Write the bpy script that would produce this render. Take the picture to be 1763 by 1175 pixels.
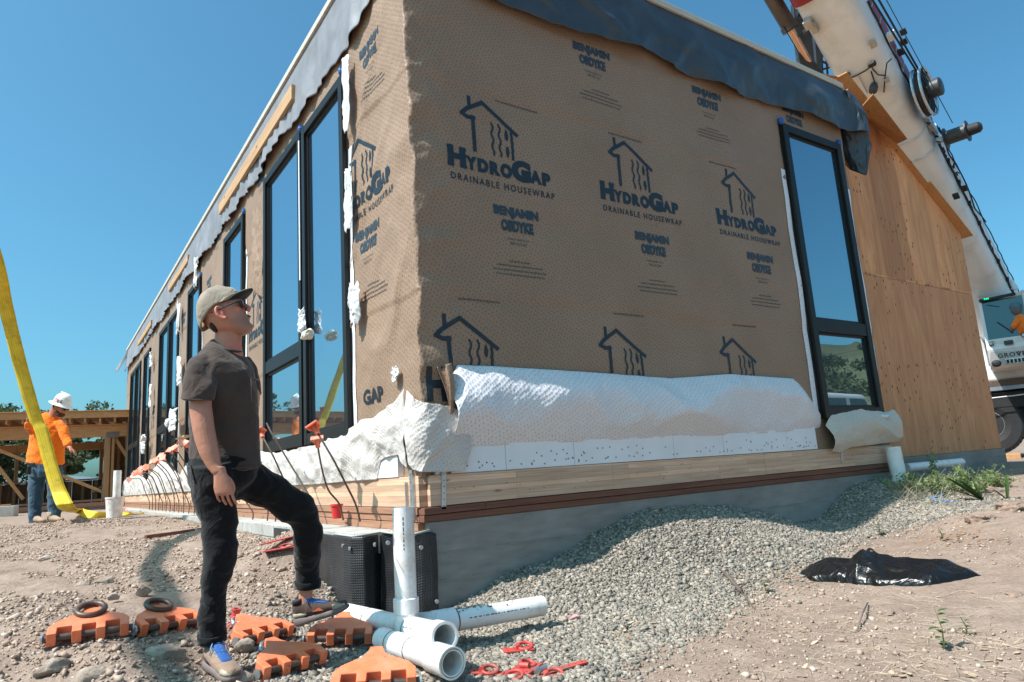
import bpy, bmesh, math, random
import numpy as np
from mathutils import Vector, Matrix, Quaternion
random.seed(7); rng = np.random.default_rng(7)
S = bpy.context.scene
for o in list(bpy.data.objects): bpy.data.objects.remove(o)
COL = S.collection
rad = math.radians
# ---------------------------------------------------------------- camera
YAW, PIT, ROL, FPX = rad(34.6285), rad(10.4986), rad(-3.8011), 1181.52
_f = np.array([math.cos(PIT)*math.sin(YAW), math.cos(PIT)*math.cos(YAW), math.sin(PIT)])
_r0 = np.array([math.cos(YAW), -math.sin(YAW), 0.]); _u0 = np.cross(_r0, _f)
_r = math.cos(ROL)*_r0 + math.sin(ROL)*_u0; _u = np.cross(_r, _f)
CAM = np.array([-2.1282, -4.1906, 0.2156])
cd = bpy.data.cameras.new('camera'); cam = bpy.data.objects.new('camera', cd); COL.objects.link(cam)
cd.sensor_width = 36; cd.lens = FPX/1763*36; cd.clip_start = .05; cd.clip_end = 6000
cam.matrix_world = Matrix(((_r[0], _u[0], -_f[0], CAM[0]), (_r[1], _u[1], -_f[1], CAM[1]), (_r[2], _u[2], -_f[2], CAM[2]), (0, 0, 0, 1)))
S.camera = cam
S.render.resolution_x, S.render.resolution_y = 1024, 682
# ---------------------------------------------------------------- light
SUN_EL, SUN_AZ = rad(54), rad(-6.0)        # light travels towards +X, slightly towards -Y
Ldir = np.array([math.cos(SUN_EL)*math.cos(SUN_AZ), math.cos(SUN_EL)*math.sin(SUN_AZ), -math.sin(SUN_EL)])
sl = bpy.data.lights.new('sun', 'SUN'); sl.energy = 5.0; sl.angle = rad(.53); sl.color = (1, .945, .91)
so = bpy.data.objects.new('sun', sl); COL.objects.link(so)
so.rotation_euler = Vector(Ldir).to_track_quat('-Z', 'Y').to_euler()
W = bpy.data.worlds.new('World'); S.world = W; W.use_nodes = True
nt = W.node_tree; bg = nt.nodes['Background']
sky = nt.nodes.new('ShaderNodeTexSky'); sky.sky_type = 'NISHITA'; sky.sun_disc = False
sky.sun_elevation = SUN_EL
sky.sun_rotation = math.atan2(-Ldir[0], -Ldir[1])
sky.air_density = 1.0; sky.dust_density = 3.0; sky.ozone_density = 1.9; sky.altitude = 100
tm = nt.nodes.new('ShaderNodeMix'); tm.data_type = 'RGBA'; tm.blend_type = 'MULTIPLY'; tm.inputs[0].default_value = 1; tm.inputs[7].default_value = (.60, 1.24, 1.34, 1)
nt.links.new(sky.outputs[0], tm.inputs[6]); nt.links.new(tm.outputs[2], bg.inputs[0]); bg.inputs[1].default_value = .1
S.view_settings.view_transform = 'Standard'; S.view_settings.look = 'None'
S.view_settings.exposure = .52; S.view_settings.gamma = 1
S.render.engine = 'CYCLES'; S.cycles.max_bounces = 8; S.cycles.transparent_max_bounces = 8
# ---------------------------------------------------------------- pixel -> world helpers (photo pixels, 1763 x 1175)
def ray(x, y): return _f + _r*(x-881.5)/FPX - _u*(y-587.5)/FPX
def dep(x, y, z): return CAM + ray(x, y)*z
def onX(x, y, v=0.):
    d = ray(x, y); return CAM + d*((v-CAM[0])/d[0])
def onY(x, y, v=0.):
    d = ray(x, y); return CAM + d*((v-CAM[1])/d[1])
def onZ(x, y, v=0.):
    d = ray(x, y); return CAM + d*((v-CAM[2])/d[2])
_fh = np.array([_f[0], _f[1], 0]); _fh /= np.linalg.norm(_fh)
def vp(x, y, D):
    d = ray(x, y); return CAM + d*(D/(d@_fh))
# ---------------------------------------------------------------- noise
def _h(ix, iy, s):
    n = (ix.astype(np.int64)*374761393 + iy.astype(np.int64)*668265263 + s*1442695041) & 0xffffffff
    n = ((n ^ (n >> 13))*1274126177) & 0xffffffff
    n = ((n ^ (n >> 16))*2246822519) & 0xffffffff
    return ((n ^ (n >> 15)) & 0xffffff)/float(0xffffff)*2-1
def vn(x, y, s=0):
    x = np.asarray(x, float); y = np.asarray(y, float)
    ix = np.floor(x); iy = np.floor(y); fx = x-ix; fy = y-iy
    fx = fx*fx*fx*(fx*(fx*6-15)+10); fy = fy*fy*fy*(fy*(fy*6-15)+10)
    a = _h(ix, iy, s); b = _h(ix+1, iy, s); c = _h(ix, iy+1, s); d = _h(ix+1, iy+1, s)
    return (a*(1-fx)+b*fx)*(1-fy)+(c*(1-fx)+d*fx)*fy
def fbm(x, y, s=0, o=4, g=.5):
    t = 0; a = 1.; k = 1.
    for i in range(o): t = t + a*vn(x*k+i*17.3, y*k+i*5.1, s+i); a *= g; k *= 2.03
    return t
# ---------------------------------------------------------------- object helpers
def wm(o): return o.matrix_basis.copy() if o.parent is None else wm(o.parent) @ o.matrix_parent_inverse @ o.matrix_basis
def link(name, me, m=None, parent=None, smooth=False, loc=None):
    o = bpy.data.objects.new(name, me); COL.objects.link(o)
    if m is not None:
        for q in (m if isinstance(m, (list, tuple)) else [m]): me.materials.append(q)
    if smooth: me.polygons.foreach_set('use_smooth', [True]*len(me.polygons))
    if loc is not None: o.location = [float(c) for c in loc]
    if parent is not None:
        o.parent = parent
        o.matrix_parent_inverse = wm(parent).inverted()
    return o
def tag(o, label=None, cat=None, group=None, kind=None):
    if label: o['label'] = label
    if cat: o['category'] = cat
    if group: o['group'] = group
    if kind: o['kind'] = kind
    return o
def empty(name, loc, label, cat, group=None):
    o = bpy.data.objects.new(name, None); COL.objects.link(o); o.location = [float(c) for c in loc]
    o.empty_display_size = .2
    return tag(o, label, cat, group)
def bulk(name, V, F, m=None, parent=None, smooth=False):
    """fast mesh from numpy: V (n,3), F (k,3|4)"""
    V = np.asarray(V, np.float32); F = np.asarray(F, np.int32); k = F.shape[1]
    me = bpy.data.meshes.new(name); me.vertices.add(len(V)); me.vertices.foreach_set('co', V.ravel())
    me.loops.add(F.size); me.loops.foreach_set('vertex_index', F.ravel())
    me.polygons.add(len(F)); me.polygons.foreach_set('loop_start', np.arange(0, F.size, k, dtype=np.int32))
    me.update(calc_edges=True); me.validate()
    return link(name, me, m, parent, smooth)
class MB:
    """collects shapes into ONE mesh"""
    def __init__(s): s.v = []; s.f = []; s.mi = []; s.uv = None
    def add(s, V, F, mi=0):
        n = len(s.v); s.v += [tuple(float(c) for c in p) for p in V]
        s.f += [tuple(int(i)+n for i in f) for f in F]; s.mi += [mi]*len(F); return s
    def box(s, c, d, R=None, mi=0):
        c = np.array(c, float); h = np.array(d, float)/2
        P = np.array([[x, y, z] for x in (-1, 1) for y in (-1, 1) for z in (-1, 1)])*h
        if R is not None: P = P @ np.array(R).T
        return s.add(P+c, [(0, 1, 3, 2), (4, 6, 7, 5), (0, 4, 5, 1), (2, 3, 7, 6), (0, 2, 6, 4), (1, 5, 7, 3)], mi)
    def bb(s, x0, x1, y0, y1, z0, z1, mi=0):
        return s.box(((x0+x1)/2, (y0+y1)/2, (z0+z1)/2), (abs(x1-x0), abs(y1-y0), abs(z1-z0)), None, mi)
    def bar(s, a, b, w, h, up=(0, 0, 1), mi=0):
        a = np.array(a, float); b = np.array(b, float); d = b-a; L = np.linalg.norm(d); d /= L
        side = np.cross(d, np.array(up, float)); n = np.linalg.norm(side)
        side = side/n if n > 1e-6 else np.array([1., 0, 0]); u2 = np.cross(side, d)
        return s.box((a+b)/2, (L, w, h), np.array([d, side, u2]).T, mi)
    def tube(s, P, r, n=12, cap=True, mi=0, sq=None):
        P = [np.array(p, float) for p in P]; m = len(P); r = [r]*m if np.isscalar(r) else list(r)
        T = []
        for i in range(m):
            t = P[min(i+1, m-1)]-P[max(i-1, 0)]; T.append(t/(np.linalg.norm(t)+1e-12))
        a = np.array([0, 0, 1.]) if abs(T[0][2]) < .9 else np.array([1., 0, 0])
        N = np.cross(T[0], a); N /= np.linalg.norm(N); V = []
        for i in range(m):
            N = N - T[i]*(N@T[i]); N /= np.linalg.norm(N); B = np.cross(T[i], N)
            ry = r[i] if sq is None else r[i]*sq
            for k in range(n):
                an = 2*math.pi*k/n; V.append(P[i]+N*math.cos(an)*r[i]+B*math.sin(an)*ry)
        F = [(i*n+k, i*n+(k+1) % n, (i+1)*n+(k+1) % n, (i+1)*n+k) for i in range(m-1) for k in range(n)]
        if cap: F += [tuple(range(n))[::-1], tuple((m-1)*n+k for k in range(n))]
        return s.add(V, F, mi)
    def lathe(s, c, prof, ax=(0, 0, 1), n=24, mi=0, cap=True):
        ax = np.array(ax, float); ax /= np.linalg.norm(ax)
        a = np.array([0, 0, 1.]) if abs(ax[2]) < .9 else np.array([1., 0, 0])
        N = np.cross(ax, a); N /= np.linalg.norm(N); B = np.cross(ax, N); c = np.array(c, float); V = []
        for (r, z) in prof:
            for k in range(n):
                an = 2*math.pi*k/n; V.append(c+ax*z+(N*math.cos(an)+B*math.sin(an))*r)
        m = len(prof); F = [(i*n+k, i*n+(k+1) % n, (i+1)*n+(k+1) % n, (i+1)*n+k) for i in range(m-1) for k in range(n)]
        if cap: F += [tuple(range(n))[::-1], tuple((m-1)*n+k for k in range(n))]
        return s.add(V, F, mi)
    def prism(s, poly, O, U, Vv, N, th, mi=0):
        """2D polygon (u,v) extruded by th along N"""
        O = np.array(O, float); U = np.array(U, float); Vv = np.array(Vv, float); N = np.array(N, float); n = len(poly)
        A = [O+U*p[0]+Vv*p[1] for p in poly]; Bq = [q+N*th for q in A]
        return s.add(A+Bq, [tuple(range(n))[::-1], tuple(range(n, 2*n))]+[(i, (i+1) % n, n+(i+1) % n, n+i) for i in range(n)], mi)
    def sphere(s, c, r, n=12, m=8, sc=(1, 1, 1), R=None, mi=0):
        V = []; c = np.array(c, float)
        for i in range(m+1):
            t = math.pi*i/m
            for k in range(n):
                a = 2*math.pi*k/n; V.append([math.sin(t)*math.cos(a)*sc[0]*r, math.sin(t)*math.sin(a)*sc[1]*r, math.cos(t)*sc[2]*r])
        V = np.array(V)
        if R is not None: V = V @ np.array(R).T
        return s.add(V+c, [(i*n+k, (i+1)*n+k, (i+1)*n+(k+1) % n, i*n+(k+1) % n) for i in range(m) for k in range(n)], mi)
    def build(s, name, m, parent=None, smooth=False, bevel=0, seg=2, autos=None):
        me = bpy.data.meshes.new(name); me.from_pydata(s.v, [], s.f)
        bm = bmesh.new(); bm.from_mesh(me); bmesh.ops.remove_doubles(bm, verts=bm.verts, dist=1e-6)
        bmesh.ops.dissolve_degenerate(bm, dist=1e-7, edges=bm.edges)
        if len(s.f) < 30000: bmesh.ops.recalc_face_normals(bm, faces=bm.faces)
        bm.to_mesh(me); bm.free()
        if any(s.mi) and len(me.polygons) == len(s.mi): me.polygons.foreach_set('material_index', s.mi)
        o = link(name, me, m, parent, smooth)
        if bevel:
            md = o.modifiers.new('b', 'BEVEL'); md.width = bevel; md.segments = seg; md.limit_method = 'ANGLE'; md.angle_limit = rad(35)
        if smooth and autos is not None:
            try:
                me.set_sharp_from_angle(angle=rad(autos))
            except Exception: pass
        return o
def grid(name, fn, nu, nv, m, parent=None, smooth=True, uvfn=None, keep=None, thick=0):
    """fn(U,V)->(n,3); U,V in 0..1"""
    u, v = np.meshgrid(np.linspace(0, 1, nu), np.linspace(0, 1, nv)); u = u.ravel(); v = v.ravel()
    P = fn(u, v); i = np.arange((nu-1)*(nv-1)); r = i//(nu-1); c = i % (nu-1); a = r*nu+c
    F = np.stack([a, a+1, a+nu+1, a+nu], 1)
    if keep is not None:
        kk = keep((u[F].mean(1)), (v[F].mean(1))); F = F[kk]
    o = bulk(name, P, F, m, parent, smooth)
    if uvfn is not None:
        Q = uvfn(u, v); me = o.data; uvl = me.uv_layers.new(name='UVMap')
        idx = np.empty(len(me.loops), np.int32); me.loops.foreach_get('vertex_index', idx)
        uvl.data.foreach_set('uv', np.asarray(Q, np.float32)[idx].ravel())
    if thick:
        md = o.modifiers.new('s', 'SOLIDIFY'); md.thickness = thick; md.offset = 0
    return o
# ---------------------------------------------------------------- materials
class N:
    def __init__(s, name, rough=.8, metallic=0.):
        s.m = bpy.data.materials.new(name); s.m.use_nodes = True; s.t = s.m.node_tree
        s.b = s.t.nodes['Principled BSDF']; s.b.inputs['Roughness'].default_value = rough; s.b.inputs['Metallic'].default_value = metallic
    def n(s, t, **k):
        x = s.t.nodes.new(t)
        for a, b in k.items():
            if a.startswith('i_'): x.inputs[a[2:].replace('_', ' ')].default_value = b
            elif a.startswith('n'): x.inputs[int(a[1:])].default_value = b
            else: setattr(x, a, b)
        return x
    def l(s, a, b): s.t.links.new(a, b); return s
    def co(s, kind='Object', scale=(1, 1, 1), rot=(0, 0, 0)):
        c = s.n('ShaderNodeTexCoord'); mp = s.n('ShaderNodeMapping'); mp.inputs['Scale'].default_value = scale; mp.inputs['Rotation'].default_value = rot
        s.l(c.outputs[kind], mp.inputs[0]); return mp.outputs[0]
    def noise(s, co, sc, det=4, rough=.55, dist=0):
        x = s.n('ShaderNodeTexNoise'); x.inputs['Scale'].default_value = sc; x.inputs['Detail'].default_value = det
        x.inputs['Roughness'].default_value = rough; x.inputs['Distortion'].default_value = dist; s.l(co, x.inputs['Vector']); return x.outputs['Fac']
    def ramp(s, fac, stops):
        r = s.n('ShaderNodeValToRGB'); e = r.color_ramp.elements
        while len(e) < len(stops): e.new(.5)
        for q, (p, c) in zip(e, stops):
            q.position = p; q.color = (*c, 1) if not np.isscalar(c) else (c, c, c, 1)
        s.l(fac, r.inputs[0]); return r.outputs[0]
    def mix(s, fac, a, b, mode='MIX'):
        x = s.n('ShaderNodeMix', data_type='RGBA', blend_type=mode)
        for k, v in ((0, fac), (6, a), (7, b)):
            if hasattr(v, 'is_output') or isinstance(v, bpy.types.NodeSocket): s.l(v, x.inputs[k])
            elif k == 0: x.inputs[0].default_value = v
            else: x.inputs[k].default_value = (*v, 1)
        return x.outputs[2]
    def bump(s, h, st=.3, dist=.01):
        prev = s.b.inputs['Normal'].links[0].from_socket if s.b.inputs['Normal'].links else None
        x = s.n('ShaderNodeBump'); x.inputs['Strength'].default_value = st; x.inputs['Distance'].default_value = dist
        s.l(h, x.inputs['Height'])
        if prev: s.l(prev, x.inputs['Normal'])
        s.l(x.outputs[0], s.b.inputs['Normal'])
    def col(s, c):
        if isinstance(c, (tuple, list)): s.b.inputs['Base Color'].default_value = (*c, 1)
        else: s.l(c, s.b.inputs['Base Color'])
        return s
def simple(name, c, rough=.6, var=.15, sc=8, metallic=0, bump=.15, bd=.004, bs=60, dirt=None, dsc=3, spec=None):
    k = N(name, rough, metallic); co = k.co(); f = k.noise(co, sc)
    a = tuple(x*(1-var) for x in c); b = tuple(min(1, x*(1+var)) for x in c)
    cc = k.ramp(f, [(.3, a), (.7, b)])
    if dirt: cc = k.mix(k.ramp(k.noise(co, dsc, 6, .65), [(.48, 0.), (.66, 1.)]), cc, dirt)
    k.col(cc)
    if bump: k.bump(k.noise(co, bs, 3), bump, bd)
    if spec is not None: k.b.inputs['Specular IOR Level'].default_value = spec
    return k.m
def wood(name, c1, c2, axis=0, sc=1.0, rough=.75, rings=1., knots=True, seg=0, knotc=(.10, .045, .02)):
    """grain stretched along axis"""
    k = N(name, rough); s3 = [14*sc, 14*sc, 14*sc]; s3[axis] = .9*sc
    co = k.co('Object', tuple(s3)); w = k.noise(co, 1.6, 6, .6, .6)
    cc = k.ramp(w, [(.3, c1), (.5, tuple((a+b)/2 for a, b in zip(c1, c2))), (.7, c2)])
    s4 = [60, 60, 60]; s4[axis] = 2.2; fine = k.noise(k.co('Object', tuple(s4)), 1.5, 3)
    cc = k.mix(.35, cc, k.ramp(fine, [(.3, tuple(x*.6 for x in c1)), (.7, c2)]))
    if knots:
        s5 = [6, 6, 6]; s5[axis] = 1.8; v = k.n('ShaderNodeTexVoronoi'); v.inputs['Scale'].default_value = 1.1
        k.l(k.co('Object', tuple(s5)), v.inputs['Vector'])
        cc = k.mix(k.ramp(v.outputs['Distance'], [(.05, 1.), (.11, 0.)]), cc, knotc)
    if seg:
        br = k.n('ShaderNodeTexBrick'); br.inputs['Scale'].default_value = 1; br.inputs['Mortar Size'].default_value = .0015
        br.inputs['Brick Width'].default_value = seg; br.inputs['Row Height'].default_value = .038; br.offset = .37
        br.inputs['Color1'].default_value = (.75, .75, .75, 1); br.inputs['Color2'].default_value = (1.15, 1.1, 1.05, 1); br.inputs['Mortar'].default_value = (.6, .55, .5, 1)
        c = k.n('ShaderNodeTexCoord'); sp = k.n('ShaderNodeSeparateXYZ'); cb = k.n('ShaderNodeCombineXYZ')
        k.l(c.outputs['Object'], sp.inputs[0]); k.l(sp.outputs[axis], cb.inputs[0]); k.l(sp.outputs[2], cb.inputs[1]); k.l(cb.outputs[0], br.inputs['Vector'])
        cc = k.mix(1., cc, br.outputs['Color'], 'MULTIPLY')
    k.col(cc); k.bump(fine, .25, .002); k.bump(w, .2, .003); return k.m
M = {}
# ================================================================ housewrap material (metres in UV)
def wrap_mat(name, base, dark, dot, dotamt=.85, rough=.55, crease=0):
    k = N(name, rough); c = k.n('ShaderNodeTexCoord'); uv = c.outputs['UV']
    mp = k.n('ShaderNodeMapping'); mp.inputs['Scale'].default_value = (36, 27, 1); mp.inputs['Rotation'].default_value = (0, 0, .5); k.l(uv, mp.inputs[0])
    v = k.n('ShaderNodeTexVoronoi', voronoi_dimensions='2D'); v.inputs['Randomness'].default_value = .35; v.inputs['Scale'].default_value = 1
    k.l(mp.outputs[0], v.inputs['Vector'])
    big = k.noise(uv, 1.3, 5, .6); f2 = k.noise(uv, 90, 3)
    cc = k.ramp(big, [(.3, dark), (.7, base)])
    cc = k.mix(.25, cc, k.ramp(f2, [(.3, tuple(x*.6 for x in base)), (.7, tuple(min(1, x*1.3) for x in base))]))
    d = k.ramp(v.outputs['Distance'], [(.13, dotamt), (.22, 0.)])
    cc = k.mix(d, cc, dot); k.col(cc)
    k.b.inputs['Specular IOR Level'].default_value = .35
    k.bump(v.outputs['Distance'], ( .35 if not crease else .6), (.006 if not crease else .009))
    k.bump(k.noise(uv, 26, 4, .6), .35, .006)
    if crease: k.bump(k.noise(uv, 5, 4, .5, .6), crease, .03)
    return k.m
M['wrap'] = wrap_mat('housewrap_brown', (.33, .218, .145), (.265, .168, .108), (.055, .06, .08), .65)
M['wrap_white_shade'] = wrap_mat('housewrap_white_side_shade', (.76, .74, .76), (.70, .68, .70), (.30, .29, .30), .55, .5, .35)  # white wrap, colour set lighter and bluer for the shaded end wall
M['wrap_white_sun'] = wrap_mat('housewrap_white_side_sun', (.63, .585, .545), (.55, .505, .465), (.26, .24, .24), .5, .5, .45)  # same white wrap, colour toned down for the sunlit side and corner
M['print'] = simple('print_ink', (.012, .02, .03), .45, .2, 30, bump=.1)
M['printb'] = simple('print_ink_faded', (.03, .045, .06), .5, .3, 30, bump=.1)
M['printf'] = simple('print_ink_fine', (.09, .075, .065), .6, .3, 30, bump=0)
def membrane_mat():
    k = N('roof_underlay', .34); co = k.co()
    cc = k.ramp(k.noise(co, 2.2, 6, .6), [(.3, (.030, .036, .045)), (.72, (.055, .062, .075))]); k.col(cc)
    k.bump(k.noise(co, 9, 5, .6), .3, .02); k.bump(k.noise(co, 120, 2), .15, .002); return k.m
M['underlay_shade'] = membrane_mat()  # end-wall underlay: its shade is put into the near-black colour
M['underlay_sun'] = simple('underlay_sunlit_side', (.22, .22, .235), .5, .2, 3, bump=.3, bd=.01, bs=14)  # same underlay, lighter grey copy for the sunlit long side
def conc():
    k = N('foundation_concrete', .85); co = k.co()
    cc = k.ramp(k.noise(co, 1.4, 7, .62), [(.28, (.17, .155, .138)), (.5, (.26, .238, .212)), (.75, (.36, .325, .285))])
    st = k.noise(k.co('Object', (3, 3, 14)), 1.2, 5, .6); cc = k.mix(.4, cc, k.ramp(st, [(.3, (.15, .145, .135)), (.7, (.36, .34, .31))]))
    k.col(cc); k.bump(k.noise(co, 45, 5, .6), .4, .004); k.bump(k.noise(co, 5, 3), .3, .01); return k.m
M['conc'] = conc()
M['concl'] = simple('ledge_concrete', (.40, .39, .36), .9, .2, 6, bump=.4, bs=40, dirt=(.27, .24, .2))
M['glulam'] = wood('glulam_beam', (.64, .38, .24), (.82, .58, .42), 0, seg=1.1)
M['glulamy'] = wood('glulam_beam_side', (.60, .36, .23), (.76, .52, .36), 1, seg=1.1)
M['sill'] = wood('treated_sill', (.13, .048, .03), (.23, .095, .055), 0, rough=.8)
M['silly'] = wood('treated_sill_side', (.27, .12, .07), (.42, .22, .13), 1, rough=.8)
M['lumber'] = wood('framing_lumber', (.40, .23, .11), (.58, .37, .2), 1)
M['lumberx'] = wood('framing_lumber_x', (.46, .21, .075), (.64, .34, .14), 0)
M['lumberz'] = wood('framing_lumber_z', (.36, .18, .075), (.50, .28, .13), 2)
M['frame'] = simple('black_window_frame', (.010, .0095, .009), .45, .2, 20, bump=.04, spec=.3)
M['foam'] = simple('white_sheathing', (.80, .80, .81), .6, .04, 4, bump=.12, bs=30)
M['pvc'] = simple('white_pvc', (.82, .80, .78), .28, .03, 6, bump=.03, dirt=(.62, .57, .50), dsc=7)
M['galv'] = simple('galvanised_steel', (.5, .52, .54), .38, .2, 18, metallic=.85, bump=.1)
M['steel'] = simple('rusty_dark_steel', (.11, .075, .06), .5, .35, 20, metallic=.5, bump=.3)
def glass(name, tint, refl, dark):
    k = N(name, .015); b = k.b; b.inputs['Base Color'].default_value = (*dark, 1); b.inputs['Roughness'].default_value = .35
    g = k.n('ShaderNodeBsdfGlossy'); g.inputs['Roughness'].default_value = .004; g.inputs['Color'].default_value = (*tint, 1)
    lw = k.n('ShaderNodeFresnel'); lw.inputs['IOR'].default_value = 1.6
    mr = k.n('ShaderNodeMapRange'); mr.inputs[1].default_value = 0; mr.inputs[2].default_value = 1; mr.inputs[3].default_value = refl; mr.inputs[4].default_value = 1.
    k.l(lw.outputs[0], mr.inputs[0]); ms = k.n('ShaderNodeMixShader'); k.l(mr.outputs[0], ms.inputs[0]); k.l(b.outputs[0], ms.inputs[1]); k.l(g.outputs[0], ms.inputs[2])
    nb = k.n('ShaderNodeBump'); nb.inputs['Strength'].default_value = .035; nb.inputs['Distance'].default_value = .01; k.l(k.noise(k.co(), 1.1, 2), nb.inputs['Height']); k.l(nb.outputs[0], g.inputs['Normal'])
    k.l(ms.outputs[0], k.t.nodes['Material Output'].inputs[0]); return k.m
M['glass'] = glass('window_glass', (.70, .83, .92), .55, (.012, .022, .035))
M['glassr'] = glass('window_glass_end', (.60, .74, .84), .44, (.012, .022, .03))
M['whitepl'] = simple('white_plastic_sheet', (.66, .66, .665), .35, .03, 6, bump=.5, bd=.02, bs=18)
M['bluetape'] = simple('blue_tape', (.01, .10, .36), .5, .1, bump=.1)
def tape_mat():
    k = N('flashing_tape', .45); c = k.n('ShaderNodeTexCoord'); mp = k.n('ShaderNodeMapping'); mp.inputs['Rotation'].default_value = (rad(35), rad(35), 0); k.l(c.outputs['Object'], mp.inputs[0])
    v = k.n('ShaderNodeTexVoronoi'); v.inputs['Scale'].default_value = 22; mp.inputs['Scale'].default_value = (1, 1, 3); k.l(mp.outputs[0], v.inputs['Vector'])
    k.col(k.ramp(v.outputs['Distance'], [(.16, (.35, .42, .55)), (.26, (.78, .80, .84))])); return k.m
M['tape'] = tape_mat()

# ================================================================ the house under construction
house = empty('modular_house', (0, 0, 0), 'long house under construction clad in brown printed housewrap with tall black windows', 'house')
HX, HY, HT = 5.93, 20.15, 4.62
WR_ = [(4.63, 5.80, .52, 3.86)]
WL_ = [(1.21, 2.37, .56, 3.80), (2.43, 3.86, .56, 3.84), (4.90, 6.08, .56, 3.8), (7.92, 9.08, .56, 3.76), (10.15, 12.75, .56, 3.74), (14.4, 15.6, .56, 3.7), (16.35, 18.8, .56, 3.7)]
def inwin(u, z, L):
    m = np.zeros(np.broadcast(u, z).shape)
    for a, b, c, d in L:
        m = np.maximum(m, np.clip(np.minimum(np.minimum(u-a, b-u), np.minimum(z-c, d-z))/.05+.6, 0, 1))
    return m
def hR(u, z):   # outward bulge of the wrap on the end wall (metres)
    u = np.asarray(u, float); z = np.asarray(z, float)
    b = .007*fbm(u*1.1, z*1.6, 3, 3)+.005*(1-np.abs(vn(u*.55, z*4.2, 8)))+.0035*(1-np.abs(vn(u*1.4+2, z*8.0, 9)))+.004*np.sin(z*7+2*vn(u*.8, z*.5, 5))+.008
    near = np.exp(-(u/.34)**2)
    ridge = 1-np.abs(vn(u*1.6+z*1.1, z*2.6-u*1.3, 11)); b = b+near*(.034*np.clip(ridge-.35, 0, 1)+.012*fbm(u*6, z*7, 31, 3))
    for zs in (3.18, 1.48): b = b + .008/(1+np.exp(-(z-zs+.012*np.sin(u*2.5))*400))
    b = b + .012*np.exp(-((u-3.62)/.10)**2)*np.exp(-((z-3.5)/.45)**2)
    return b*(1-inwin(u, z, WR_))
def hL(y, z):   # the same on the long side
    y = np.asarray(y, float); z = np.asarray(z, float)
    w = .5+.5*np.exp(-((y-.6)/.9)**2)
    d = y*.75+z*.55
    r1 = 1-np.abs(vn(d*2.3, (z-y)*.7, 21)); r2 = 1-np.abs(vn(y*2.1+z*.6, z*1.3-y*.2, 23))
    b = .012+w*(.030*np.clip(r1-.45, 0, 1)+.026*np.clip(r2-.5, 0, 1)+.008*fbm(y*3, z*3, 25, 4))
    for zs in (3.18+.25*0, 1.48): b = b + .010/(1+np.exp(-(z-zs-.10*np.clip(1.2-y, 0, 1.2)*0+.012*np.sin(y*7))*300))
    return b*(1-inwin(y, z, WL_))
def fnR(u, v): x = u*HX; z = .15+v*(HT-.15); return np.stack([x, -hR(x, z), z], 1)
o = grid('wall', fnR, 300, 230, M['wrap'], house, uvfn=lambda u, v: np.stack([u*HX, v*(HT-.15)], 1)); end_wall = o
NYL = 700
def ymap(u): return 20.15*(u**1.6)
def fnL(u, v): y = ymap(u); z = .15+v*(HT-.15); return np.stack([-hL(y, z), y, z], 1)
side_wall = grid('wall', lambda u, v: fnL(1-u, v), NYL, 230, M['wrap'], house, uvfn=lambda u, v: np.stack([-ymap(1-u)-3, v*(HT-.15)], 1))
# rounded wrap at the corner
def fnC(u, v):
    a = u*math.pi/2; z = .15+v*(HT-.15); zz = np.zeros_like(z)
    A = np.stack([-hL(zz, z), zz, z], 1); B = np.stack([zz, -hR(zz, z), z], 1)
    ca = np.cos(a)[:, None]; sa = np.sin(a)[:, None]
    P = A*ca+B*sa; P[:, 2] = z; P[:, 0] -= .003*fbm(z*9, u*2, 3)*np.sin(2*a); return P
grid('corner_wrap', fnC, 7, 420, M['wrap'], house, uvfn=lambda u, v: np.stack([u*.04-.04, v*(HT-.15)], 1))
mb = MB(); mb.bb(.03, HX-.02, .03, HY-.01, 0, HT+.02); mb.build('interior_blocker', simple('dark_interior', (.05, .04, .035)), house)  # solid dark block filling the house, added as a blocker; no framing inside
# ---- print on the wrap: flat 2D shapes draped over the wall
_dg = bpy.context.evaluated_depsgraph_get()
def text2d(txt, size=1., bold=0., spacing=1., sx=1.):
    cu = bpy.data.curves.new('t', 'FONT'); cu.body = txt; cu.size = size; cu.offset = bold; cu.space_character = spacing; cu.resolution_u = 3
    ob = bpy.data.objects.new('t', cu); COL.objects.link(ob); bpy.context.view_layer.update()
    dg = bpy.context.evaluated_depsgraph_get(); me = bpy.data.meshes.new_from_object(ob.evaluated_get(dg))
    V = np.array([v.co[:2] for v in me.vertices]); F = [tuple(p.vertices) for p in me.polygons]
    bpy.data.objects.remove(ob); bpy.data.curves.remove(cu); bpy.data.meshes.remove(me)
    if len(V) == 0: return np.zeros((0, 2)), []
    V[:, 0] *= sx; return V, F
def fit(V, x0, x1, y0, y1):
    a, b = V.min(0), V.max(0); return (V-a)/(b-a)*np.array([x1-x0, y1-y0])+np.array([x0, y0])
def stroke(pts, w):
    """thick polyline -> quads"""
    V = []; F = []
    for a, b in zip(pts[:-1], pts[1:]):
        a = np.array(a, float); b = np.array(b, float); d = b-a; L = np.linalg.norm(d); d /= L; n = np.array([-d[1], d[0]])*w/2
        e = d*w*.35; k = len(V); V += [a-e-n, b+e-n, b+e+n, a-e+n]; F.append((k, k+1, k+2, k+3))
    return np.array(V), F
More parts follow.
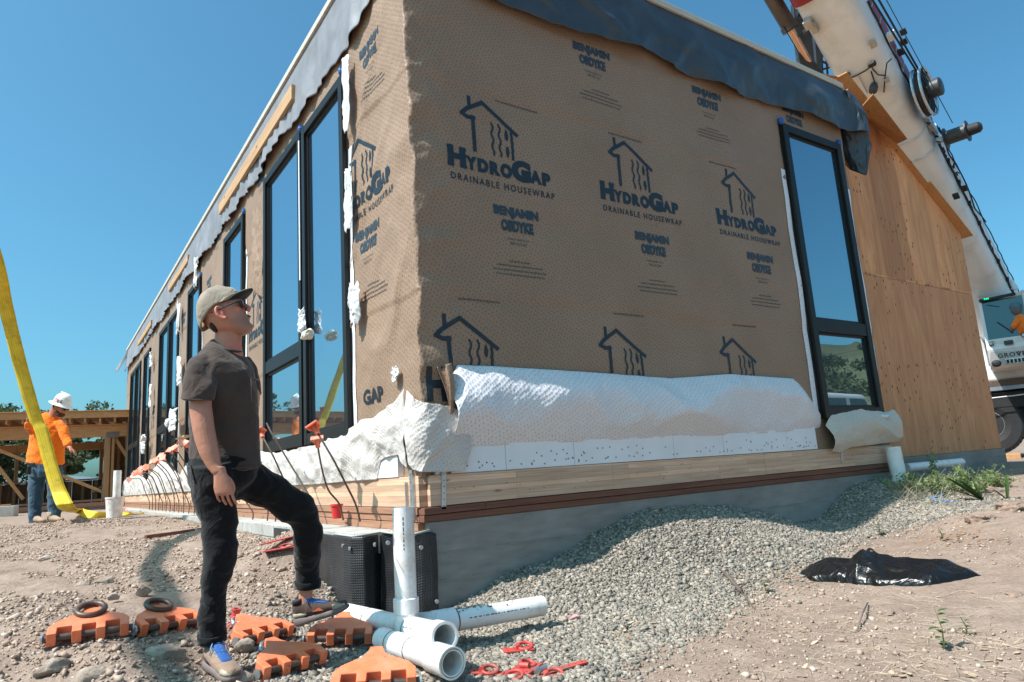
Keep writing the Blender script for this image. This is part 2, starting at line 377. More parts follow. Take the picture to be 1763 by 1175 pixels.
def house_logo():
    parts = []
    def st(p, w): parts.append(stroke(p, w))
    st([(.16, .83), (.42, 1.0), (.98, .60)], .062); st([(.16, .83), (.07, .74), (.16, .70), (.27, .70)], .062)
    st([(.25, .72), (.255, .18)], .058); st([(.20, .86), (.20, 1.03)], .055)
    for x0 in (.56, .68):
        st([(x0+.018*math.sin(t*2*math.pi/10*2.5-.6), .70-.055*t*.95) for t in range(0, 11)], .03)
    for yc, s in ((.56, 1), (.27, -1)):
        k = 10; V = [(.80+.032*math.cos(a)*(1-.55*max(0, s*math.sin(a))), yc+.10*math.sin(a)) for a in [2*math.pi*i/k for i in range(k)]]
        parts.append((np.array(V), [tuple(range(k))]))
    st([(.885+.008*(i % 2), .69-.052*i) for i in range(11)], .042)
    return parts
def emit(parts, u0, v0, su, sv, mapper, name, mat, parent, off=.004):
    bm = bmesh.new()
    for V, F in parts:
        vs = [bm.verts.new((u0+p[0]*su, v0+p[1]*sv, 0)) for p in V]
        for f in F:
            try: bm.faces.new([vs[i] for i in f])
            except ValueError: pass
    bmesh.ops.triangulate(bm, faces=bm.faces)
    for it in range(4):
        ed = [e for e in bm.edges if e.calc_length() > .035]
        if not ed: break
        bmesh.ops.subdivide_edges(bm, edges=ed, cuts=1); bmesh.ops.triangulate(bm, faces=bm.faces)
    co = np.array([v.co[:2] for v in bm.verts]); P = mapper(co[:, 0], co[:, 1], off)
    for v, p in zip(bm.verts, P): v.co = p
    me = bpy.data.meshes.new(name); bm.to_mesh(me); bm.free()
    return link(name, me, mat, parent)
mapR = lambda u, v, off: np.stack([u, -hR(u, v)-off, v], 1)
mapL = lambda u, v, off: np.stack([-hL(-u, v)-off, -u, v], 1)   # u runs to the right as seen from outside: y = -u
def hydro(u, z, mapper, parent, clip=None, full=True):
    """u = left edge of the H, z = base line of the name"""
    emit(house_logo(), u+.11, z+.08, .56, .52, mapper, 'printed_logo', M['print'], parent)
    if not full: return
    P = []
    for ch, x0, x1, y0, y1 in (('H', 0, .155, 0, .17), ('Y', .15, .25, 0, .115), ('D', .255, .35, 0, .115), ('R', .36, .455, 0, .115), ('O', .455, .56, -.004, .119),
                               ('G', .555, .735, -.012, .175), ('A', .725, .835, 0, .115), ('P', .84, .925, 0, .115)):
        V, F = text2d(ch, 1, .075); P.append((fit(V, x0*1.05, x1*1.05, y0, y1), F))
    # slab serifs
    for cx in (.02, .135):
        for yy in (.012, .158): P.append(stroke([(cx-.012, yy), (cx+.025, yy)], .026))
    emit(P, u, z, 1, 1, mapper, 'printed_name', M['print'], parent)
    V, F = text2d('DRAINABLE HOUSEWRAP', 1, .016, 1.35); emit([(fit(V, .02, 1.0, -.105, -.05), F)], u, z, 1, 1, mapper, 'printed_caption', M['print'], parent)
def benj(u, z, mapper, parent):
    V, F = text2d('BENJAMIN', 1, .07, 1.0); a = (fit(V, 0, .43, .10, .20), F)
    V, F = text2d('OBDYKE', 1, .07, 1.02); b = (fit(V, .06, .37, -.005, .092), F)
    emit([a, b], u, z, 1, 1, mapper, 'printed_maker', M['printb'], parent)
    P = []
    for t, w, y in (('benjaminobdyke.com', .2, -.075), ('800.523.5261', .15, -.11)):
        V, F = text2d(t, 1); P.append((fit(V, .215-w/2, .215+w/2, y, y+.022), F))
    emit(P, u, z, 1, 1, mapper, 'printed_address', M['printf'], parent, .003)
def dashes(x0, x1, y, h, seed):
    """one line of print too small to read: irregular word-long marks"""
    r = random.Random(seed); V = []; F = []; x = x0
    while x < x1:
        w = r.uniform(.008, .03); k = len(V); e = min(x+w, x1); V += [(x, y), (e, y), (e, y+h), (x, y+h)]; F.append((k, k+1, k+2, k+3)); x += w+.007
    return np.array(V), F
def fine(u, z, mapper, parent, n=4):
    emit([dashes(-(.1, .21, .25, .23)[i % 4], (.1, .21, .25, .23)[i % 4], -i*.036, .011, int(u*100)+i) for i in range(n)], u, z, 1, 1, mapper, 'printed_notice', M['printf'], parent, .003)
def oneline(u, z, w, mapper, parent): emit([dashes(0, w, 0, .014, int(u*77))], u, z, 1, 1, mapper, 'printed_notice', M['printf'], parent, .003)
for i, u in enumerate((.27, 1.79, 3.325)): hydro(u, 2.47, mapR, end_wall)
for u in (-.06, 1.46, 2.98): emit(house_logo(), u+.13, .78, .56, .52, mapR, 'printed_logo', M['print'], end_wall)
for u in (.66, 2.16, 3.72):
    benj(u, 2.03, mapR, end_wall); fine(u+.22, 1.78, mapR, end_wall, 4)
    oneline(u-.35, 1.44, .36, mapR, end_wall)
for u in (1.62, 3.18): benj(u, 3.74, mapR, end_wall)
benj(4.72, 3.93, mapR, end_wall)
for u in (1.9, 3.43): fine(u, 3.5, mapR, end_wall, 4)
for u in (.75, 1.95, 3.3):
    oneline(u, 3.12, .42, mapR, end_wall)
# side wall prints
hydro(-1.29, 2.44, mapL, side_wall); benj(-1.02, 2.03, mapL, side_wall); fine(-.72, 1.72, mapL, side_wall); benj(-.86, 3.62, mapL, side_wall); fine(-.62, 3.42, mapL, side_wall)
hydro(-4.70, 1.98, mapL, side_wall)
V, F = text2d('GAP', 1, .045); emit([(fit(V, 0, .34, 0, .12), F)], -.96, .78, 1, 1, mapL, 'printed_name', M['print'], side_wall)
V, F = text2d('H', 1, .05); emit([(fit(V, 0, .155, 0, .24), F)], .02, .70, 1, 1, mapR, 'printed_name', M['print'], end_wall)
benj(-7.5, 3.35, mapL, side_wall); benj(-9.9, 3.3, mapL, side_wall); benj(-6.9, 3.95, mapL, side_wall); benj(-4.3, 3.9, mapL, side_wall)
for yy in (-13.9, -13.9): benj(yy, 2.0 if yy else 2, mapL, side_wall)
hydro(-14.2, 1.5, mapL, side_wall, full=False)
# ---- beam, sills, foundation
def nudge(o): return o
mb = MB(); mb.bb(.0, 1.62, -.045, .04, .004, .205); mb.bb(1.622, 3.55, -.042, .04, .002, .203); mb.bb(3.552, 5.9, -.045, .04, .004, .20); mb.build('rim_beam', M['glulam'], house, bevel=.003)
mb = MB(); mb.bb(-.06, .04, .0, 20.1, .003, .205); mb.build('rim_beam', M['glulamy'], house, bevel=.003)
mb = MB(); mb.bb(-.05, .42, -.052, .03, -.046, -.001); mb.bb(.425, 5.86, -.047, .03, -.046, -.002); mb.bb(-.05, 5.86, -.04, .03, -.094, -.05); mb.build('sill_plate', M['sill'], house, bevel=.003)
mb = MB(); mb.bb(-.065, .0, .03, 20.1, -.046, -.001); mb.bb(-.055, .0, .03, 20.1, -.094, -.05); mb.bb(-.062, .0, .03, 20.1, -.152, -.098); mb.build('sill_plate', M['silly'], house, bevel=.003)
mb = MB(); mb.bb(-.01, 5.9, -.03, .35, -1.4, -.098)
mb.build('foundation', M['conc'], house)
mb = MB()
for z in (-.30, -.47, -.63):
    n = 60
    for i in range(n):
        if random.random() < .75: mb.box((5.9*(i+.5)/n, -.032+.001*random.random(), z+.003*random.random()), (5.9/n*.98, .006+.003*random.random(), .005+.004*random.random()))
mb.build('form_ridge', M['conc'], house)['kind'] = 'stuff'
# sheathing strip and nails
mb = MB()
xs = [.05, .62, 1.25, 2.35, 3.0, 3.95, 4.46]
for a, b in zip(xs[:-1], xs[1:]): mb.bb(a+.002, b-.002, -.034-.002*random.random(), .02, .208, .50)
mb.build('sheathing', M['foam'], house, bevel=.002)
mb = MB()
for i in range(95):
    x = .25+4.2*random.random(); mb.lathe((x, -.0375, .235+.10*random.random()**1.5), [(.0055, 0), (.0045, -.003)], (0, 1, 0), 8)
for i in range(40): mb.lathe((.1+5.7*random.random(), -.047, .02+.16*random.random()), [(.004, 0), (.003, -.002)], (0, 1, 0), 8)
mb.build('nail_heads', M['steel'], house)
mb = MB()
for a, b in ((.30, .82), (.86, 1.6)): mb.bb(-.066-.002*random.random(), -.02, a, b, .208, .46)
mb.build('sheathing', M['foam'], house, bevel=.002)
# steel straps at the corner
for (x, y, z0, z1, w, ang) in ((.10, -.05, -.02, .23, .035, .05), (-.066, .10, -.08, .25, .04, -.03), (5.0 - .15, -.05, .05, .18, .03, .12)):
    mb = MB()
    if x > 0:
        R = np.array([[math.cos(ang), 0, math.sin(ang)], [0, 1, 0], [-math.sin(ang), 0, math.cos(ang)]]); mb.box((x, y, (z0+z1)/2), (w, .004, z1-z0), R)
    else: mb.box((x, y, (z0+z1)/2), (.004, w, z1-z0))
    st = mb.build('steel_strap', M['galv'], house, bevel=.001)
    mb = MB()
    for k in range(6):
        zz = z0+(z1-z0)*(k+.5)/6
        if x > 0: mb.lathe((x+ang*(zz-(z0+z1)/2), y-.003, zz), [(.004, 0), (.003, -.0015)], (0, 1, 0), 8)
        else: mb.lathe((x-.003, y, zz), [(.004, 0), (.003, -.0015)], (1, 0, 0), 8)
    mb.build('strap_hole', M['frame'], st)
mb = MB(); mb.bar((-.069, .05, -.08), (-.069, .055, .22), .012, .02, (1, 0, 0)); mb.bar((-.07, .16, -.06), (-.07, .165, .17), .012, .02, (1, 0, 0)); mb.build('steel_clip', M['galv'], house)
# ---- ledge (concrete footing the rebars stand in) and dimple membrane below
mb = MB(); mb.bb(-.33, -.055, .42, 20.3, -.30, -.152); mb.bb(-.13, -.012, -.02, .42, -.26, -.155)
for i in range(60):
    y = .45+i*.40; mb.bb(-.336-.004*random.random(), -.31, y, y+.388, -.26, -.150+.003*random.random())
lg = mb.build('footing_ledge', M['concl'], house, bevel=.006)
mb = MB(); mb.bb(-.30, -.02, .44, 20.3, -1.3, -.27); mb.bb(-.10, -.02, .0, .44, -1.3, -.25); mb.build('footing_wall', M['conc'], house)
def dimple():
    k = N('dimple_membrane', .38); co = k.co(); cc = k.ramp(k.noise(co, 3, 5), [(.3, (.012, .012, .014)), (.7, (.03, .03, .033))])
    cc = k.mix(k.ramp(k.noise(co, 2.2, 6, .7), [(.55, 0.), (.75, .35)]), cc, (.16, .13, .10)); k.col(cc)
    v = k.n('ShaderNodeTexVoronoi'); v.inputs['Scale'].default_value = 62; v.inputs['Randomness'].default_value = 0.; k.l(k.n('ShaderNodeTexCoord').outputs['UV'], v.inputs['Vector'])
    h = k.ramp(v.outputs['Distance'], [(.15, 1.), (.42, 0.)]); k.bump(h, .45, .007); return k.m
M['dimple'] = dimple()
def sheet(path, z0, z1, name, mat, nv=50, nu=160, wob=.016, parent=house, zf=None, th=.004):
    P = np.array(path, float); seg = np.r_[0, np.cumsum(np.linalg.norm(np.diff(P, axis=0), axis=1))]; L = seg[-1]
    def fn(u, v):
        s = u*L; x = np.interp(s, seg, P[:, 0]); y = np.interp(s, seg, P[:, 1]); zt = z1 if zf is None else zf(s/L)
        z = z0+(zt-z0)*v; d = wob*fbm(s*4, z*3, 9, 3)*(1.3-v)
        return np.stack([x+d, y+d*.5, z], 1)
    return grid(name, fn, nu, nv, mat, parent, uvfn=lambda u, v: np.stack([u*L, v*(z1-z0)], 1), thick=th)
sheet([(-.345, 2.4), (-.345, 1.5), (-.35, 1.1), (-.36, .8), (-.375, .55), (-.365, .44), (-.30, .37), (-.22, .39), (-.15, .44)], -1.0, -.172, 'drainage_membrane', M['dimple'])
sheet([(-.17, .40), (-.145, .30), (-.15, .16), (-.145, .05), (-.12, -.02), (-.08, -.045), (-.02, -.06), (.02, -.055)], -1.0, -.16, 'drainage_membrane', M['dimple'], zf=lambda t: -.18+.03*np.sin(t*9))
mb = MB(); mb.tube([(-.35, .8, -.165), (-.35, .45, -.168), (-.28, .38, -.16), (-.17, .40, -.155), (-.15, .2, -.16), (-.13, -.03, -.158), (-.02, -.06, -.142)], .008, 8); mb.build('membrane_edge', M['concl'], house, smooth=True)
mb = MB()
for (x, y) in ((590, 940), (602, 945), (645, 938)): mb.lathe(onX(x, y, -.375), [(.001, -.006), (.013, -.005), (.014, .003)], (1, 0, 0), 12)
for (x, y) in ((668, 935), (690, 938), (725, 943), (752, 1036)): mb.lathe(onY(x, y, -.07), [(.001, -.006), (.013, -.005), (.014, .003)], (0, 1, 0), 12)
mb.build('washer', M['galv'], house)

# ---- roof
mb = MB(); mb.bb(-.085, HX+.1, -.11, HY+.05, HT+.032, HT+.10); mb.build('roof_edge', wood('roof_edge_board', (.46, .42, .35), (.62, .58, .50), 0, knots=False), house, bevel=.004)
EY = [(0.0, 4.16), (.3, 4.08), (.6, 4.01), (.9, 3.98), (1.35, 3.97), (2.0, 4.01), (2.57, 4.08), (2.88, 4.01), (3.6, 4.0), (4.48, 4.03), (5.16, 4.09), (5.76, 4.05), (6.3, 4.08)]
exs = [e[0] for e in EY]; ezs = [e[1] for e in EY]
def fnM(u, v):
    x = -.10+u*6.42; zb = np.interp(x, exs, ezs); zt = HT+.03; z = zt+(zb-zt)*v
    w = vn(x*2.3+z*1.2, z*.5, 41); fold = 1-np.abs(vn(x*1.9-z*1.5, z*.7, 43))
    fold3 = 1-np.abs(vn(x*1.3+z*2.6, z*1.1-x*.3, 49)); out = .086+v*(.01+.03*w+.085*np.clip(fold-.55, 0, 1))+.075*np.clip(fold3-.62, 0, 1)*np.sin(np.pi*np.clip(v*.9+.1, 0, 1))+.035*np.sin(v*3.1)*np.clip(vn(x*2.1+v*1.2, v*2.5-x*.4, 46)+.1, 0, 1)+.02*np.sin(v*3.1)*np.clip(vn(x*1.3, v*1.5, 48)+.3, 0, 1)+.008*fbm(x*9, z*6, 45)*v
    ex = np.clip((x-5.95)/.3, 0, 1); out = out+ex*v*.10
    return np.stack([x, -out, z-.008*v*vn(x*5, z*0, 44)], 1)
grid('roof_underlay', fnM, 320, 40, M['underlay_shade'], house, thick=.004)
# tail hanging off the right corner
def fnT(u, v):
    y = -.14+u*.62; z0 = HT+.03-u*.10; L = np.interp(u, [0, .15, .4, .75, 1], [.75, 1.12, .95, .6, .5]); z = z0-L*v
    x = HX+.13+.17*v+.05*np.sin(u*9+v*2)*v+.03*fbm(u*6, v*3, 47)
    return np.stack([x, y-.07*v*(1-u), z], 1)
grid('roof_underlay', fnT, 50, 50, M['underlay_shade'], house, thick=.004)
def fnS(u, v):
    y = -.10+(u**1.4)*20.3; zt = HT+.03
    zb = 3.985+.22*np.exp(-(y/.6)**2)+.03*vn(y*1.3, y*0, 51)+.022*vn(y*2.7, y*0, 59)+.010*vn(y*6.1, y*0, 60)+.18*np.exp(-(y/.35)**2)
    z = zt+(zb-zt)*v
    wav = 1.2*vn(y*4.2+z*.3, z*.6, 57)+.6*vn(y*9.5, z*.4, 56)
    out = .058+v*(.035+.022*wav+.010*np.sin(y*27+3*vn(y*2, y*0, 58))+.025*vn(y*1.2, z, 53))+.006*fbm(y*6, z*5, 55)*v
    return np.stack([-out, y, z], 1)
grid('roof_underlay', fnS, 700, 30, M['underlay_sun'], house, thick=.004)
def fnE(u, v):
    return np.stack([-.05-.28*v+.03*np.sin(u*7), 20.05+.5*u*v, HT-.1-.55*v+.1*u+.03*np.sin(u*11)], 1)
grid('roof_underlay', fnE, 20, 20, M['underlay_sun'], house, thick=.004)
# boards resting on the roof edge
def lum(p0, p1, lab, w=.04, h=.14, ox=-.05):
    a = onX(*p0, ox); b = onX(*p1, ox); mb = MB(); z = HT+.11
    mb.bar((ox-.05, a[1], a[2]), (ox-.05, b[1], b[2]), w, h, (0, 0, 1))
    o = mb.build('lumber_board', M['lumber'], None, bevel=.003); return tag(o, lab, 'board', 'boards tacked along the roof edge')
lum((513, 160), (385, 362), 'longest bright board tacked along the roof edge nearest the camera', h=.17)
lum((330, 445), (296, 498), 'short weathered board tacked along the roof edge above the middle windows', h=.13)
lum((265, 556), (242, 592), 'small far board tacked along the roof edge near the distant corner', h=.13)

# ---- windows
def win(face, a0, a1, z0, z1, rails=(), fw=.085, out=.075, gm='glass', tapeL=True, tapeR=True, tz=None):
    """face R: along x at y=-out ; face L: along y at x=-out"""
    def bb(mb, s0, s1, q0, q1, d0, d1):
        if face == 'R': mb.bb(s0, s1, -d1, -d0, q0, q1)
        else: mb.bb(-d1, -d0, s0, s1, q0, q1)
    mb = MB()
    bb(mb, a0, a0+fw, z0, z1, -.02, out); bb(mb, a1-fw, a1, z0, z1, -.02, out)
    bb(mb, a0+fw, a1-fw, z1-fw, z1, -.02, out-.002); bb(mb, a0+fw, a1-fw, z0, z0+fw*1.2, -.02, out-.002)
    # thin outer fin
    bb(mb, a0-.02, a0, z0-.01, z1+.02, -.01, out*.45); bb(mb, a1, a1+.02, z0-.01, z1+.02, -.01, out*.45); bb(mb, a0, a1, z1, z1+.02, -.01, out*.45)
    for rz in rails: bb(mb, a0+fw, a1-fw, rz-.05, rz+.09, -.02, out-.006)
    f_ = mb.build('window', M['frame'], house, bevel=.004)
    zs = [z0]+[r for r in rails]+[z1]
    for q0, q1 in zip(zs[:-1], zs[1:]):
        # inner sash bead + pane
        lo = q0+(.09 if q0 != z0 else fw*1.2); hi = q1-(.05 if q1 != z1 else fw)
        mb = MB(); s0, s1 = a0+fw, a1-fw; t = .028
        bb(mb, s0, s0+t, lo, hi, -.02, out-.03); bb(mb, s1-t, s1, lo, hi, -.02, out-.03); bb(mb, s0+t, s1-t, hi-t, hi, -.02, out-.031); bb(mb, s0+t, s1-t, lo, lo+t, -.02, out-.031)
        mb.build('sash', M['frame'], f_, bevel=.003)
        mb = MB(); bb(mb, s0+.01, s1-.01, lo+.01, hi-.01, .024, .030); mb.build('pane', M[gm], f_)
    for flag, s in ((tapeL, a0-.02), (tapeR, a1+.02)):
        if not flag: continue
        mb = MB(); sg = -1 if s < a0 else 1; e = s+sg*.085; top = z1-.55 if tz is None else tz
        ya = lambda q: (.030+.004*math.sin(q*9)) if face == 'R' else .045
        n = 24
        V = []
        for i in range(n+1):
            zz = z0+.02+(top-z0)*i/n
            for q in (s, e):
                hh = (float(hR(q, zz)) if face == 'R' else float(hL(q, zz)))+.006
                V.append((q, -hh, zz) if face == 'R' else (-hh, q, zz))
        mb.add(V, [(2*i, 2*i+1, 2*i+3, 2*i+2) for i in range(n)]); o = mb.build('flashing_tape', M['tape'], f_)
    return f_
wr = win('R', 4.63, 5.80, .52, 3.86, (1.50,), fw=.09, gm='glassr', tz=3.28)
w1 = win('L', 1.21, 2.37, .56, 3.80, (), tapeL=True, tapeR=False, tz=3.05)
w2 = win('L', 2.43, 3.86, .56, 3.84, (1.50,), tapeL=False, tapeR=False)
w3 = win('L', 4.90, 6.08, .56, 3.80, (), tapeR=False)
w4 = win('L', 7.92, 9.08, .56, 3.76, ())
w5 = win('L', 10.15, 11.35, .56, 3.74, (), tapeR=False); w6 = win('L', 11.4, 12.75, .56, 3.74, (1.50,), tapeL=False)
w7 = win('L', 14.4, 15.6, .56, 3.70, ())
w8 = win('L', 16.35, 17.5, .56, 3.70, (1.50,), tapeR=False); w9 = win('L', 17.55, 18.8, .56, 3.70, (1.50,), tapeL=False)
# blue corner tapes
def bt(p, w_):
    mb = MB(); mb.sphere(p, .035, 8, 6, (1, 1, 1.2)); mb.box(np.array(p)+[0, 0, .01], (.05, .05, .05)); mb.build('corner_tape', M['bluetape'], w_, bevel=.01)
bt((4.62, -.06, 3.88), wr); bt((5.80, -.05, 3.885), wr); bt((-.06, 1.22, 3.83), w1); bt((-.06, 2.41, 3.83), w2); bt((-.05, 4.9, 3.82), w3); bt((-.05, 7.92, 3.78), w4)
mb = MB(); mb.bb(-.083, -.076, 2.41, 2.44, 2.2, 3.7); mb.build('edge_tape', M['tape'], w2)
# crumpled white plastic wrapped round hinges and handles
def rag(c, sz, parent, seed, name='plastic_wrap', mat=None, flare=0):
    bm = bmesh.new(); bmesh.ops.create_icosphere(bm, subdivisions=4, radius=1)
    co = np.array([v.co[:] for v in bm.verts]); c = np.array(c)
    n1 = fbm(co[:, 0]*1.7+seed, co[:, 2]*1.9+co[:, 1], seed, 3); n2 = 1-np.abs(vn(co[:, 1]*3+seed, co[:, 2]*2.6, seed+5))
    r = 1+.28*n1+.20*(n2-.5)+.05*fbm(co[:, 2]*6, co[:, 1]*6+co[:, 0]*4, seed+9)
    r2 = np.clip(r, .5, 1.6)
    P = np.sign(co)*np.abs(co)**.75*r2[:, None]*np.array(sz)
    if flare: P[:, 1] *= 1+flare*np.clip(-co[:, 2], 0, 1); 
    for v, p in zip(bm.verts, P+c): v.co = p
    me = bpy.data.meshes.new(name); bm.to_mesh(me); bm.free(); return link(name, me, mat or M['whitepl'], parent, True)
def tatter(c, hw, h, seed, parent, out=.03, name='plastic_wrap', mat=None, n=1):
    for q in range(n):
        sd = seed+q*7; c_ = np.array(c, float)+[-.008*q, .012*q, -.03*q]
        def fn(u, v):
            w = hw*(.8+.35*vn(v*3.3+sd, v*0, sd)+.12*vn(v*11, v*0, sd+1))*(1-.35*np.clip(v-.8, 0, 1)*5*np.abs(vn(u*5, v*0+sd, sd+2)))
            a = (u-.5)*2; x = -out*(1-.75*a*a)-.010*fbm(u*4+sd, v*5, sd+3, 4)-.008*(1-np.abs(vn(u*3+v*2, v*4, sd+4))); y = a*w+.012*vn(v*4, v*0+sd, sd+5)
            z = h*(.5-v)*(1+.16*vn(u*4.5, v*0+sd, sd+6))+.01*vn(u*9, v*2, sd+8)
            return np.stack([c_[0]+x, c_[1]+y, c_[2]+z], 1)
        grid(name, fn, 26, 44, mat or M['whitepl'], parent, thick=.002)
X_ = -.075
tatter(onX(599, 165, X_), .075, .62, 3, w1); tatter(onX(602, 345, X_), .085, .52, 5, w1); tatter(onX(614, 525, X_), .12, .34, 8, w1, .045)
tatter(onX(526, 550, X_), .06, .20, 12, w2, .05, n=2); rag(onX(530, 577, -.14), (.045, .075, .04), w2, 15, name='foam_knob', mat=simple('cream_foam', (.66, .60, .48), .8, .15, 10, bump=.6, bs=20))
tatter(onX(303, 722, -.13), .30, .36, 17, w5, .10, n=2); rag(onX(290, 729, -.24), (.05, .09, .06), w5, 19, name='foam_knob', mat=M['whitepl'])
tatter(onX(250, 765, -.12), .2, .34, 21, w8, .08, n=2); rag(onX(247, 755, -.2), (.05, .09, .07), w8, 20, name='foam_knob', mat=M['whitepl'])
for (x, y, w_, h_, sd, ww) in ((311, 640, .16, .5, 22, w5), (310, 548, .10, .6, 23, w5), (261, 682, .12, .5, 24, w7), (262, 620, .1, .35, 25, w7), (340, 470, .08, .5, 26, w4)): tatter(onX(x, y, -.08), w_, h_, sd, ww, .05)
tatter(onX(682, 645, -.045), .05, .10, 29, side_wall, .012, 'torn_tape')
# ---- loose wrap folded up along the base (white side out)
def fnF(u, v):
    x = .17+u*4.42; zt = np.interp(x, [.17, .26, .5, 1.4, 2.4, 3.2, 4.2, 4.33, 4.6], [.82, .955, .955, .935, .90, .955, .93, .86, .60])
    zb = np.interp(x, [.17, .8, 2, 3.5, 4.4, 4.6], [.385, .385, .39, .39, .41, .43])
    z = zt+(zb-zt)*v
    fold = 1-np.abs(vn(x*.9+v*.8, v*1.1-x*.5, 63)); fold2 = 1-np.abs(vn(x*2.1-v*1.0, v*1.5+x*.7, 64))
    out = .035+.16*np.sin(np.pi*np.clip(v*1.02, 0, 1))**.9*(.62+.25*vn(x*.8, x*0+.3, 61))+.055*(fold-.5)*np.sin(np.pi*v)+.035*(fold2-.5)*np.sin(np.pi*v)+.006*fbm(x*7, v*4, 65)
    out = out*(1-.75*np.clip((x-4.25)/.35, 0, 1))
    return np.stack([x, -out, z], 1)
def fuzz(u, v): return 0
grid('loose_wrap', fnF, 330, 60, M['wrap_white_shade'], house, uvfn=lambda u, v: np.stack([u*4.42, v*.6], 1), thick=.003)
# rolled brown lip at its left end
def fnRoll(u, v):
    zz = .945-.34*v; an = -1.9+4.4*u*(1-.35*v); r = .050*(1-.45*v)
    return np.stack([.155-.11*v*.0+.02*v+r*np.cos(an)-.02, -.075-.03*np.sin(v*3)+r*np.sin(an), zz+.012*np.cos(an)], 1)
grid('wrap_roll', fnRoll, 30, 30, M['wrap'], house, uvfn=lambda u, v: np.stack([u*.25, v*.34], 1), thick=.003)
def fnB(u, v):   # brown-backed piece under the window
    x = 4.60+u*1.42; zt = np.interp(u, [0, .08, .5, .9, 1], [.44, .55, .61, .57, .60]); zb = np.interp(u, [0, .1, .25, .4, 1], [.17, .15, .20, .205, .23])
    z = zt+(zb-zt)*v; fold = 1-np.abs(vn(x*2-v*1.4, v+x*.6, 73))
    out = .07+.07*np.sin(np.pi*v)+.05*(fold-.4)*v+.005*fbm(x*9, v*5, 75)
    return np.stack([x, -out, z], 1)
grid('loose_wrap', fnB, 110, 40, wrap_mat('housewrap_inside_tan', (.62, .54, .45), (.54, .46, .38), (.28, .25, .23), .5), house, uvfn=lambda u, v: np.stack([u*1.3, v*.4], 1), thick=.003)
mb = MB(); mb.tube([onY(1532, 714, -.14), onY(1524, 718, -.13), onY(1516, 716, -.1)], [.02, .022, .02], 12); mb.build('wrap_curl', M['whitepl'], house, smooth=True)
def fnK(u, v):   # crumpled piece round the corner
    s = -.20+u*.60; a = np.clip((s+.09)/.18, 0, 1)*math.pi/2
    x = np.where(s < -.09, -.075, np.where(s > .09, (s-.09), -.075+.075*(1-np.cos(a)))); y = np.where(s < -.09, -(s+.09), np.where(s > .09, -.075, -.075*np.sin(a)))
    zt = np.interp(u, [0, .12, .3, .7, 1], [.80, .74, .705, .655, .61])+.01*fbm(s*9, s*0, 85, 3); zb = np.interp(u, [0, .1, .25, .6, .9, 1], [.30, .25, .235, .225, .22, .36]); z = zt+(zb-zt)*v
    cr = .016*(1-np.abs(vn(s*7+v*2.6, v*1.2-s, 88))-.5)+.006*fbm(s*3.2+v*.6, v*2.2, 81, 3)+.022*(1-np.abs(vn(s*4.6-v*1.2, v*.8+s*2, 83)))*np.sin(np.pi*np.clip(v+.1, 0, 1))+.002*fbm(s*14, v*11, 87, 3)
    nx = -np.cos(a); ny = -np.sin(a)
    flare = .018*np.sin(np.pi*v)
    return np.stack([x+nx*(cr+flare), y+ny*(cr+flare*.8), z], 1)
grid('corner_wrap_flap', fnK, 130, 110, M['wrap_white_sun'], house, uvfn=lambda u, v: np.stack([u*.7, v*.6], 1), thick=.003)
def fnG(u, v):   # long loose flap on the side wall, draped in folds
    y = .12+(u**1.25)*19.5
    zt = np.interp(y, [.12, .2, .45, .67, .93, 1.26, 1.7, 2.1, 3.4, 4.2, 5.5, 8, 9.5, 12, 14, 16, 19.6], [.80, .77, .70, .66, .67, .60, .55, .54, .54, .62, .66, .80, .5, .9, .5, .8, .6])+.012*fbm(y*6, y*0, 97, 3)
    zb = np.interp(y, [.12, .2, .26, .5, .58, .66, 1.2, 2, 4, 19], [.26, .31, .36, .35, .33, .20, .20, .19, .20, .17]); z = zt+(zb-zt)*v
    fold = 1-np.abs(vn(y*2.4+v*2.0, v*1.2-y*.3, 91)); f2 = 1-np.abs(vn(y*4.2-v*1.3, v*2, 93))
    out = .072+.015*np.sin(np.pi*v*.9)+.05*(fold-.4)*np.sin(np.pi*np.clip(v, .08, .95))+.03*(f2-.5)+.016*(1-np.abs(vn(y*6.5+v*2.6, v*1.6-y, 96))-.5)+.003*fbm(y*11, v*7, 95)
    return np.stack([-np.maximum(out, .07), y, z], 1)
grid('loose_wrap', fnG, 620, 60, M['wrap_white_sun'], house, uvfn=lambda u, v: np.stack([u*19, v*.6], 1), thick=.003)
# torn flap beside the second window
def fnH(u, v):
    y = 3.95+.55*u+.05*v; z = 3.55-1.15*v; return np.stack([-.03-.10*np.sin(u*2.5)*v-.015*fbm(u*5, v*6, 99), y-.25*u*v, z+.25*u], 1)
grid('loose_wrap', fnH, 30, 50, M['wrap'], house, uvfn=lambda u, v: np.stack([u*.5, v*1.1], 1), thick=.003)

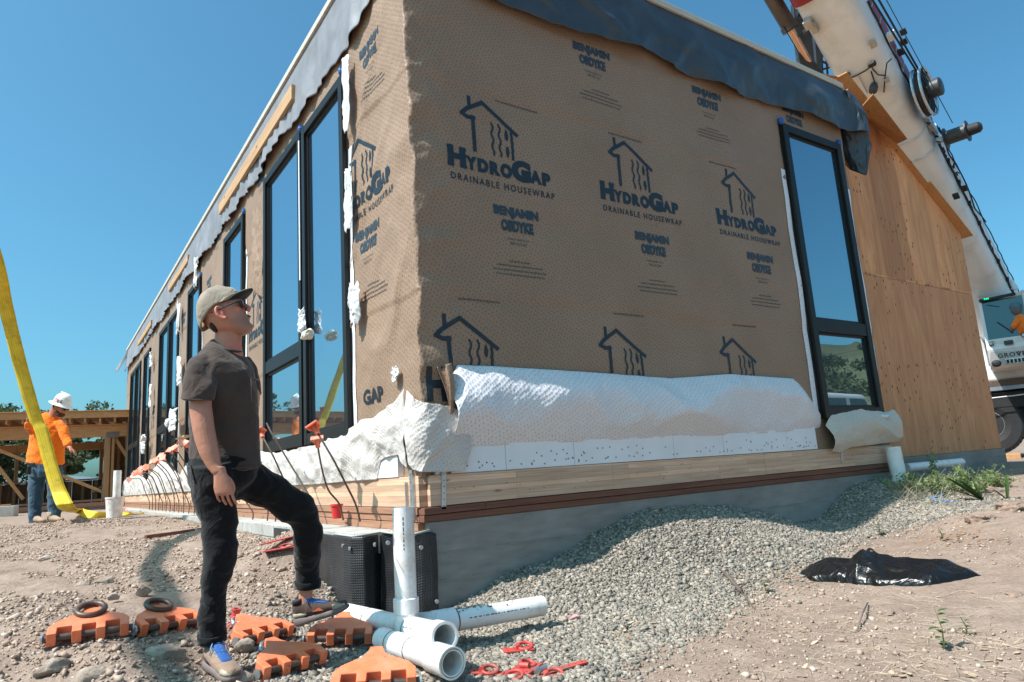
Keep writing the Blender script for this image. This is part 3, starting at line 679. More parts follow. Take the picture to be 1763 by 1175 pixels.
# ================================================================ plywood-clad building behind
ply = empty('plywood_building', (8.5, .5, 0), 'tall shed-roofed building sheathed in bare orange plywood behind the wrapped house', 'building')
def plymat():
    k = N('plywood', .7); c = k.n('ShaderNodeTexCoord'); sp = k.n('ShaderNodeSeparateXYZ'); k.l(c.outputs['Object'], sp.inputs[0])
    cb = k.n('ShaderNodeCombineXYZ'); k.l(sp.outputs[0], cb.inputs[0]); k.l(sp.outputs[2], cb.inputs[1])
    mp = k.n('ShaderNodeMapping'); mp.inputs['Scale'].default_value = (3, .5, 1); k.l(cb.outputs[0], mp.inputs[0])
    g = k.noise(mp.outputs[0], 2.2, 7, .62, 1.1); base = k.ramp(g, [(.3, (.47, .20, .085)), (.5, (.58, .26, .115)), (.72, (.68, .34, .155))])
    # veneer patches: columns of different tone in the upper course
    br = k.n('ShaderNodeTexBrick'); br.offset = .0; br.inputs['Scale'].default_value = 1; br.inputs['Brick Width'].default_value = .27; br.inputs['Row Height'].default_value = 2.44
    br.inputs['Mortar Size'].default_value = 0; br.inputs['Color1'].default_value = (.62, .58, .55, 1); br.inputs['Color2'].default_value = (1.5, 1.5, 1.4, 1)
    mq = k.n('ShaderNodeMapping'); mq.inputs['Location'].default_value = (0, -.08, 0); k.l(cb.outputs[0], mq.inputs[0]); k.l(mq.outputs[0], br.inputs['Vector'])
    up = k.n('ShaderNodeMath', operation='GREATER_THAN'); k.l(sp.outputs[2], up.inputs[0]); up.inputs[1].default_value = 2.49
    cc = k.mix(up.outputs[0], base, k.mix(.8, base, br.outputs['Color'], 'MULTIPLY'))
    # knots
    v = k.n('ShaderNodeTexVoronoi', voronoi_dimensions='2D'); m2 = k.n('ShaderNodeMapping'); m2.inputs['Scale'].default_value = (7.5, 4.2, 1); k.l(cb.outputs[0], m2.inputs[0]); k.l(m2.outputs[0], v.inputs['Vector']); v.inputs['Scale'].default_value = 1
    kn = k.ramp(v.outputs['Distance'], [(.07, 1.), (.12, 0.)]); gate = k.ramp(k.noise(cb.outputs[0], 1.4, 3), [(.5, 0.), (.56, 1.)])
    cc = k.mix(k.mix(1., kn, gate, 'MULTIPLY'), cc, (.09, .035, .015)); k.col(cc)
    ms = k.n('ShaderNodeMapping'); ms.inputs['Scale'].default_value = (70, 2.5, 1); k.l(cb.outputs[0], ms.inputs[0]); k.bump(k.noise(ms.outputs[0], 1, 4), .15, .002); return k.m
M['ply'] = plymat()
PY = .5
pl = onY(1440, 135, PY); pr = onY(1645, 392, PY); seam = 2.49
X0 = 6.05; X1 = 10.19; sl_ = (pr[2]-pl[2])/(pr[0]-pl[0])
zt = lambda x: min(pl[2]+sl_*(x-pl[0]), 99) if x > pl[0] else pl[2]-.12*(pl[0]-x)
jx = onY(1650, 660, PY)[0]
mb = MB()
def pan(x0, x1, z0, z1f, yy=0): mb.prism([(x0+.002, z0), (x1-.002, z0), (x1-.002, z1f(x1)), (x0+.002, z1f(x0))], (0, PY+yy, 0), (1, 0, 0), (0, 0, 1), (0, 1, 0), .018)
pan(X0, jx, .03, lambda x: seam-.002); pan(jx+.004, X1, .03, lambda x: seam-.002, .003)
cuts = [X0, pl[0]+.05, 8.15, 9.37, X1]
for a, b in zip(cuts[:-1], cuts[1:]):
    if a < pl[0] and b > pl[0]: pan(a, pl[0], seam+.003, zt); pan(pl[0], b, seam+.003, zt)
    else: pan(a, b, seam+.003, zt)
mb.build('plywood_sheathing', M['ply'], ply)
mb = MB(); mb.prism([(.52, .03), (6.5, .03), (6.5, pr[2]), (.52, pr[2])], (X1-.02, 0, 0), (0, 1, 0), (0, 0, 1), (1, 0, 0), .018); mb.build('plywood_sheathing', M['ply'], ply)
mb = MB(); mb.bb(X0, X1-.03, PY+.02, 6.4, .02, seam); 
mb.prism([(X0, seam), (X1-.03, seam), (X1-.03, pr[2]-.02), (pl[0], pl[2]-.04), (X0, zt(X0)-.05)], (0, PY+.02, 0), (1, 0, 0), (0, 0, 1), (0, 1, 0), 5.8); mb.build('wall_framing', M['lumberz'], ply)
mb = MB(); mb.bb(X0-.1, X1+.02, PY-.03, 6.4, -.9, .026); mb.build('foundation', M['conc'], ply)
# roof edge strips (thin rake boards seen from below)
def rake(x0, x1, w, name='rake_board', up=0, yo=0, th=.02):
    mb = MB(); z0 = zt(x0)+up; z1 = zt(x1)+up; Y0 = PY-w
    mb.add([(x0, Y0, z0), (x1, Y0, z1), (x1, PY+.3+yo, z1), (x0, PY+.3+yo, z0), (x0, Y0, z0+th), (x1, Y0, z1+th), (x1, PY+.3+yo, z1+th), (x0, PY+.3+yo, z0+th)],
           [(0, 1, 2, 3), (4, 7, 6, 5), (0, 4, 5, 1), (1, 5, 6, 2), (2, 6, 7, 3), (3, 7, 4, 0)])
    mb.build(name, M['lumberx'], ply)
rake(pl[0], pl[0]+1.05, .16, up=.002); rake(pl[0]+1.0, 9.2, .09, up=.001); rake(9.15, X1+.12, .13, up=.012)
# overhanging loose sheet
a = onY(1485, 170, .18); mb = MB(); q = [onY(1477, 192, PY), onY(1503, 163, .05), onY(1562, 240, .05), onY(1541, 250, PY)]
V = [tuple(p) for p in q]+[(p[0], p[1], p[2]+.018) for p in q]; mb.add(V, [(0, 1, 2, 3), (4, 7, 6, 5), (0, 4, 5, 1), (1, 5, 6, 2), (2, 6, 7, 3), (3, 7, 4, 0)])
mb.build('overhanging_sheet', M['lumberx'], ply)
mb = MB(); mb.add([(pl[0]-.0, PY-.02, pl[2]+.02), (pl[0]-.0, 6.5, pl[2]+.02), (pl[0]-1.2, 6.5, pl[2]-.2), (pl[0]-1.2, PY-.02, pl[2]-.2)], [(0, 1, 2, 3)])
mb.add([(pl[0], PY-.02, pl[2]+.03), (X1+.1, PY-.02, zt(X1+.1)+.035), (X1+.1, 6.5, zt(X1+.1)+.035), (pl[0], 6.5, pl[2]+.03)], [(0, 1, 2, 3)])
o = mb.build('roof_deck', M['lumberx'], ply); md = o.modifiers.new('s', 'SOLIDIFY'); md.thickness = .012; md.offset = 1
# ================================================================ ground
ctrl = []
def cz(x, y, z): ctrl.append(onZ(x, y, z))
def cw(*p): ctrl.append(np.array(p, float))
for p in ((0, 0, -.70), (.58, 0, -.487), (1.2, 0, -.36), (1.78, 0, -.185), (2.4, 0, -.19), (2.98, 0, -.235), (3.5, 0, -.36), (3.97, 0, -.48), (4.45, 0, -.40), (5.0, 0, -.19), (5.5, 0, -.17), (6.1, 0, -.20),
          (.6, -.4, -.62), (1.2, -.4, -.52), (1.8, -.4, -.40), (2.4, -.4, -.37), (3., -.45, -.42), (3.97, -.4, -.53), (5, -.4, -.33), (5.6, -.4, -.30),
          (1.2, -.9, -.68), (2.0, -.9, -.62), (3.0, -1.0, -.58), (4, -1., -.58), (5, -1., -.45), (6, -1, -.36)): cw(*p)
for p in ((1200, 1050, -.70), (1380, 980, -.62), (1450, 935, -.56), (1660, 885, -.42), (1763, 1100, -.66), (1763, 900, -.42), (1712, 803, -.25), (1763, 790, -.28), (1040, 1150, -.72), (881, 1175, -.72), (600, 1170, -.68)): cz(*p)
ctrl.append(dep(0, 1175, 2.9)); ctrl.append(dep(385, 1163, 3.18)); ctrl.append(dep(150, 1112, 3.2)); ctrl.append(dep(293, 1088, 3.5)); ctrl.append(dep(500, 1165, 3.2)); ctrl.append(dep(640, 1180, 3.0))
ctrl.append(dep(583, 1108, 3.7)); ctrl.append(dep(0, 1000, 5.2)); ctrl.append(dep(250, 960, 6.0)); ctrl.append(dep(80, 905, 9.5)); ctrl.append(dep(540, 985, 5.0)); ctrl.append(dep(520, 918, 5.6))
for p in ((-.36, 3, -.25), (-.36, 2.2, -.30), (-.4, 1.5, -.42), (-.42, 1.0, -.60), (-.45, .5, -.70), (-.36, 6, -.22), (-.36, 12, -.2), (-.5, 20, -.18), (-3, 20, -.1), (-6, 8, -.15), (-8, 20, -.1), (-6, 0, -.5), (-4, -4, -.66), (0, -5, -.75), (5, -5, -.6), (10, -4, -.4),
          (11, 0, -.28), (16, 2.5, -.28), (20, 5, -.3), (20, -6, -.35), (16, -15, -.5), (0, -14, -.8), (-14, -8, -.5), (-14, 6, -.2), (-10, 30, -.1), (2, 34, -.1), (20, 25, -.2), (12, 12, -.25), (3, 10, -.3), (3, 3, -.6)): cw(*p)
CP = np.array(ctrl)
def _phi(d): return np.sqrt(d*d+.05)
_D = _phi(np.linalg.norm(CP[:, None, :2]-CP[None, :, :2], axis=2))
_w = np.linalg.solve(np.block([[_D+np.eye(len(CP))*-.02, np.ones((len(CP), 1))], [np.ones((1, len(CP))), np.zeros((1, 1))]]), np.r_[CP[:, 2], 0])
def gz0(x, y):
    x = np.asarray(x, float); y = np.asarray(y, float); sh = x.shape; q = np.stack([x.ravel(), y.ravel()], 1); out = np.zeros(len(q))
    for i in range(0, len(q), 40000):
        b = q[i:i+40000]; out[i:i+40000] = _phi(np.linalg.norm(b[:, None]-CP[None, :, :2], axis=2)) @ _w[:-1]+_w[-1]
    r = np.hypot(q[:, 0], q[:, 1]); t = np.clip((r-24)/14, 0, 1); t = t*t*(3-2*t); out = out*(1-t)+t*(-.2)
    return out.reshape(sh)
def G(x, y, gf=None):
    """ground point under a photo pixel"""
    d = ray(x, y); t = 1.5
    for i in range(400):
        p = CAM+d*t; h = float(gz0(p[0], p[1])); 
        if p[2] <= h: break
        t += max(.01, (p[2]-h)*.6)
    p = CAM+d*t; p[2] = h; return p
gpoly_px = [(556, 978), (610, 1000), (605, 1050), (480, 1075), (400, 1110), (440, 1178), (640, 1230), (900, 1240), (1035, 1178), (1110, 1110), (1190, 1070), (1240, 1035), (1330, 985), (1400, 960), (1450, 925), (1560, 905), (1700, 880), (1740, 860), (1600, 850)]
gpoly = np.array([G(*p)[:2] for p in gpoly_px]+[(6.6, .2), (-.2, .35), (-.5, .4)])
def inpoly(x, y, poly):
    c = np.zeros(x.shape, bool); n = len(poly)
    for i in range(n):
        x0, y0 = poly[i]; x1, y1 = poly[(i+1) % n]; cond = ((y0 > y) != (y1 > y))
        with np.errstate(divide='ignore', invalid='ignore'): xi = (x1-x0)*(y-y0)/(y1-y0+1e-12)+x0
        c ^= cond & (x < xi)
    return c
def gravel(x, y):
    n = .16*fbm(x*2.5, y*2.5, 101, 3); return inpoly(x+n, y+.12*fbm(x*3, y*3, 107, 3), gpoly)
def gz(x, y):
    x = np.asarray(x, float); y = np.asarray(y, float); z = gz0(x, y)
    left = 1/(1+np.exp((x+.9-.25*y*0)*4))*np.clip((y+2.2)*1.2, 0, 1)
    r = np.hypot(x+2, y+1); fade = np.exp(-(r/14)**2)
    z = z+.016*fbm(x*1.7, y*1.7, 111, 4)*fade+.010*np.clip(fbm(x*5, y*5, 117, 4)-.1, 0, 1)*fade-.012*np.clip(fbm(x*3.1, y*3.1, 119, 3)-.35, 0, 1)*fade + left*fade*(.035*(fbm(x*2.3, y*2.3, 113, 5)))+.006*fbm(x*9, y*9, 115, 3)*fade
    return z
# one ground sheet: fine near the camera, reaching the horizon
def axis(c, lo, hi, fine, far):
    a = [0.]; s = fine
    while a[-1] < far: a.append(a[-1]+s); s *= 1.0 if a[-1] < hi else 1.16
    a = np.array(a); b = [0.]; s = fine
    while b[-1] < far: b.append(b[-1]+s); s *= 1.0 if b[-1] < lo else 1.16
    return np.r_[c-np.array(b)[::-1], c+a[1:]]
gxs = axis(0., 4.0, 9.5, .034, 2600); gys = axis(-.5, 3.2, 9, .034, 2600)
XX, YY = np.meshgrid(gxs, gys); ZZ = gz(XX, YY)
R_ = np.hypot(XX, YY); ZZ -= np.clip(R_-60, 0, None)*.004*(R_ < 1e9)
nx, ny = len(gxs), len(gys); i = np.arange((nx-1)*(ny-1)); rr = i//(nx-1); cc_ = i % (nx-1); a = rr*nx+cc_
Fg = np.stack([a, a+1, a+nx+1, a+nx], 1)
def ground_mat():
    k = N('dry_soil', .95); co = k.co('Object')
    big = k.noise(co, .9, 6, .6); med = k.noise(co, 7, 6, .65); fin = k.noise(co, 60, 5, .7)
    s = k.ramp(big, [(.3, (.20, .135, .10)), (.55, (.285, .203, .157)), (.75, (.38, .285, .23))])
    s = k.mix(.5, s, k.ramp(med, [(.3, (.155, .10, .073)), (.5, (.28, .195, .148)), (.72, (.44, .34, .275))]))
    dk = k.ramp(k.noise(co, 3.1, 7, .7), [(.50, 0.), (.66, .7)]); s = k.mix(dk, s, (.18, .12, .09))
    s = k.mix(.28, s, k.ramp(fin, [(.3, (.14, .10, .075)), (.7, (.48, .40, .33))]))
    at = k.n('ShaderNodeAttribute', attribute_name='gravel')
    g = k.ramp(k.noise(co, 70, 3, .6), [(.3, (.06, .06, .053)), (.7, (.20, .195, .17))])
    k.col(k.mix(at.outputs['Fac'], s, g)); k.b.inputs['Specular IOR Level'].default_value = .15
    k.bump(fin, .6, .01); k.bump(med, .5, .03)
    v = k.n('ShaderNodeTexVoronoi'); v.inputs['Scale'].default_value = 38; k.l(co, v.inputs['Vector']); k.bump(v.outputs['Distance'], .35, .012); return k.m
ground = bulk('ground', np.stack([XX.ravel(), YY.ravel(), ZZ.ravel()], 1), Fg, ground_mat(), smooth=True); tag(ground, kind='structure')
gm = gravel(XX.ravel(), YY.ravel()).astype(np.float32)
at = ground.data.attributes.new('gravel', 'FLOAT', 'POINT'); at.data.foreach_set('value', gm)
# ---- loose stones, one mesh of tens of thousands
_bm = bmesh.new(); bmesh.ops.create_icosphere(_bm, subdivisions=1, radius=1); ICOV = np.array([v.co[:] for v in _bm.verts]); ICOF = np.array([[v.index for v in f.verts] for f in _bm.faces]); _bm.free()
CUBV = np.array([[x, y, z] for x in (-1, 1) for y in (-1, 1) for z in (-1, 1)], float)*.72
CUBF = np.array([q for a, b, c, d in ((0, 1, 3, 2), (4, 6, 7, 5), (0, 4, 5, 1), (2, 3, 7, 6), (0, 2, 6, 4), (1, 5, 7, 3)) for q in ((a, b, c), (a, c, d))])
def stones(name, P, r, mat, flat=(.55, .9), sink=.25, seed=1, jag=.28, colname='tone'):
    g = np.random.default_rng(seed); n = len(P); V = CUBV[None]*(1+jag*g.uniform(-1.3, 1, (n, 8, 1)))+jag*.5*g.uniform(-1, 1, (n, 8, 3)); ICOV_, ICOF_ = CUBV, CUBF
    sc = np.stack([g.uniform(.75, 1.3, n), g.uniform(.6, 1.0, n), g.uniform(*flat, n)], 1); V = V*sc[:, None, :]
    a = g.uniform(0, 2*np.pi, n); t = g.normal(0, .5, n); ca, sa = np.cos(a), np.sin(a); ct, st = np.cos(t), np.sin(t)
    Rx = np.zeros((n, 3, 3)); Rx[:, 0, 0] = 1; Rx[:, 1, 1] = ct; Rx[:, 1, 2] = -st; Rx[:, 2, 1] = st; Rx[:, 2, 2] = ct
    Rz = np.zeros((n, 3, 3)); Rz[:, 2, 2] = 1; Rz[:, 0, 0] = ca; Rz[:, 0, 1] = -sa; Rz[:, 1, 0] = sa; Rz[:, 1, 1] = ca
    V = np.einsum('nij,nkj->nki', Rz @ Rx, V)*r[:, None, None]
    Q = P.copy(); Q[:, 2] += r*(.6-sink); V = V+Q[:, None, :]
    F = ICOF_[None]+(np.arange(n)*8)[:, None, None]
    o = bulk(name, V.reshape(-1, 3), F.reshape(-1, 3), mat)
    at = o.data.attributes.new(colname, 'FLOAT', 'POINT'); at.data.foreach_set('value', np.repeat(g.random(n), 8).astype(np.float32)); return o
def stone_mat(name, stops, rough=.9):
    k = N(name, rough); at = k.n('ShaderNodeAttribute', attribute_name='tone'); c = k.ramp(at.outputs['Fac'], stops)
    c = k.mix(.3, c, k.ramp(k.noise(k.co(), 160, 3), [(.3, tuple(x*.55 for x in stops[0][1])), (.7, stops[-1][1])])); k.col(c)
    k.b.inputs['Specular IOR Level'].default_value = .2; return k.m
M['gstone'] = stone_mat('gravel_stone', [(0, (.12, .117, .10)), (.35, (.22, .212, .18)), (.7, (.32, .30, .255)), (.93, (.45, .41, .345)), (1, (.55, .41, .31))])
M['clod'] = stone_mat('soil_clod', [(0, (.25, .17, .125)), (.5, (.40, .29, .22)), (.85, (.50, .39, .31)), (1, (.62, .52, .43))])
def scatter(n, box, fn, near=(-2.1, -4.2), bias=1.6, seed=5):
    g = np.random.default_rng(seed); x = g.uniform(box[0], box[1], n*8); y = g.uniform(box[2], box[3], n*8)
    d = np.hypot(x-near[0], y-near[1]); keep = g.random(len(x)) < np.clip((2.6/d)**bias, 0, 1)
    x, y = x[keep], y[keep]; k = fn(x, y); x, y = x[k], y[k]; x, y = x[:n], y[:n]
    return np.stack([x, y, gz(x, y)], 1)
notwall = lambda x, y: ~((x > 0) & (y > -.03)) & ~((x > -.33) & (y > .42))
P = scatter(150000, (-1.6, 8, -3.4, 1.6), lambda x, y: gravel(x+.13*np.random.default_rng(3).normal(size=x.shape), y+.13*np.random.default_rng(4).normal(size=x.shape)) & notwall(x, y), bias=1.0, seed=5)
g_ = np.random.default_rng(8); r = np.clip(g_.lognormal(math.log(.0070), .42, len(P)), .0035, .022)
tag(stones('gravel', P, r, M['gstone'], seed=2, sink=.3, jag=.4), 'grey crushed gravel heaped against the concrete foundation', 'gravel', kind='stuff')
P = scatter(95000, (-5.5, 0, -3.0, 9), lambda x, y: ~gravel(x, y) & notwall(x, y) & (x < -.3) & (fbm(x*1.3, y*1.3, 121, 3)+.45 > 0), bias=.9, seed=6)
r = np.clip(g_.lognormal(math.log(.0043), .62, len(P)), .0022, .020)
tag(stones('soil_clods', P, r, M['clod'], seed=3, flat=(.6, 1.0), jag=.5), 'dry tan soil broken into clods and pebbles on the left', 'soil', kind='stuff')
P = scatter(22000, (-.5, 12, -4.2, 1), lambda x, y: ~gravel(x, y) & notwall(x, y) & ((x > -.4) | (y < -1.8)) & (fbm(x*1.5, y*1.5, 131, 3) > -.1), bias=.7, seed=9)
r = np.clip(g_.lognormal(math.log(.0034), .6, len(P)), .0018, .018)
tag(stones('soil_crumbs', P, r, M['clod'], seed=4), 'small crumbs of dry brown soil scattered over the bare ground on the right', 'soil', kind='stuff')
# individual rocks
def rock(px, size, lab, seed, sc=(1.2, .9, .7), tone=(.30, .24, .19)):
    p = G(*px); bm = bmesh.new(); bmesh.ops.create_icosphere(bm, subdivisions=4, radius=1); co = np.array([v.co[:] for v in bm.verts])
    # facets: clip the ball by a handful of planes
    g = np.random.default_rng(seed); r = np.ones(len(co))
    for k in range(11):
        n_ = g.normal(size=3); n_ /= np.linalg.norm(n_); d = g.uniform(.55, .85); c = co @ n_; r = np.where(c*r > d, d/np.maximum(c, 1e-3), r)
    r *= 1+.07*fbm(co[:, 0]*3+seed, co[:, 1]*3+co[:, 2]*2, seed, 4)
    Q = co*r[:, None]*np.array(sc)*size; Q += p+[0, 0, size*sc[2]*.35]
    for v, q in zip(bm.verts, Q): v.co = q
    me = bpy.data.meshes.new('rock'); bm.to_mesh(me); bm.free()
    o = link('rock', me, M['rock'], None, True); return tag(o, lab, 'rock', 'rocks on the bare ground')
def rmat():
    k = N('rock', .95); co = k.co(); k.col(k.ramp(k.noise(co, 14, 7, .7), [(.28, (.17, .125, .095)), (.5, (.32, .25, .195)), (.75, (.50, .43, .36))])); k.bump(k.noise(co, 40, 6, .7), .8, .012); k.bump(k.noise(co, 12, 4), .6, .03); return k.m
M['rock'] = rmat()
rock((283, 1138), .085, 'largest brown rock, in the shadow stripe left of the standing man', 3)
rock((421, 1122), .045, 'brown rock leaning on the lifting block behind the standing man\'s shoe', 5, (1.2, .9, 1.0))
rock((398, 1182), .075, 'flat tan rock against the toe of the standing shoe at the bottom edge', 7, (1.3, 1, .55))
rock((181, 1006), .05, 'pale rock farthest left among the group left of the shadow stripe', 9, (1.2, .8, .7))
rock((143, 1010), .05, 'brown rock, farthest from the man of the group above the left lifting block', 11)
rock((247, 1022), .052, 'angular cream rock just left of the shadow stripe', 13, (1, .8, .9))
rock((243, 1003), .05, 'flat brown rock just above the angular cream rock', 15, (1.4, .8, .6))
rock((196, 1032), .04, 'small rock between the left lifting block and the pale rock', 17)
rock((165, 1170), .10, 'flat pale slab of rock half buried in the bottom left corner', 19, (1.5, 1, .4))
rock((90, 1160), .06, 'broken tan rock lying left of the half-buried slab', 21)
rock((232, 1168), .05, 'small tan rock lying right of the half-buried slab', 23)
rock((85, 964), .06, 'low rock on the open soil below the orange-shirted worker', 25, (1.4, .8, .5))
# ================================================================ background: timber frame, trees, hills
def hills(name, y0, pts, depth, mat, col):
    P = np.array(pts, float); n = 160; V = []
    xs = np.linspace(P[0, 0], P[-1, 0], n); zs = np.interp(xs, P[:, 0], P[:, 1])
    return xs, zs
def ridge(name, cx, cy, ang0, ang1, dist, h, seed, mat, width=700):
    """long rounded ridge along an arc seen from (cx,cy)"""
    na, nr = 260, 14; V = []
    for j in range(nr):
        t = j/(nr-1)
        for i in range(na):
            a = rad(ang0+(ang1-ang0)*i/(na-1)); r = dist+width*t; e = math.sin(math.pi*min(1, t*1.0))
            hh = h*(e**.8)*(.75+.28*float(vn(i*.05, t*0, seed))+.10*float(vn(i*.23, t*2, seed+1))+.04*float(vn(i*.7, t*5, seed+2)))
            V.append((cx+r*math.sin(a), cy+r*math.cos(a), hh-10))
    F = [(j*na+i, j*na+i+1, (j+1)*na+i+1, (j+1)*na+i) for j in range(nr-1) for i in range(na-1)]
    o = bulk(name, V, F, mat, smooth=True); return tag(o, kind='structure')
M['hillfar'] = simple('far_hill_hazed', (.115, .165, .19), .95, .15, .004, bump=0)  # distance haze put into the hill's blue-grey colour
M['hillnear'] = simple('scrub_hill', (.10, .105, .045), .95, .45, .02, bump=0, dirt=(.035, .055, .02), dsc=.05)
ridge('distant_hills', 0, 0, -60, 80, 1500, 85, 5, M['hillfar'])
ridge('hills', 0, 0, 95, 215, 260, 62, 9, M['hillnear'], 240)
# ---- open timber frame at the far left
fr = empty('timber_building', (-2, 20, -.1), 'open timber-framed building with exposed beams and joists behind the worker', 'building')
lxm, lzm = M['lumberx'], M['lumberz']
FY = 19.6; z_top = lambda: 0
A = dep(0, 730, 20.4); B = dep(222, 730, 20.0)
L0 = np.array([-7.5, 21.0, 0]); L1 = np.array([2.2, 19.4, 0])
def fp(t, z, off=0): 
    d = (L1-L0)/np.linalg.norm(L1-L0); n_ = np.array([-d[1], d[0], 0]); q = L0+(L1-L0)*t+n_*off; return np.array([q[0], q[1], z])
def tOf(px):   # parameter along the front line under a photo column
    best = None
    for i in range(2001):
        t = i/2000; q = fp(t, 1.0); v = q-CAM; x = 881.5+FPX*(v@_r)/(v@_f)
        if best is None or abs(x-px) < best[0]: best = (abs(x-px), t)
    return best[1]
def zAt(px, py):
    t = tOf(px); q = fp(t, 0); d = ray(px, py); h = d[:2]; k = np.dot(q[:2]-CAM[:2], h)/np.dot(h, h); return CAM[2]+d[2]*k
zt1 = zAt(110, 713); zt2 = zAt(110, 725); zt3 = zAt(110, 740); zt4 = zAt(110, 758)
def beam(nm, t0, t1, z0, z1, off0, off1, m, up=None):
    mb = MB(); mb.bar(fp(t0, (z0+z1)/2, (off0+off1)/2), fp(t1, (z0+z1)/2, (off0+off1)/2), abs(off1-off0), abs(z1-z0)); return mb.build(nm, m, fr, bevel=.004)
beam('fascia', 0, 1, zt2+.02, zt1, -.55, -.5, lxm); beam('header_beam', 0, 1, zt4+.05, zt3+.08, -.06, .06, lxm); beam('top_plate', 0, 1, zt3+.085, zt3+.125, -.07, .07, lxm)
beam('roof_deck', 0, 1, zt1+.004, zt1+.03, -.6, 3.6, lxm)
for i in range(26):
    t = i/26+.01; mb = MB(); mb.bar(fp(t, zt2-.02, -.5), fp(t, zt2-.02, 3.5), .045, .16); mb.build('joist', lxm, fr)
def post(px, z0=-.1, z1=None, w=.14, off=0., dt=0): 
    t = tOf(px)+dt; mb = MB(); mb.bar(fp(t, z0, off), fp(t, zt4+.06 if z1 is None else z1, off), w, w, (1, .1, 0)); return mb.build('post', lzm, fr, bevel=.004)
post(183); post(193, w=.07); post(-60); post(-200)
for px in (168, 150, -20, -90): post(px, off=3.4, w=.1)
mb = MB(); t = tOf(189); mb.bar(fp(t-.012, zt4+.10, -.072), fp(t+.022, zt4+.10, -.072), .006, .17); mb.build('steel_plate', simple('grey_plate', (.16, .13, .11), .5), fr)
beam('back_beam', 0, 1, zt4-.12, zt4+.12, 3.35, 3.47, lxm)
zr = zAt(100, 826)
for (a, b, za, zb_) in ((-200, 2, 0, 0), (2, 30, 0, 0)): pass
mb = MB(); 
for i in range(34):
    t0 = i/34; mb.bar(fp(t0+.0005, zr/2-.06, 3.30), fp(t0+1/34-.0005, zr/2-.06, 3.30), .025, zr+.1)
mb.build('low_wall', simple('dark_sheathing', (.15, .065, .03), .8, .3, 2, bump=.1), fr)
for i in range(26):
    mb = MB(); t = i/26+.006; mb.bar(fp(t, -.1, 3.2), fp(t, zr-.02, 3.2), .045, .09, (1, .1, 0)); mb.build('stud', lzm, fr)
beam('low_plate', 0, 1, zr, zr+.045, 3.14, 3.34, lxm)
# closed end wall of studs to the right
tq = tOf(166)
mb = MB(); mb.bar(fp(tq, 1.2, 3.36), fp(1.0, 1.2, 3.36), .02, 2.7); mb.build('end_sheathing', simple('brown_board', (.24, .11, .05), .8, .25, 3, bump=.1), fr)  # plain brown board colour
for i in range(7):
    mb = MB(); t = tq+i*.03; mb.bar(fp(t, -.1, 3.28), fp(t, zt4, 3.28), .045, .09, (1, .1, 0)); mb.build('stud', lzm, fr)
def brace(p, q, o0=.1, o1=.1, w=.09):
    a = fp(tOf(p[0]), zAt(*p), o0); b = fp(tOf(q[0]), zAt(*q), o1); mb = MB(); mb.bar(a, b, .04, w); mb.build('brace', lxm, fr, bevel=.003)
brace((-40, 762), (190, 852)); brace((-60, 740), (42, 860)); brace((196, 755), (230, 805)); brace((183, 738), (170, 752)); brace((155, 850), (205, 812), .5, 1.2, .05)
mb = MB(); mb.bar(fp(0, -.02, -.2), fp(1, -.02, -.2), .3, .12); mb.bar(fp(.2, .10, -.1), fp(1, .10, -.1), .2, .06); mb.build('floor_plate', M['silly'], fr)
mb = MB(); mb.bar(fp(0, -.12, 1.6), fp(1, -.12, 1.6), 3.8, .08); mb.build('slab', M['conc'], fr)
# ---- trees
LEAFC = {}
def leafmat(name, a, b):
    k = N(name, .6); at = k.n('ShaderNodeAttribute', attribute_name='tone'); k.col(k.ramp(at.outputs['Fac'], [(0, a), (1, b)])); k.b.inputs['Specular IOR Level'].default_value = .2
    tr = k.n('ShaderNodeBsdfTranslucent'); tr.inputs['Color'].default_value = (*[x*1.2 for x in b], 1); ms = k.n('ShaderNodeMixShader'); ms.inputs[0].default_value = .25
    k.l(k.b.outputs[0], ms.inputs[1]); k.l(tr.outputs[0], ms.inputs[2]); k.l(ms.outputs[0], k.t.nodes['Material Output'].inputs[0]); return k.m
M['leaf'] = leafmat('oak_leaves', (.035, .055, .025), (.10, .13, .06)); M['leaf2'] = leafmat('weed_leaves', (.10, .15, .05), (.24, .30, .13))
M['bark'] = simple('bark', (.13, .10, .08), .95, .3, 6, bump=.6, bd=.03, bs=12)
def leaves(name, C, size, mat, parent, seed=0, asp=.5, droop=0):
    g = np.random.default_rng(seed); n = len(C); a = g.normal(size=(n, 3)); a /= np.linalg.norm(a, axis=1)[:, None]; b = g.normal(size=(n, 3)); b -= (b*a).sum(1)[:, None]*a; b /= np.linalg.norm(b, axis=1)[:, None]
    s = size*g.uniform(.6, 1.3, n)[:, None]; V = np.stack([C-a*s, C-b*s*asp, C+a*s, C+b*s*asp], 1).reshape(-1, 3); F = np.arange(4*n).reshape(n, 4)
    o = bulk(name, V, F, mat, parent); at = o.data.attributes.new('tone', 'FLOAT', 'POINT'); at.data.foreach_set('value', np.repeat(g.random(n), 4).astype(np.float32)); return o
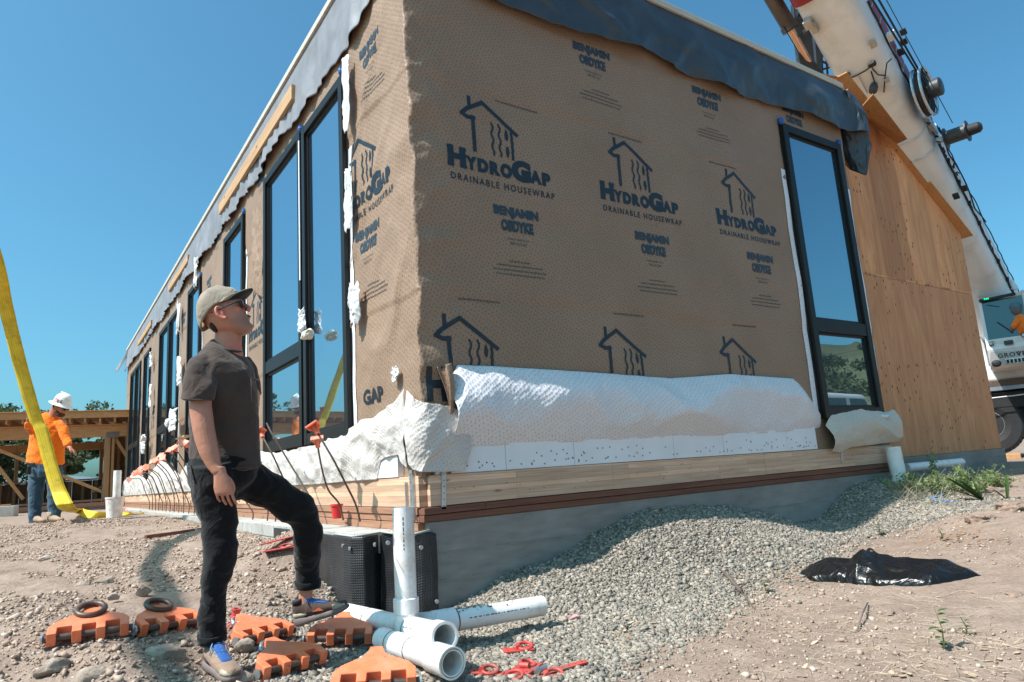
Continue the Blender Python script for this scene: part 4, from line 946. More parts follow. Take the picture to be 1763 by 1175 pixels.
def tree(base, h, w, lab, seed, nleaf=16000, trunk=.3, size=.13, crown0=.3):
    g = np.random.default_rng(seed); t = empty('oak_tree', base, lab, 'tree', 'trees beyond the site'); base = np.array(base, float)
    mb = MB(); top = base+[g.uniform(-.5, .5), g.uniform(-.5, .5), h*.8]; mb.tube([base-[0, 0, .3], base+[.1, 0, h*.25], (base+top)/2, top], [trunk, trunk*.8, trunk*.5, .04], 8)
    tips = []
    for i in range(22):
        s = base+(top-base)*g.uniform(.25, .95); a = g.uniform(0, 2*np.pi); L = w*g.uniform(.3, 1.)*.5; e = s+[math.cos(a)*L, math.sin(a)*L, g.uniform(.0, .45)*L+.3]; e[2] = min(e[2], base[2]+h*.97)
        m_ = (s+e)/2+[0, 0, .15*L]; mb.tube([s, m_, e], [trunk*.3, trunk*.18, .02], 6); tips += [m_*.3+e*.7, e]
        for q in range(3):
            e2 = e+g.normal(size=3)*L*.3*[1, 1, .5]; e2[2] = min(e2[2], base[2]+h); mb.tube([m_, (m_+e2)/2+[0, 0, .1], e2], [trunk*.12, .03, .012], 5); tips.append(e2)
    mb.build('trunk', M['bark'], t, smooth=True)
    tips = np.array(tips); k = g.integers(0, len(tips), nleaf); rad_ = w*.085*g.uniform(.4, 1.5, len(tips))[k]; d = g.normal(size=(nleaf, 3)); d /= np.linalg.norm(d, axis=1)[:, None]
    C = tips[k]+d*(rad_*g.random(nleaf)**.45)[:, None]*np.array([1, 1, .6]); leaves('crown', C, size, M['leaf'], t, seed); return t
def tb(px, d): p = dep(px, 860, d); return (p[0], p[1], -.3)
tree(tb(20, 38), 5.6, 8, 'broad dark oak behind the left end of the timber frame', 3, 13000)
tree(tb(98, 34), 5.2, 5.5, 'dark oak directly behind the white hard hat', 5, 10000)
tree(tb(212, 42), 5.0, 2.2, 'small far oak just left of the end of the long house', 7, 2500)
tree(tb(-110, 36), 6.2, 8, 'oak at the left edge of the photo behind the frame', 9, 20000)
tree((-19, 5, -.3), 6.5, 7, 'oak off to the left of the yard', 11, 9000); 
tree((26, -17, -.4), 7, 9, 'oak across the yard from the end wall, mirrored in its window', 12, 10000)
# ================================================================ mobile crane
e1 = np.array([.326, -.946, 0]); e1 /= np.linalg.norm(e1); e2 = np.array([-.946, -.326, 0]); e2 /= np.linalg.norm(e2); e3 = np.array([0, 0, 1.])
CO = np.array([15.38, 2.697, -.18])
crane = empty('mobile_crane', CO, 'white mobile crane with telescopic boom raised over the house', 'crane')
def C3(a, b, h): return CO+e1*a+e2*b+e3*h
def oc(x, y, off):
    d = ray(x, y); t = ((CO+e2*off-CAM)@e2)/(d@e2); p = CAM+d*t-CO; return p@e1, p[2]
RC = np.array([e1, e2, e3]).T
M['cwhite'] = simple('crane_white_paint', (.66, .65, .64), .35, .05, 2, bump=.03, dirt=(.50, .46, .42), dsc=.9)
M['cblack'] = simple('black_rubber', (.015, .015, .017), .7, .25, 12, bump=.3, bs=30)
M['cred'] = simple('dark_red_paint', (.22, .012, .02), .4, .15, 8, bump=.05)
M['cgrey'] = simple('dark_grey_steel', (.045, .05, .055), .5, .25, 10, metallic=.2, bump=.1)
M['chrome'] = simple('copper_toned_rod', (.75, .50, .38), .18, .1, 6, metallic=.9, bump=0)
M['cabglass'] = glass('cab_glass', (.4, .7, .75), .03, (.006, .030, .038))
M['orangesh'] = simple('orange_cloth', (.80, .17, .015), .8, .12, 9, bump=.3, bs=30)
M['silver'] = simple('silver_panel', (.42, .39, .37), .35, .08, 3, metallic=.5, bump=.02)
def cbox(mb, a0, a1, b0, b1, h0, h1, mi=0): return mb.box(C3((a0+a1)/2, (b0+b1)/2, (h0+h1)/2), (a1-a0, b1-b0, h1-h0), RC, mi)
# carrier
mb = MB(); cbox(mb, -7, 5.2, -2.6, -.12, .62, 1.38); cbox(mb, -3.5, 5.2, -2.4, .03, 1.0, 1.36); mb.build('chassis', M['cblack'], crane, bevel=.03)
mb = MB(); cbox(mb, -7, 5.2, -2.7, .12, 1.47, 1.62); o = mb.build('deck', simple('tread_plate', (.13, .09, .07), .5, .3, 30, metallic=.4, bump=.8, bs=90), crane, bevel=.01)
mb = MB(); cbox(mb, -7, 5.2, .121, .14, 1.39, 1.475); mb.build('deck_rail', simple('pale_rail', (.30, .34, .38), .4, metallic=.5), crane)
mb = MB(); mb.tube([C3(-2, .25, 1.18), C3(.6, .25, 1.24), C3(4, .25, 1.42)], .014, 6); mb.build('handrail', M['cwhite'], crane)
def wheel(a):
    mb = MB(); prof = [(.30, -.02), (.42, .02), (.60, .02), (.645, 0), (.66, -.05), (.66, -.30), (.64, -.36), (.40, -.38)]
    mb.lathe(C3(a, .0, .66), prof, e2, 48)
    for k in range(44):
        an = 2*math.pi*k/44
        for s_ in (-.08, -.26):
            c = C3(a, s_, .66)+(e1*math.cos(an+s_*.4)+e3*math.sin(an+s_*.4))*.665; r_ = np.array([e1*math.cos(an)+e3*math.sin(an), e2, np.cross(e1*math.cos(an)+e3*math.sin(an), e2)]).T
            mb.box(c, (.03, .15, .055), r_)
    w = mb.build('wheel', M['cblack'], crane, smooth=False)
    mb = MB(); mb.lathe(C3(a, -.03, .66), [(.31, 0), (.29, .02), (.25, -.05), (.14, -.06), (.13, .06), (.05, .07), (.001, .07)], e2, 32)
    for k in range(10):
        an = 2*math.pi*k/10; mb.lathe(C3(a, -.07, .66)+(e1*math.cos(an)+e3*math.sin(an))*.20, [(.018, 0), (.018, .035), (.001, .035)], e2, 6)
    mb.build('rim', M['silver'], w)
for a in (.05, 1.42, -3.3, -4.7): wheel(a)
mb = MB(); cbox(mb, -3.4, 3.5, -2.3, .05, 1.62, 1.95); mb.build('superstructure', M['cwhite'], crane, bevel=.03)
mb = MB(); cbox(mb, -2.2, .25, -3.5, -.6, 1.7, 3.0); mb.build('turret', M['cwhite'], crane, bevel=.06)
# cab
def cp(x, y, off=1.0):
    a, h = oc(x, y, off); return a, h
bl = cp(1697, 637); tl = cp(1689, 521); tr = cp(1751, 506)
a0, a1 = .31, 1.15; h0, h1 = 1.72+.09, 3.26+.09; B1 = 1.0
mb = MB()   # shell with an open windscreen: pillars, roof, floor, nose
def cabprof(a):   # side outline (b,h): front is +b
    return [(-.75, h0), (.86, h0), (.98, h0+.12), (1.05, h0+.42), (1.0, h0+.66)]
mb.prism([(-.75, h0), (.88, h0), (1.0, h0+.10), (1.06, h0+.40), (1.0, h0+.62), (-.75, h0+.62)], C3(a0, 0, 0), e2, e3, e1, a1-a0)
for aa in (a0, a1-.06):
    mb.prism([(.93, h0+.62), (1.0, h0+.62), (.84, h1), (.77, h1)], C3(aa, 0, 0), e2, e3, e1, .06)
    mb.prism([(-.75, h0+.62), (-.66, h0+.62), (-.66, h1), (-.75, h1)], C3(aa, 0, 0), e2, e3, e1, .06)
mb.prism([(-.75, h1-.04), (.84, h1-.04), (.86, h1+.02), (.7, h1+.06), (-.75, h1+.06)], C3(a0, 0, 0), e2, e3, e1, a1-a0)
cab = mb.build('cab', M['cwhite'], crane, bevel=.025, seg=3)
def wsq(u, t, off=0): # point on windscreen plane
    a = a0+.06+(a1-a0-.12)*u; b = .985-.15*t+off; return C3(a, b, h0+.62+(h1-.05-h0-.62)*t)
mb = MB(); V = []
for t in (0, 1):
    for u in (0, 1): V.append(wsq(u, t))
mb.add(V, [(0, 1, 3, 2)]); o = mb.build('windscreen', M['cabglass'], cab)
mb = MB(); mb.add([C3(a0+.01, .9, h0+.64), C3(a0+.01, -.65, h0+.64), C3(a0+.01, -.65, h1-.05), C3(a0+.01, .78, h1-.05)], [(0, 1, 2, 3)]); mb.build('side_window', M['cabglass'], cab)
# wiper on the windscreen; the glass is opaque, the operator is laid on it
mb = MB(); mb.tube([wsq(.30, .42, .012), wsq(.62, .10, .012)], .012, 6); mb.tube([wsq(.12, .9, .012), wsq(.42, .8, .012)], .006, 6); mb.build('wiper', M['cblack'], cab)
mb = MB(); mb.bar(wsq(-.05, 1.02, .03), wsq(.86, 1.06, .03), .10, .06); mb.build('roof_visor', M['cblack'], cab, bevel=.01)
mb = MB()
for k, dx in enumerate((0, .045, .09)): mb.bar(wsq(.08+dx, 1.04, .085), wsq(.11+dx, 1.04, .085), .008, .028)
k_ = N('green_display', .4); k_.col((.0, .3, .1)); k_.b.inputs['Emission Color'].default_value = (0, 1, .35, 1); k_.b.inputs['Emission Strength'].default_value = 1.2
mb.build('display', k_.m, cab)
mb = MB(); mb.prism([(.10, 0), (.90, 0), (.86, -.10), (.5, -.15), (.16, -.10)], wsq(0, 0, .02), e1*(a1-a0-.12), e3, e2, .03); mb.build('cowl', M['cwhite'], cab, bevel=.01)
for u in (.05, .86):
    mb = MB(); c = wsq(u, -.10, .05) if u < .5 else wsq(u, .0, .05); mb.box(c, (.085, .06, .085), RC); w_ = mb.build('headlight', M['cblack'], cab, bevel=.012)
    mb = MB(); mb.box(c+e2*.032, (.06, .006, .06), RC); mb.build('lens', M['galv'], w_)
mb = MB()
for dx in (-.045, .045): mb.box(wsq(.47+dx*1.1, -.13, .075), (.09, .02, .09), RC)
mb.build('lamp_cluster', M['cgrey'], cab, bevel=.01)
mb = MB(); mb.prism([(.0, .06), (.86, .06), (.86, .33), (.5, .30), (.06, .36)], C3(a0, 1.062, h0), e1, e3, e2, .006); np_ = mb.build('nose_panel', M['silver'], cab)
mb = MB(); cbox(mb, a0+.28, a1-.03, 1.0, 1.085, h0+.05, h0+.17); gr = mb.build('grille', M['galv'], cab, bevel=.01)
mb = MB()
for k in range(8): cbox(mb, a0+.30+k*.066, a0+.345+k*.066, 1.08, 1.09, h0+.07, h0+.15)
mb.build('grille_slots', M['cblack'], gr)
mb = MB(); mb.sphere(C3(a0+.12, 1.06, h0+.10), .085, 14, 8, (1.1, .5, .9), RC); mb.build('fog_lamp', M['cblack'], cab, smooth=True)
V, F = text2d('GRO', 1, .02, 1.15); V2, F2 = text2d('E', 1, .02)
A_ = (fit(V, .0, .30, 0, .09), F); B_ = (fit(V2, .42, .50, 0, .09), F2); Vt = (np.array([(.31, .09), (.335, .09), (.36, .035), (.385, .09), (.41, .09), (.372, 0), (.348, 0)]), [(0, 1, 2, 6), (2, 3, 4, 5), (2, 5, 6)])
def mapC(u, v, off): return np.array([C3(a0+u, 1.07+off, h0+v) for u, v in zip(u, v)])
emit([A_, B_, Vt], .17, .205, 1, 1, mapC, 'maker_name', M['cblack'], np_, .004)
emit([(np.array([(.34, .095), (.38, .095), (.36, .055)]), [(0, 1, 2)])], .17, .205, 1, 1, mapC, 'maker_mark', M['cred'], np_, .006)
# open door leaf at the right of the cab, with grab rails
mb = MB(); mb.tube([wsq(1.06, -.06, .05), wsq(1.08, .5, .05), wsq(1.04, 1.12, -.0)], .032, 8); mb.tube([wsq(1.20, -.1, .1), wsq(1.22, .5, .08), wsq(1.17, 1.02, .02)], .026, 8); mb.build('door_pillar', M['cwhite'], cab, smooth=True)
mb = MB(); mb.prism([(0, 0), (.7, 0), (.7, 1.5), (0, 1.5)], C3(a1+.10, .9, h0+.1), e1, e3, e2, .04); mb.build('door', M['cabglass'], cab, bevel=.01)
# operator laid on the glass; dimming by the glass put into the skin colour
M['skin'] = simple('skin', (.52, .27, .18), .5, .06, 9, bump=.12, bd=.002, bs=120)
op = empty('person', C3(.85, .75, h0+.7), 'crane operator in an orange shirt sitting behind the cab windscreen', 'person')
mb = MB(); q0 = wsq(.80, .12, .02); mb.tube([wsq(.92, .02, .016), wsq(.88, .25, .02), wsq(.84, .42, .018), wsq(.80, .52, .012)], [.17, .19, .15, .05], 16, sq=.18); mb.tube([wsq(.80, .40, .03), wsq(.68, .28, .035), wsq(.62, .20, .03)], [.07, .055, .045], 10); mb.build('shirt', M['orangesh'], op, smooth=True)
mb = MB(); mb.sphere(wsq(.80, .66, .015), .10, 14, 10, (1, .35, 1.25), RC); mb.tube([wsq(.62, .20, .035), wsq(.57, .14, .035)], [.035, .03], 8); mb.build('body', simple('skin_glass_dimmed', (.10, .085, .08), .5), op, smooth=True)
mb = MB(); mb.sphere(wsq(.80, .74, .018), .115, 14, 6, (1, .4, .8), RC); mb.build('hard_hat', simple('dark_cap', (.05, .12, .15), .5), op, smooth=True)
# ---- boom
P2 = dep(1713, 534, 15.9); P1 = dep(1439, 12, 12.2); bd = (P1-P2)/np.linalg.norm(P1-P2); bs_ = np.cross(bd, e3); bs_ /= np.linalg.norm(bs_); bt_ = np.cross(bs_, bd); bL = np.linalg.norm(P1-P2)
if bs_@_r < 0: bs_ = -bs_
bt_ = np.cross(bd, bs_); bt_ = bt_ if bt_[2] > 0 else -bt_
def BP(s, a, b): return P2+bd*s+bs_*a+bt_*b
def boomsec(mb, s0, s1, w, h, r=.16, n=5, sq0=None):
    ring = []
    for cx, cy, a_0 in ((w/2-r, h/2-r, 0), (-w/2+r, h/2-r, 90), (-w/2+r*1.6, -h/2+r*1.6, 180), (w/2-r*1.6, -h/2+r*1.6, 270)):
        rr = r if a_0 < 180 else r*1.6
        for k in range(n+1): an = rad(a_0+90*k/n); ring.append((cx+rr*math.cos(an), cy+rr*math.sin(an)))
    m = len(ring); V = [BP(s0, *p) for p in ring]+[BP(s1, *p) for p in ring]
    F = [(i, (i+1) % m, m+(i+1) % m, m+i) for i in range(m)]+[tuple(range(m))[::-1], tuple(range(m, 2*m))]; mb.add(V, F)
mb = MB(); boomsec(mb, -2.8, bL+.54, .92, 1.02); boom = mb.build('boom', M['cwhite'], crane, smooth=True, autos=50)
for s in (bL*.655, bL*.60): 
    mb = MB(); boomsec(mb, s, s+.05, .95, 1.05); mb.build('boom_band', simple('pale_band', (.52, .55, .58), .4), boom, smooth=True, autos=50)
mb = MB(); boomsec(mb, bL+.52, bL+.9, .98, 1.08); mb.build('boom_collar', M['cred'], boom, smooth=True, autos=50)
mb = MB(); boomsec(mb, bL+.85, bL+9, .76, .86); mb.build('boom_section', M['cwhite'], boom, smooth=True, autos=50)
# red lettered strip on the flank
mb = MB()
for k in range(9): mb.add([BP(bL-.35*k-.02, .468, .10), BP(bL-.35*k-.34, .468, .10), BP(bL-.35*k-.34, .468, .36), BP(bL-.35*k-.02, .468, .36)], [(0, 1, 2, 3)])
st_ = mb.build('red_strip', M['cred'], boom)
# hoses and cables
def path(mb, pts, r, n=6): mb.tube(pts, r, n)
mb = MB()
random.seed(3)
for j, (aa, bb_, r) in enumerate(((.475, -.02, .016), (.482, .03, .012), (.475, .42, .012))):
    path(mb, [BP(s, aa+.012*random.uniform(-1, 1), bb_+.02*random.uniform(-1, 1)) for s in np.linspace(-.2, bL*(.98, .62, .6)[j], 40)], r)
path(mb, [BP(s, .50+.07*abs(math.sin(s*2.1)), .10+.06*math.sin(s*3.1)) for s in np.linspace(bL*.30, bL*.62, 40)], .014)
for s in np.linspace(.3, bL*.6, 9): mb.box(BP(s, .49, 0), (.05, .05, .10), np.array([bd, bs_, bt_]).T)
mb.build('hose', M['cblack'], boom)
# work lamps, brackets and wiring on the underside
def under(x, y):   # point on the boom's underside plane under a photo pixel
    d = ray(x, y); n_ = bt_; p0 = BP(0, 0, -.52); t = ((p0-CAM)@n_)/(d@n_); return CAM+d*t
def sidep(x, y, a=.47):
    d = ray(x, y); p0 = BP(0, a, 0); t = ((p0-CAM)@bs_)/(d@bs_); return CAM+d*t
RB = np.array([bd, bs_, bt_]).T
for (x, y) in ((1458, 128), (1502, 108)):
    mb = MB(); mb.box(under(x, y)-bt_*.06, (.08, .13, .09), RB); lw_ = mb.build('work_lamp', M['cblack'], boom, bevel=.02)
    mb = MB(); mb.box(under(x, y)-bt_*.06+bd*.042, (.006, .10, .07), RB); mb.build('lens', M['galv'], lw_)
mb = MB(); up_ = lambda x, y: under(x, y)-bt_*.025
path(mb, [up_(*p) for p in ((1458, 136), (1475, 129), (1490, 121), (1501, 113), (1503, 118), (1512, 128), (1526, 129))], .012); path(mb, [up_(*p) for p in ((1535, 100), (1527, 108), (1524, 130), (1522, 158))], .012)
path(mb, [up_(*p) for p in ((1500, 122), (1506, 140), (1509, 158))], .012); mb.build('wiring', M['cblack'], boom)
mb = MB(); mb.lathe(up_(1505, 145), [(.06, 0), (.075, -.08), (.07, -.2), (.001, -.2)], bt_, 14); mb.build('beacon', M['cgrey'], boom, smooth=True)
mb = MB(); mb.bar(up_(1478, 128), up_(1494, 160), .02, .02); mb.box(up_(1503, 74), (.14, .10, .08), RB); mb.box(up_(1527, 137), (.09, .07, .06), RB); mb.box(up_(1393, 38), (.16, .14, .2), RB); mb.box(up_(1402, 45), (.2, .1, .16), RB); mb.build('bracket', simple('bracket_steel', (.38, .34, .30), .5, metallic=.3), boom, bevel=.008)
# cable reels
def reel(x, y, off, R_, r0, w, nm='cable_reel', ax=None):
    ax = bs_ if ax is None else ax; c = sidep(x, y, off); mb = MB()
    mb.lathe(c, [(R_, -.02), (R_, .02), (R_-.03, .02), (R_-.03, -.02)], ax, 40, cap=False); mb.lathe(c+ax*.13, [(R_, -.02), (R_, .02), (R_-.03, .02), (R_-.03, -.02)], ax, 40, cap=False)
    rl = mb.build(nm, M['galv'], boom, smooth=True)
    mb = MB(); mb.lathe(c+ax*.03, [(R_-.03, 0), (R_-.03, .07), (r0, .10), (r0, 0)], ax, 40, cap=False)
    for k in range(10):
        an = 2*math.pi*k/10; u_ = bd*math.cos(an)+bt_*math.sin(an); mb.bar(c+ax*.13+u_*r0*.5, c+ax*.13+u_*(R_-.02), .035, .012, ax)
    mb.build('spool', M['cblack'], rl)
    mb = MB(); mb.lathe(c+ax*.14, [(r0*1.0, 0), (r0*1.05, w), (r0*.9, w+.02), (.001, w+.02)], ax, 28); mb.build('hub', M['cgrey'], rl, smooth=True, autos=40)
    return c
c1 = reel(1585, 162, .60, .47, .16, .19)
c2 = sidep(1648, 232, .85); mb = MB(); mb.lathe(c2, [(.20, -.20), (.20, -.18), (.135, -.17), (.135, .15), (.20, .16), (.20, .18)], bs_, 28); r2_ = mb.build('small_reel', M['cgrey'], boom, smooth=True, autos=40)
mb = MB(); mb.lathe(c2+bs_*.18, [(.11, 0), (.10, .18), (.06, .22), (.001, .22)], bs_, 20); mb.build('motor', M['cblack'], r2_, smooth=True, autos=40)
mb = MB(); mb.bar(sidep(1612, 243, .5), c2-bs_*.18, .10, .10); mb.box(sidep(1606, 222, .52), (.25, .10, .12), RB); mb.box(sidep(1598, 208, .52), (.2, .08, .08), RB); mb.build('reel_bracket', M['galv'], boom, bevel=.01)
mb = MB()
for k in range(7):
    x = 1600+k*8; pts = [sidep(x+random.uniform(-4, 4), 216+k*14+random.uniform(-5, 5), .52+random.uniform(0, .1)) for q in range(5)]; path(mb, pts, .012)
for (x, y) in ((1646, 338), (1660, 325), (1555, 55), (1556, 72), (1551, 90)): mb.box(sidep(x, y, .55), (.12, .1, .05), RB)
mb.build('cable_bundle', M['cblack'], boom)
mb = MB(); mb.box(sidep(1535, 62, .56), (.14, .12, .12), RB); mb.lathe(sidep(1744, 492, .5), [(.1, -.1), (.03, .12), (.001, .14)], e3, 10); mb.build('sensor', M['cwhite'], boom, bevel=.02)
def cable(p, q, r, d0, d1):
    mb = MB(); a = dep(*p, d0); b = dep(*q, d1); v = b-a; mb.tube([a-v*1.2, b], r, 6); mb.build('hoist_cable', M['cblack'], boom)
z1 = (c1-CAM)@_f; z2 = (c2-CAM)@_f
cable((1502, 0), (1581, 128), .017, z1-1.3, z1); cable((1513, 0), (1587, 130), .017, z1-1.3, z1+.05); cable((1526, 0), (1640, 212), .007, z1-1.3, z2)
# luffing cylinder and dark lattice bracket beyond the boom's left edge
DL = 12.6
mb = MB(); mb.tube([dep(1290, -70, DL-.5), dep(1361, 50, DL)], .135, 20); mb.tube([dep(1357, 44, DL), dep(1362, 52, DL)], .155, 20); cy = mb.build('cylinder', simple('brown_grey_cylinder', (.07, .055, .05), .35, metallic=.3), crane, smooth=True, autos=40)
mb = MB(); mb.tube([dep(1360, 49, DL), dep(1398, 116, DL+.3)], .065, 16); mb.build('piston_rod', M['chrome'], cy, smooth=True, autos=40)
mb = MB(); mb.tube([dep(1391, 112, DL+.3), dep(1412, 138, DL+.4)], .12, 12)
mb.prism([(0, 0), (30, 0), (33, 60), (38, 100), (36, 130), (18, 125), (10, 95), (5, 60)], dep(1365, 5, DL+.2), (dep(1366, 5, DL+.2)-dep(1365, 5, DL+.2)), (dep(1365, 6, DL+.2)-dep(1365, 5, DL+.2)), _f*1, .12)
mb.prism([(0, 0), (14, 3), (22, 70), (20, 115), (11, 112), (7, 60)], dep(1396, 15, DL+.5), (dep(1397, 15, DL+.5)-dep(1396, 15, DL+.5)), (dep(1396, 16, DL+.5)-dep(1396, 15, DL+.5)), _f*1, .12)
mb.bar(dep(1372, 22, DL), dep(1400, 14, DL), .12, .12); mb.bar(dep(1380, 60, DL), dep(1400, 45, DL), .08, .08)
for p, q in (((1412, 40), (1416, 128)), ((1420, 70), (1425, 130)), ((1416, 95), (1434, 104)), ((1416, 120), (1436, 114)), ((1403, 100), (1440, 118))): mb.bar(dep(*p, DL+.6), dep(*q, DL+.6), .035, .035)
mb.build('jib_bracket', M['cgrey'], crane, bevel=.01)
mb = MB(); mb.tube([dep(1362, -10, DL), dep(1365, 5, DL), dep(1373, 14, DL), dep(1382, 12, DL)], .035, 8); mb.build('hose', M['chrome'], crane, smooth=True)
mb = MB(); mb.tube([dep(1325, -20, DL-.1), dep(1350, 48, DL-.1), dep(1378, 95, DL), dep(1395, 130, DL+.2)], .009, 6); mb.build('wire_rope', M['cblack'], crane)
# timber pad under the wheel
mb = MB(); p = C3(.05, .25, .0); mb.box(p-e3*.10+e1*.1, (.75, .35, .2), RC); tag(mb.build('timber_block', M['lumberx'], None, bevel=.01), 'squared timber block lying on the ground by the crane wheel', 'timber block')
# ================================================================ things lying about
def orange_mat():
    k = N('orange_paint', .42); co = k.co(); c = k.ramp(k.noise(co, 18, 5, .6), [(.3, (.78, .165, .065)), (.7, (.88, .225, .095))])
    c = k.mix(k.ramp(k.noise(co, 26, 7, .72), [(.60, 0.), (.68, 1.)]), c, (.22, .10, .07)); c = k.mix(k.ramp(k.noise(co, 9, 5, .6), [(.5, 0.), (.8, .45)]), c, (.50, .33, .24))
    k.col(c); k.bump(k.noise(co, 90, 4), .2, .003); return k.m
M['orange'] = orange_mat()
M['redp'] = simple('red_paint', (.52, .055, .045), .5, .2, 14, bump=.2, dirt=(.27, .12, .09), dsc=9)
M['cap'] = simple('orange_cap_plastic', (.80, .16, .07), .5, .1, 20, bump=.1, dirt=(.72, .42, .32), dsc=6)
M['rust'] = simple('rusty_bar', (.16, .065, .04), .85, .3, 20, bump=.4)
M['rebar'] = simple('rebar_steel', (.12, .085, .065), .7, .25, 30, metallic=.4, bump=.3)
def lift_block(pl_, pr_, lab, ring='small', tilt=0, hz=.0, w=.335, first=None):
    a = G(*pl_); b = G(*pr_); d = b-a; d[2] = d[2]*.6; d /= np.linalg.norm(d); v = np.cross([0, 0, 1.], d); v /= np.linalg.norm(v); n_ = np.cross(d, v)
    if tilt: v = v*math.cos(tilt)+n_*math.sin(tilt); n_ = np.cross(d, v)
    O_ = (a+b)/2+np.array([0, 0, .012+hz]); t = empty('lifting_block', O_, lab, 'lifting block', 'orange steel lifting blocks on the ground')
    h = w/2; k = w/.335; T = .062*k; d_ = d; tv = .24; v = v*math.cos(tv)+n_*math.sin(tv); n_ = np.cross(d, v)
    pts = [(-h, 0), (-h+.038*k, 0), (-h+.038*k, .062*k), (-h+.099*k, .062*k), (-h+.099*k, 0), (-h+.139*k, 0), (-h+.139*k, .062*k), (-h+.197*k, .062*k), (-h+.197*k, 0), (-h+.236*k, 0), (-h+.236*k, .062*k), (-h+.297*k, .062*k), (-h+.297*k, 0), (h, 0),
           (h, .075*k), (h-.03*k, .125*k), (.055*k, .185*k), (.036*k, .215*k), (.026*k, .26*k), (-.026*k, .26*k), (-.036*k, .215*k), (-.055*k, .185*k), (-h+.03*k, .125*k), (-h, .075*k)]
    mb = MB(); mb.prism(pts, O_, d, v, n_, T); o = mb.build('body', M['orange'], t, bevel=.004, seg=2)
    mb = MB(); mb.tube([O_+d*(-h-.018)+v*.024*k+n_*T*.45, O_+d*(h+.018)+v*.024*k+n_*T*.45], .0165*k, 18); mb.build('rod', M['steel'], t, smooth=True, autos=40)
    mb = MB()
    for s in (-1, 1): mb.tube([O_+d*s*(h+.016)+v*.024*k+n_*T*.45, O_+d*s*(h+.024)+v*.024*k+n_*T*.45], .024*k, 14)
    mb.build('washer', M['galv'], t, smooth=True, autos=40)
    if ring == 'big':
        R0 = .060*k; c = O_+v*(.185*k)+n_*(T+.012); mb = MB(); ex = d; ey = v*.99+n_*.06
        P = [c+ex*R0*math.cos(q)+ey*R0*math.sin(q) for q in np.linspace(0, 2*math.pi, 33)]; mb.tube(P, .0135*k, 12, cap=False); mb.build('ring', M['steel'], t, smooth=True)
    elif ring:
        mb = MB(); c = O_+v*.215*k+n_*T*.5; P = [c+d*(-.045), c+d*(-.05)+v*.03, c+d*(-.03)+v*.06, c+v*.072, c+d*.03+v*.06, c+d*.05+v*.03, c+d*.045]; mb.tube(P, .009*k, 10); mb.tube([c-d*.062, c+d*.062], .010, 10)
        mb.sphere(c-d*.062, .017, 10, 8); mb.sphere(c+d*.062, .015, 10, 8); mb.build('shackle', M['galv'], t, smooth=True)
    return t, O_, d, v, n_, T
lift_block((92, 1119), (209, 1101), 'leftmost orange lifting block, with a dark ring on its narrow end, alone on the soil', 'big', .05)
lift_block((237, 1100), (352, 1088), 'orange lifting block half hidden by the standing leg, crossed by the shadow stripe', 'big', .05)
lift_block((406, 1121), (511, 1100), 'orange lifting block on the soil just behind the raised shoe\'s heel', 'small', .04)
B4 = lift_block((532, 1116), (636, 1117), 'orange lifting block under the sole of the raised shoe', None, .03)
lift_block((452, 1180), (562, 1148), 'orange lifting block in the man\'s shadow, in front of his two shoes', 'small', .04)
lift_block((580, 1207), (706, 1198), 'orange lifting block nearest the camera, cut by the bottom edge', 'small', .03, w=.35)
# small red collar clamp by the third block
p = G(402, 1085); t = empty('ring_clamp', p, 'small red cast fitting with flared base lying beside the orange block', 'fitting')
mb = MB(); mb.lathe(p+[0, 0, .02], [(.022, 0), (.022, .04), (.028, .045), (.028, .052), (.021, .055), (.021, .078), (.027, .083), (.027, .092), (.016, .092), (.014, .03)], (.15, -.1, 1), 20); mb.build('neck', M['redp'], t, smooth=True, autos=40)
mb = MB(); mb.tube([p+[.055*math.cos(q), .05*math.sin(q), .022+.012*math.sin(3*q)] for q in np.linspace(0, 2*math.pi, 25)], .008, 8, cap=False)
for q in (0.3, 2.3, 4.3): mb.tube([p+[0, 0, .03], p+[.055*math.cos(q), .05*math.sin(q), .02]], .009, 8)
mb.build('flange', M['redp'], t, smooth=True)
# red perforated plates with rings
def plate(px, ang, L, Wd, lab, ringat=None, rr=.036, z=.016, tilt=0, group='red perforated plates'):
    c = G(*px)+np.array([0, 0, z]); d = np.array([math.cos(ang), math.sin(ang), tilt]); d /= np.linalg.norm(d); v = np.cross([0, 0, 1], d); v /= np.linalg.norm(v); n_ = np.cross(d, v)
    t = empty('steel_plate', c, lab, 'steel plate', group)
    mb = MB(); mb.box(c, (L, Wd, .009), np.array([d, v, n_]).T); mb.build('plate', M['redp'], t, bevel=.002)
    mb = MB(); nx_ = max(2, int(L/.036)); ny_ = max(1, int(Wd/.036))
    for i in range(nx_):
        for j in range(ny_):
            q = c+d*((i+.5)/nx_-.5)*L*.95+v*((j+.5)/ny_-.5)*Wd*.9; mb.lathe(q+n_*.0046, [(.0045, 0), (.004, .0006)], n_, 8)
    mb.build('hole', M['cblack'], t)
    if ringat is not None:
        rc = c+d*ringat*L+n_*.014; P = [rc+d*rr*math.cos(q)+v*rr*.9*math.sin(q)+n_*.010*math.sin(q) for q in np.linspace(0, 2*math.pi, 29)]
        mb = MB(); mb.tube(P, .0085, 10, cap=False); mb.build('ring', M['redp'], t, smooth=True)
        mb = MB(); mb.tube([rc-d*rr-v*.022, rc-d*rr+v*.022], .014, 10); mb.build('ring_holder', M['redp'], t, smooth=True, autos=40)
    return t
plate((893, 1125), -.45, .16, .075, 'faded red plate with a ring, apart on the gravel above the others', .22)
plate((838, 1165), -.75, .16, .06, 'red plate with a ring, leftmost of the pile beside the white pipe mouth', .1, tilt=-.1)
plate((905, 1160), .55, .17, .11, 'wide red perforated plate in the middle of the pile', .18, z=.022)
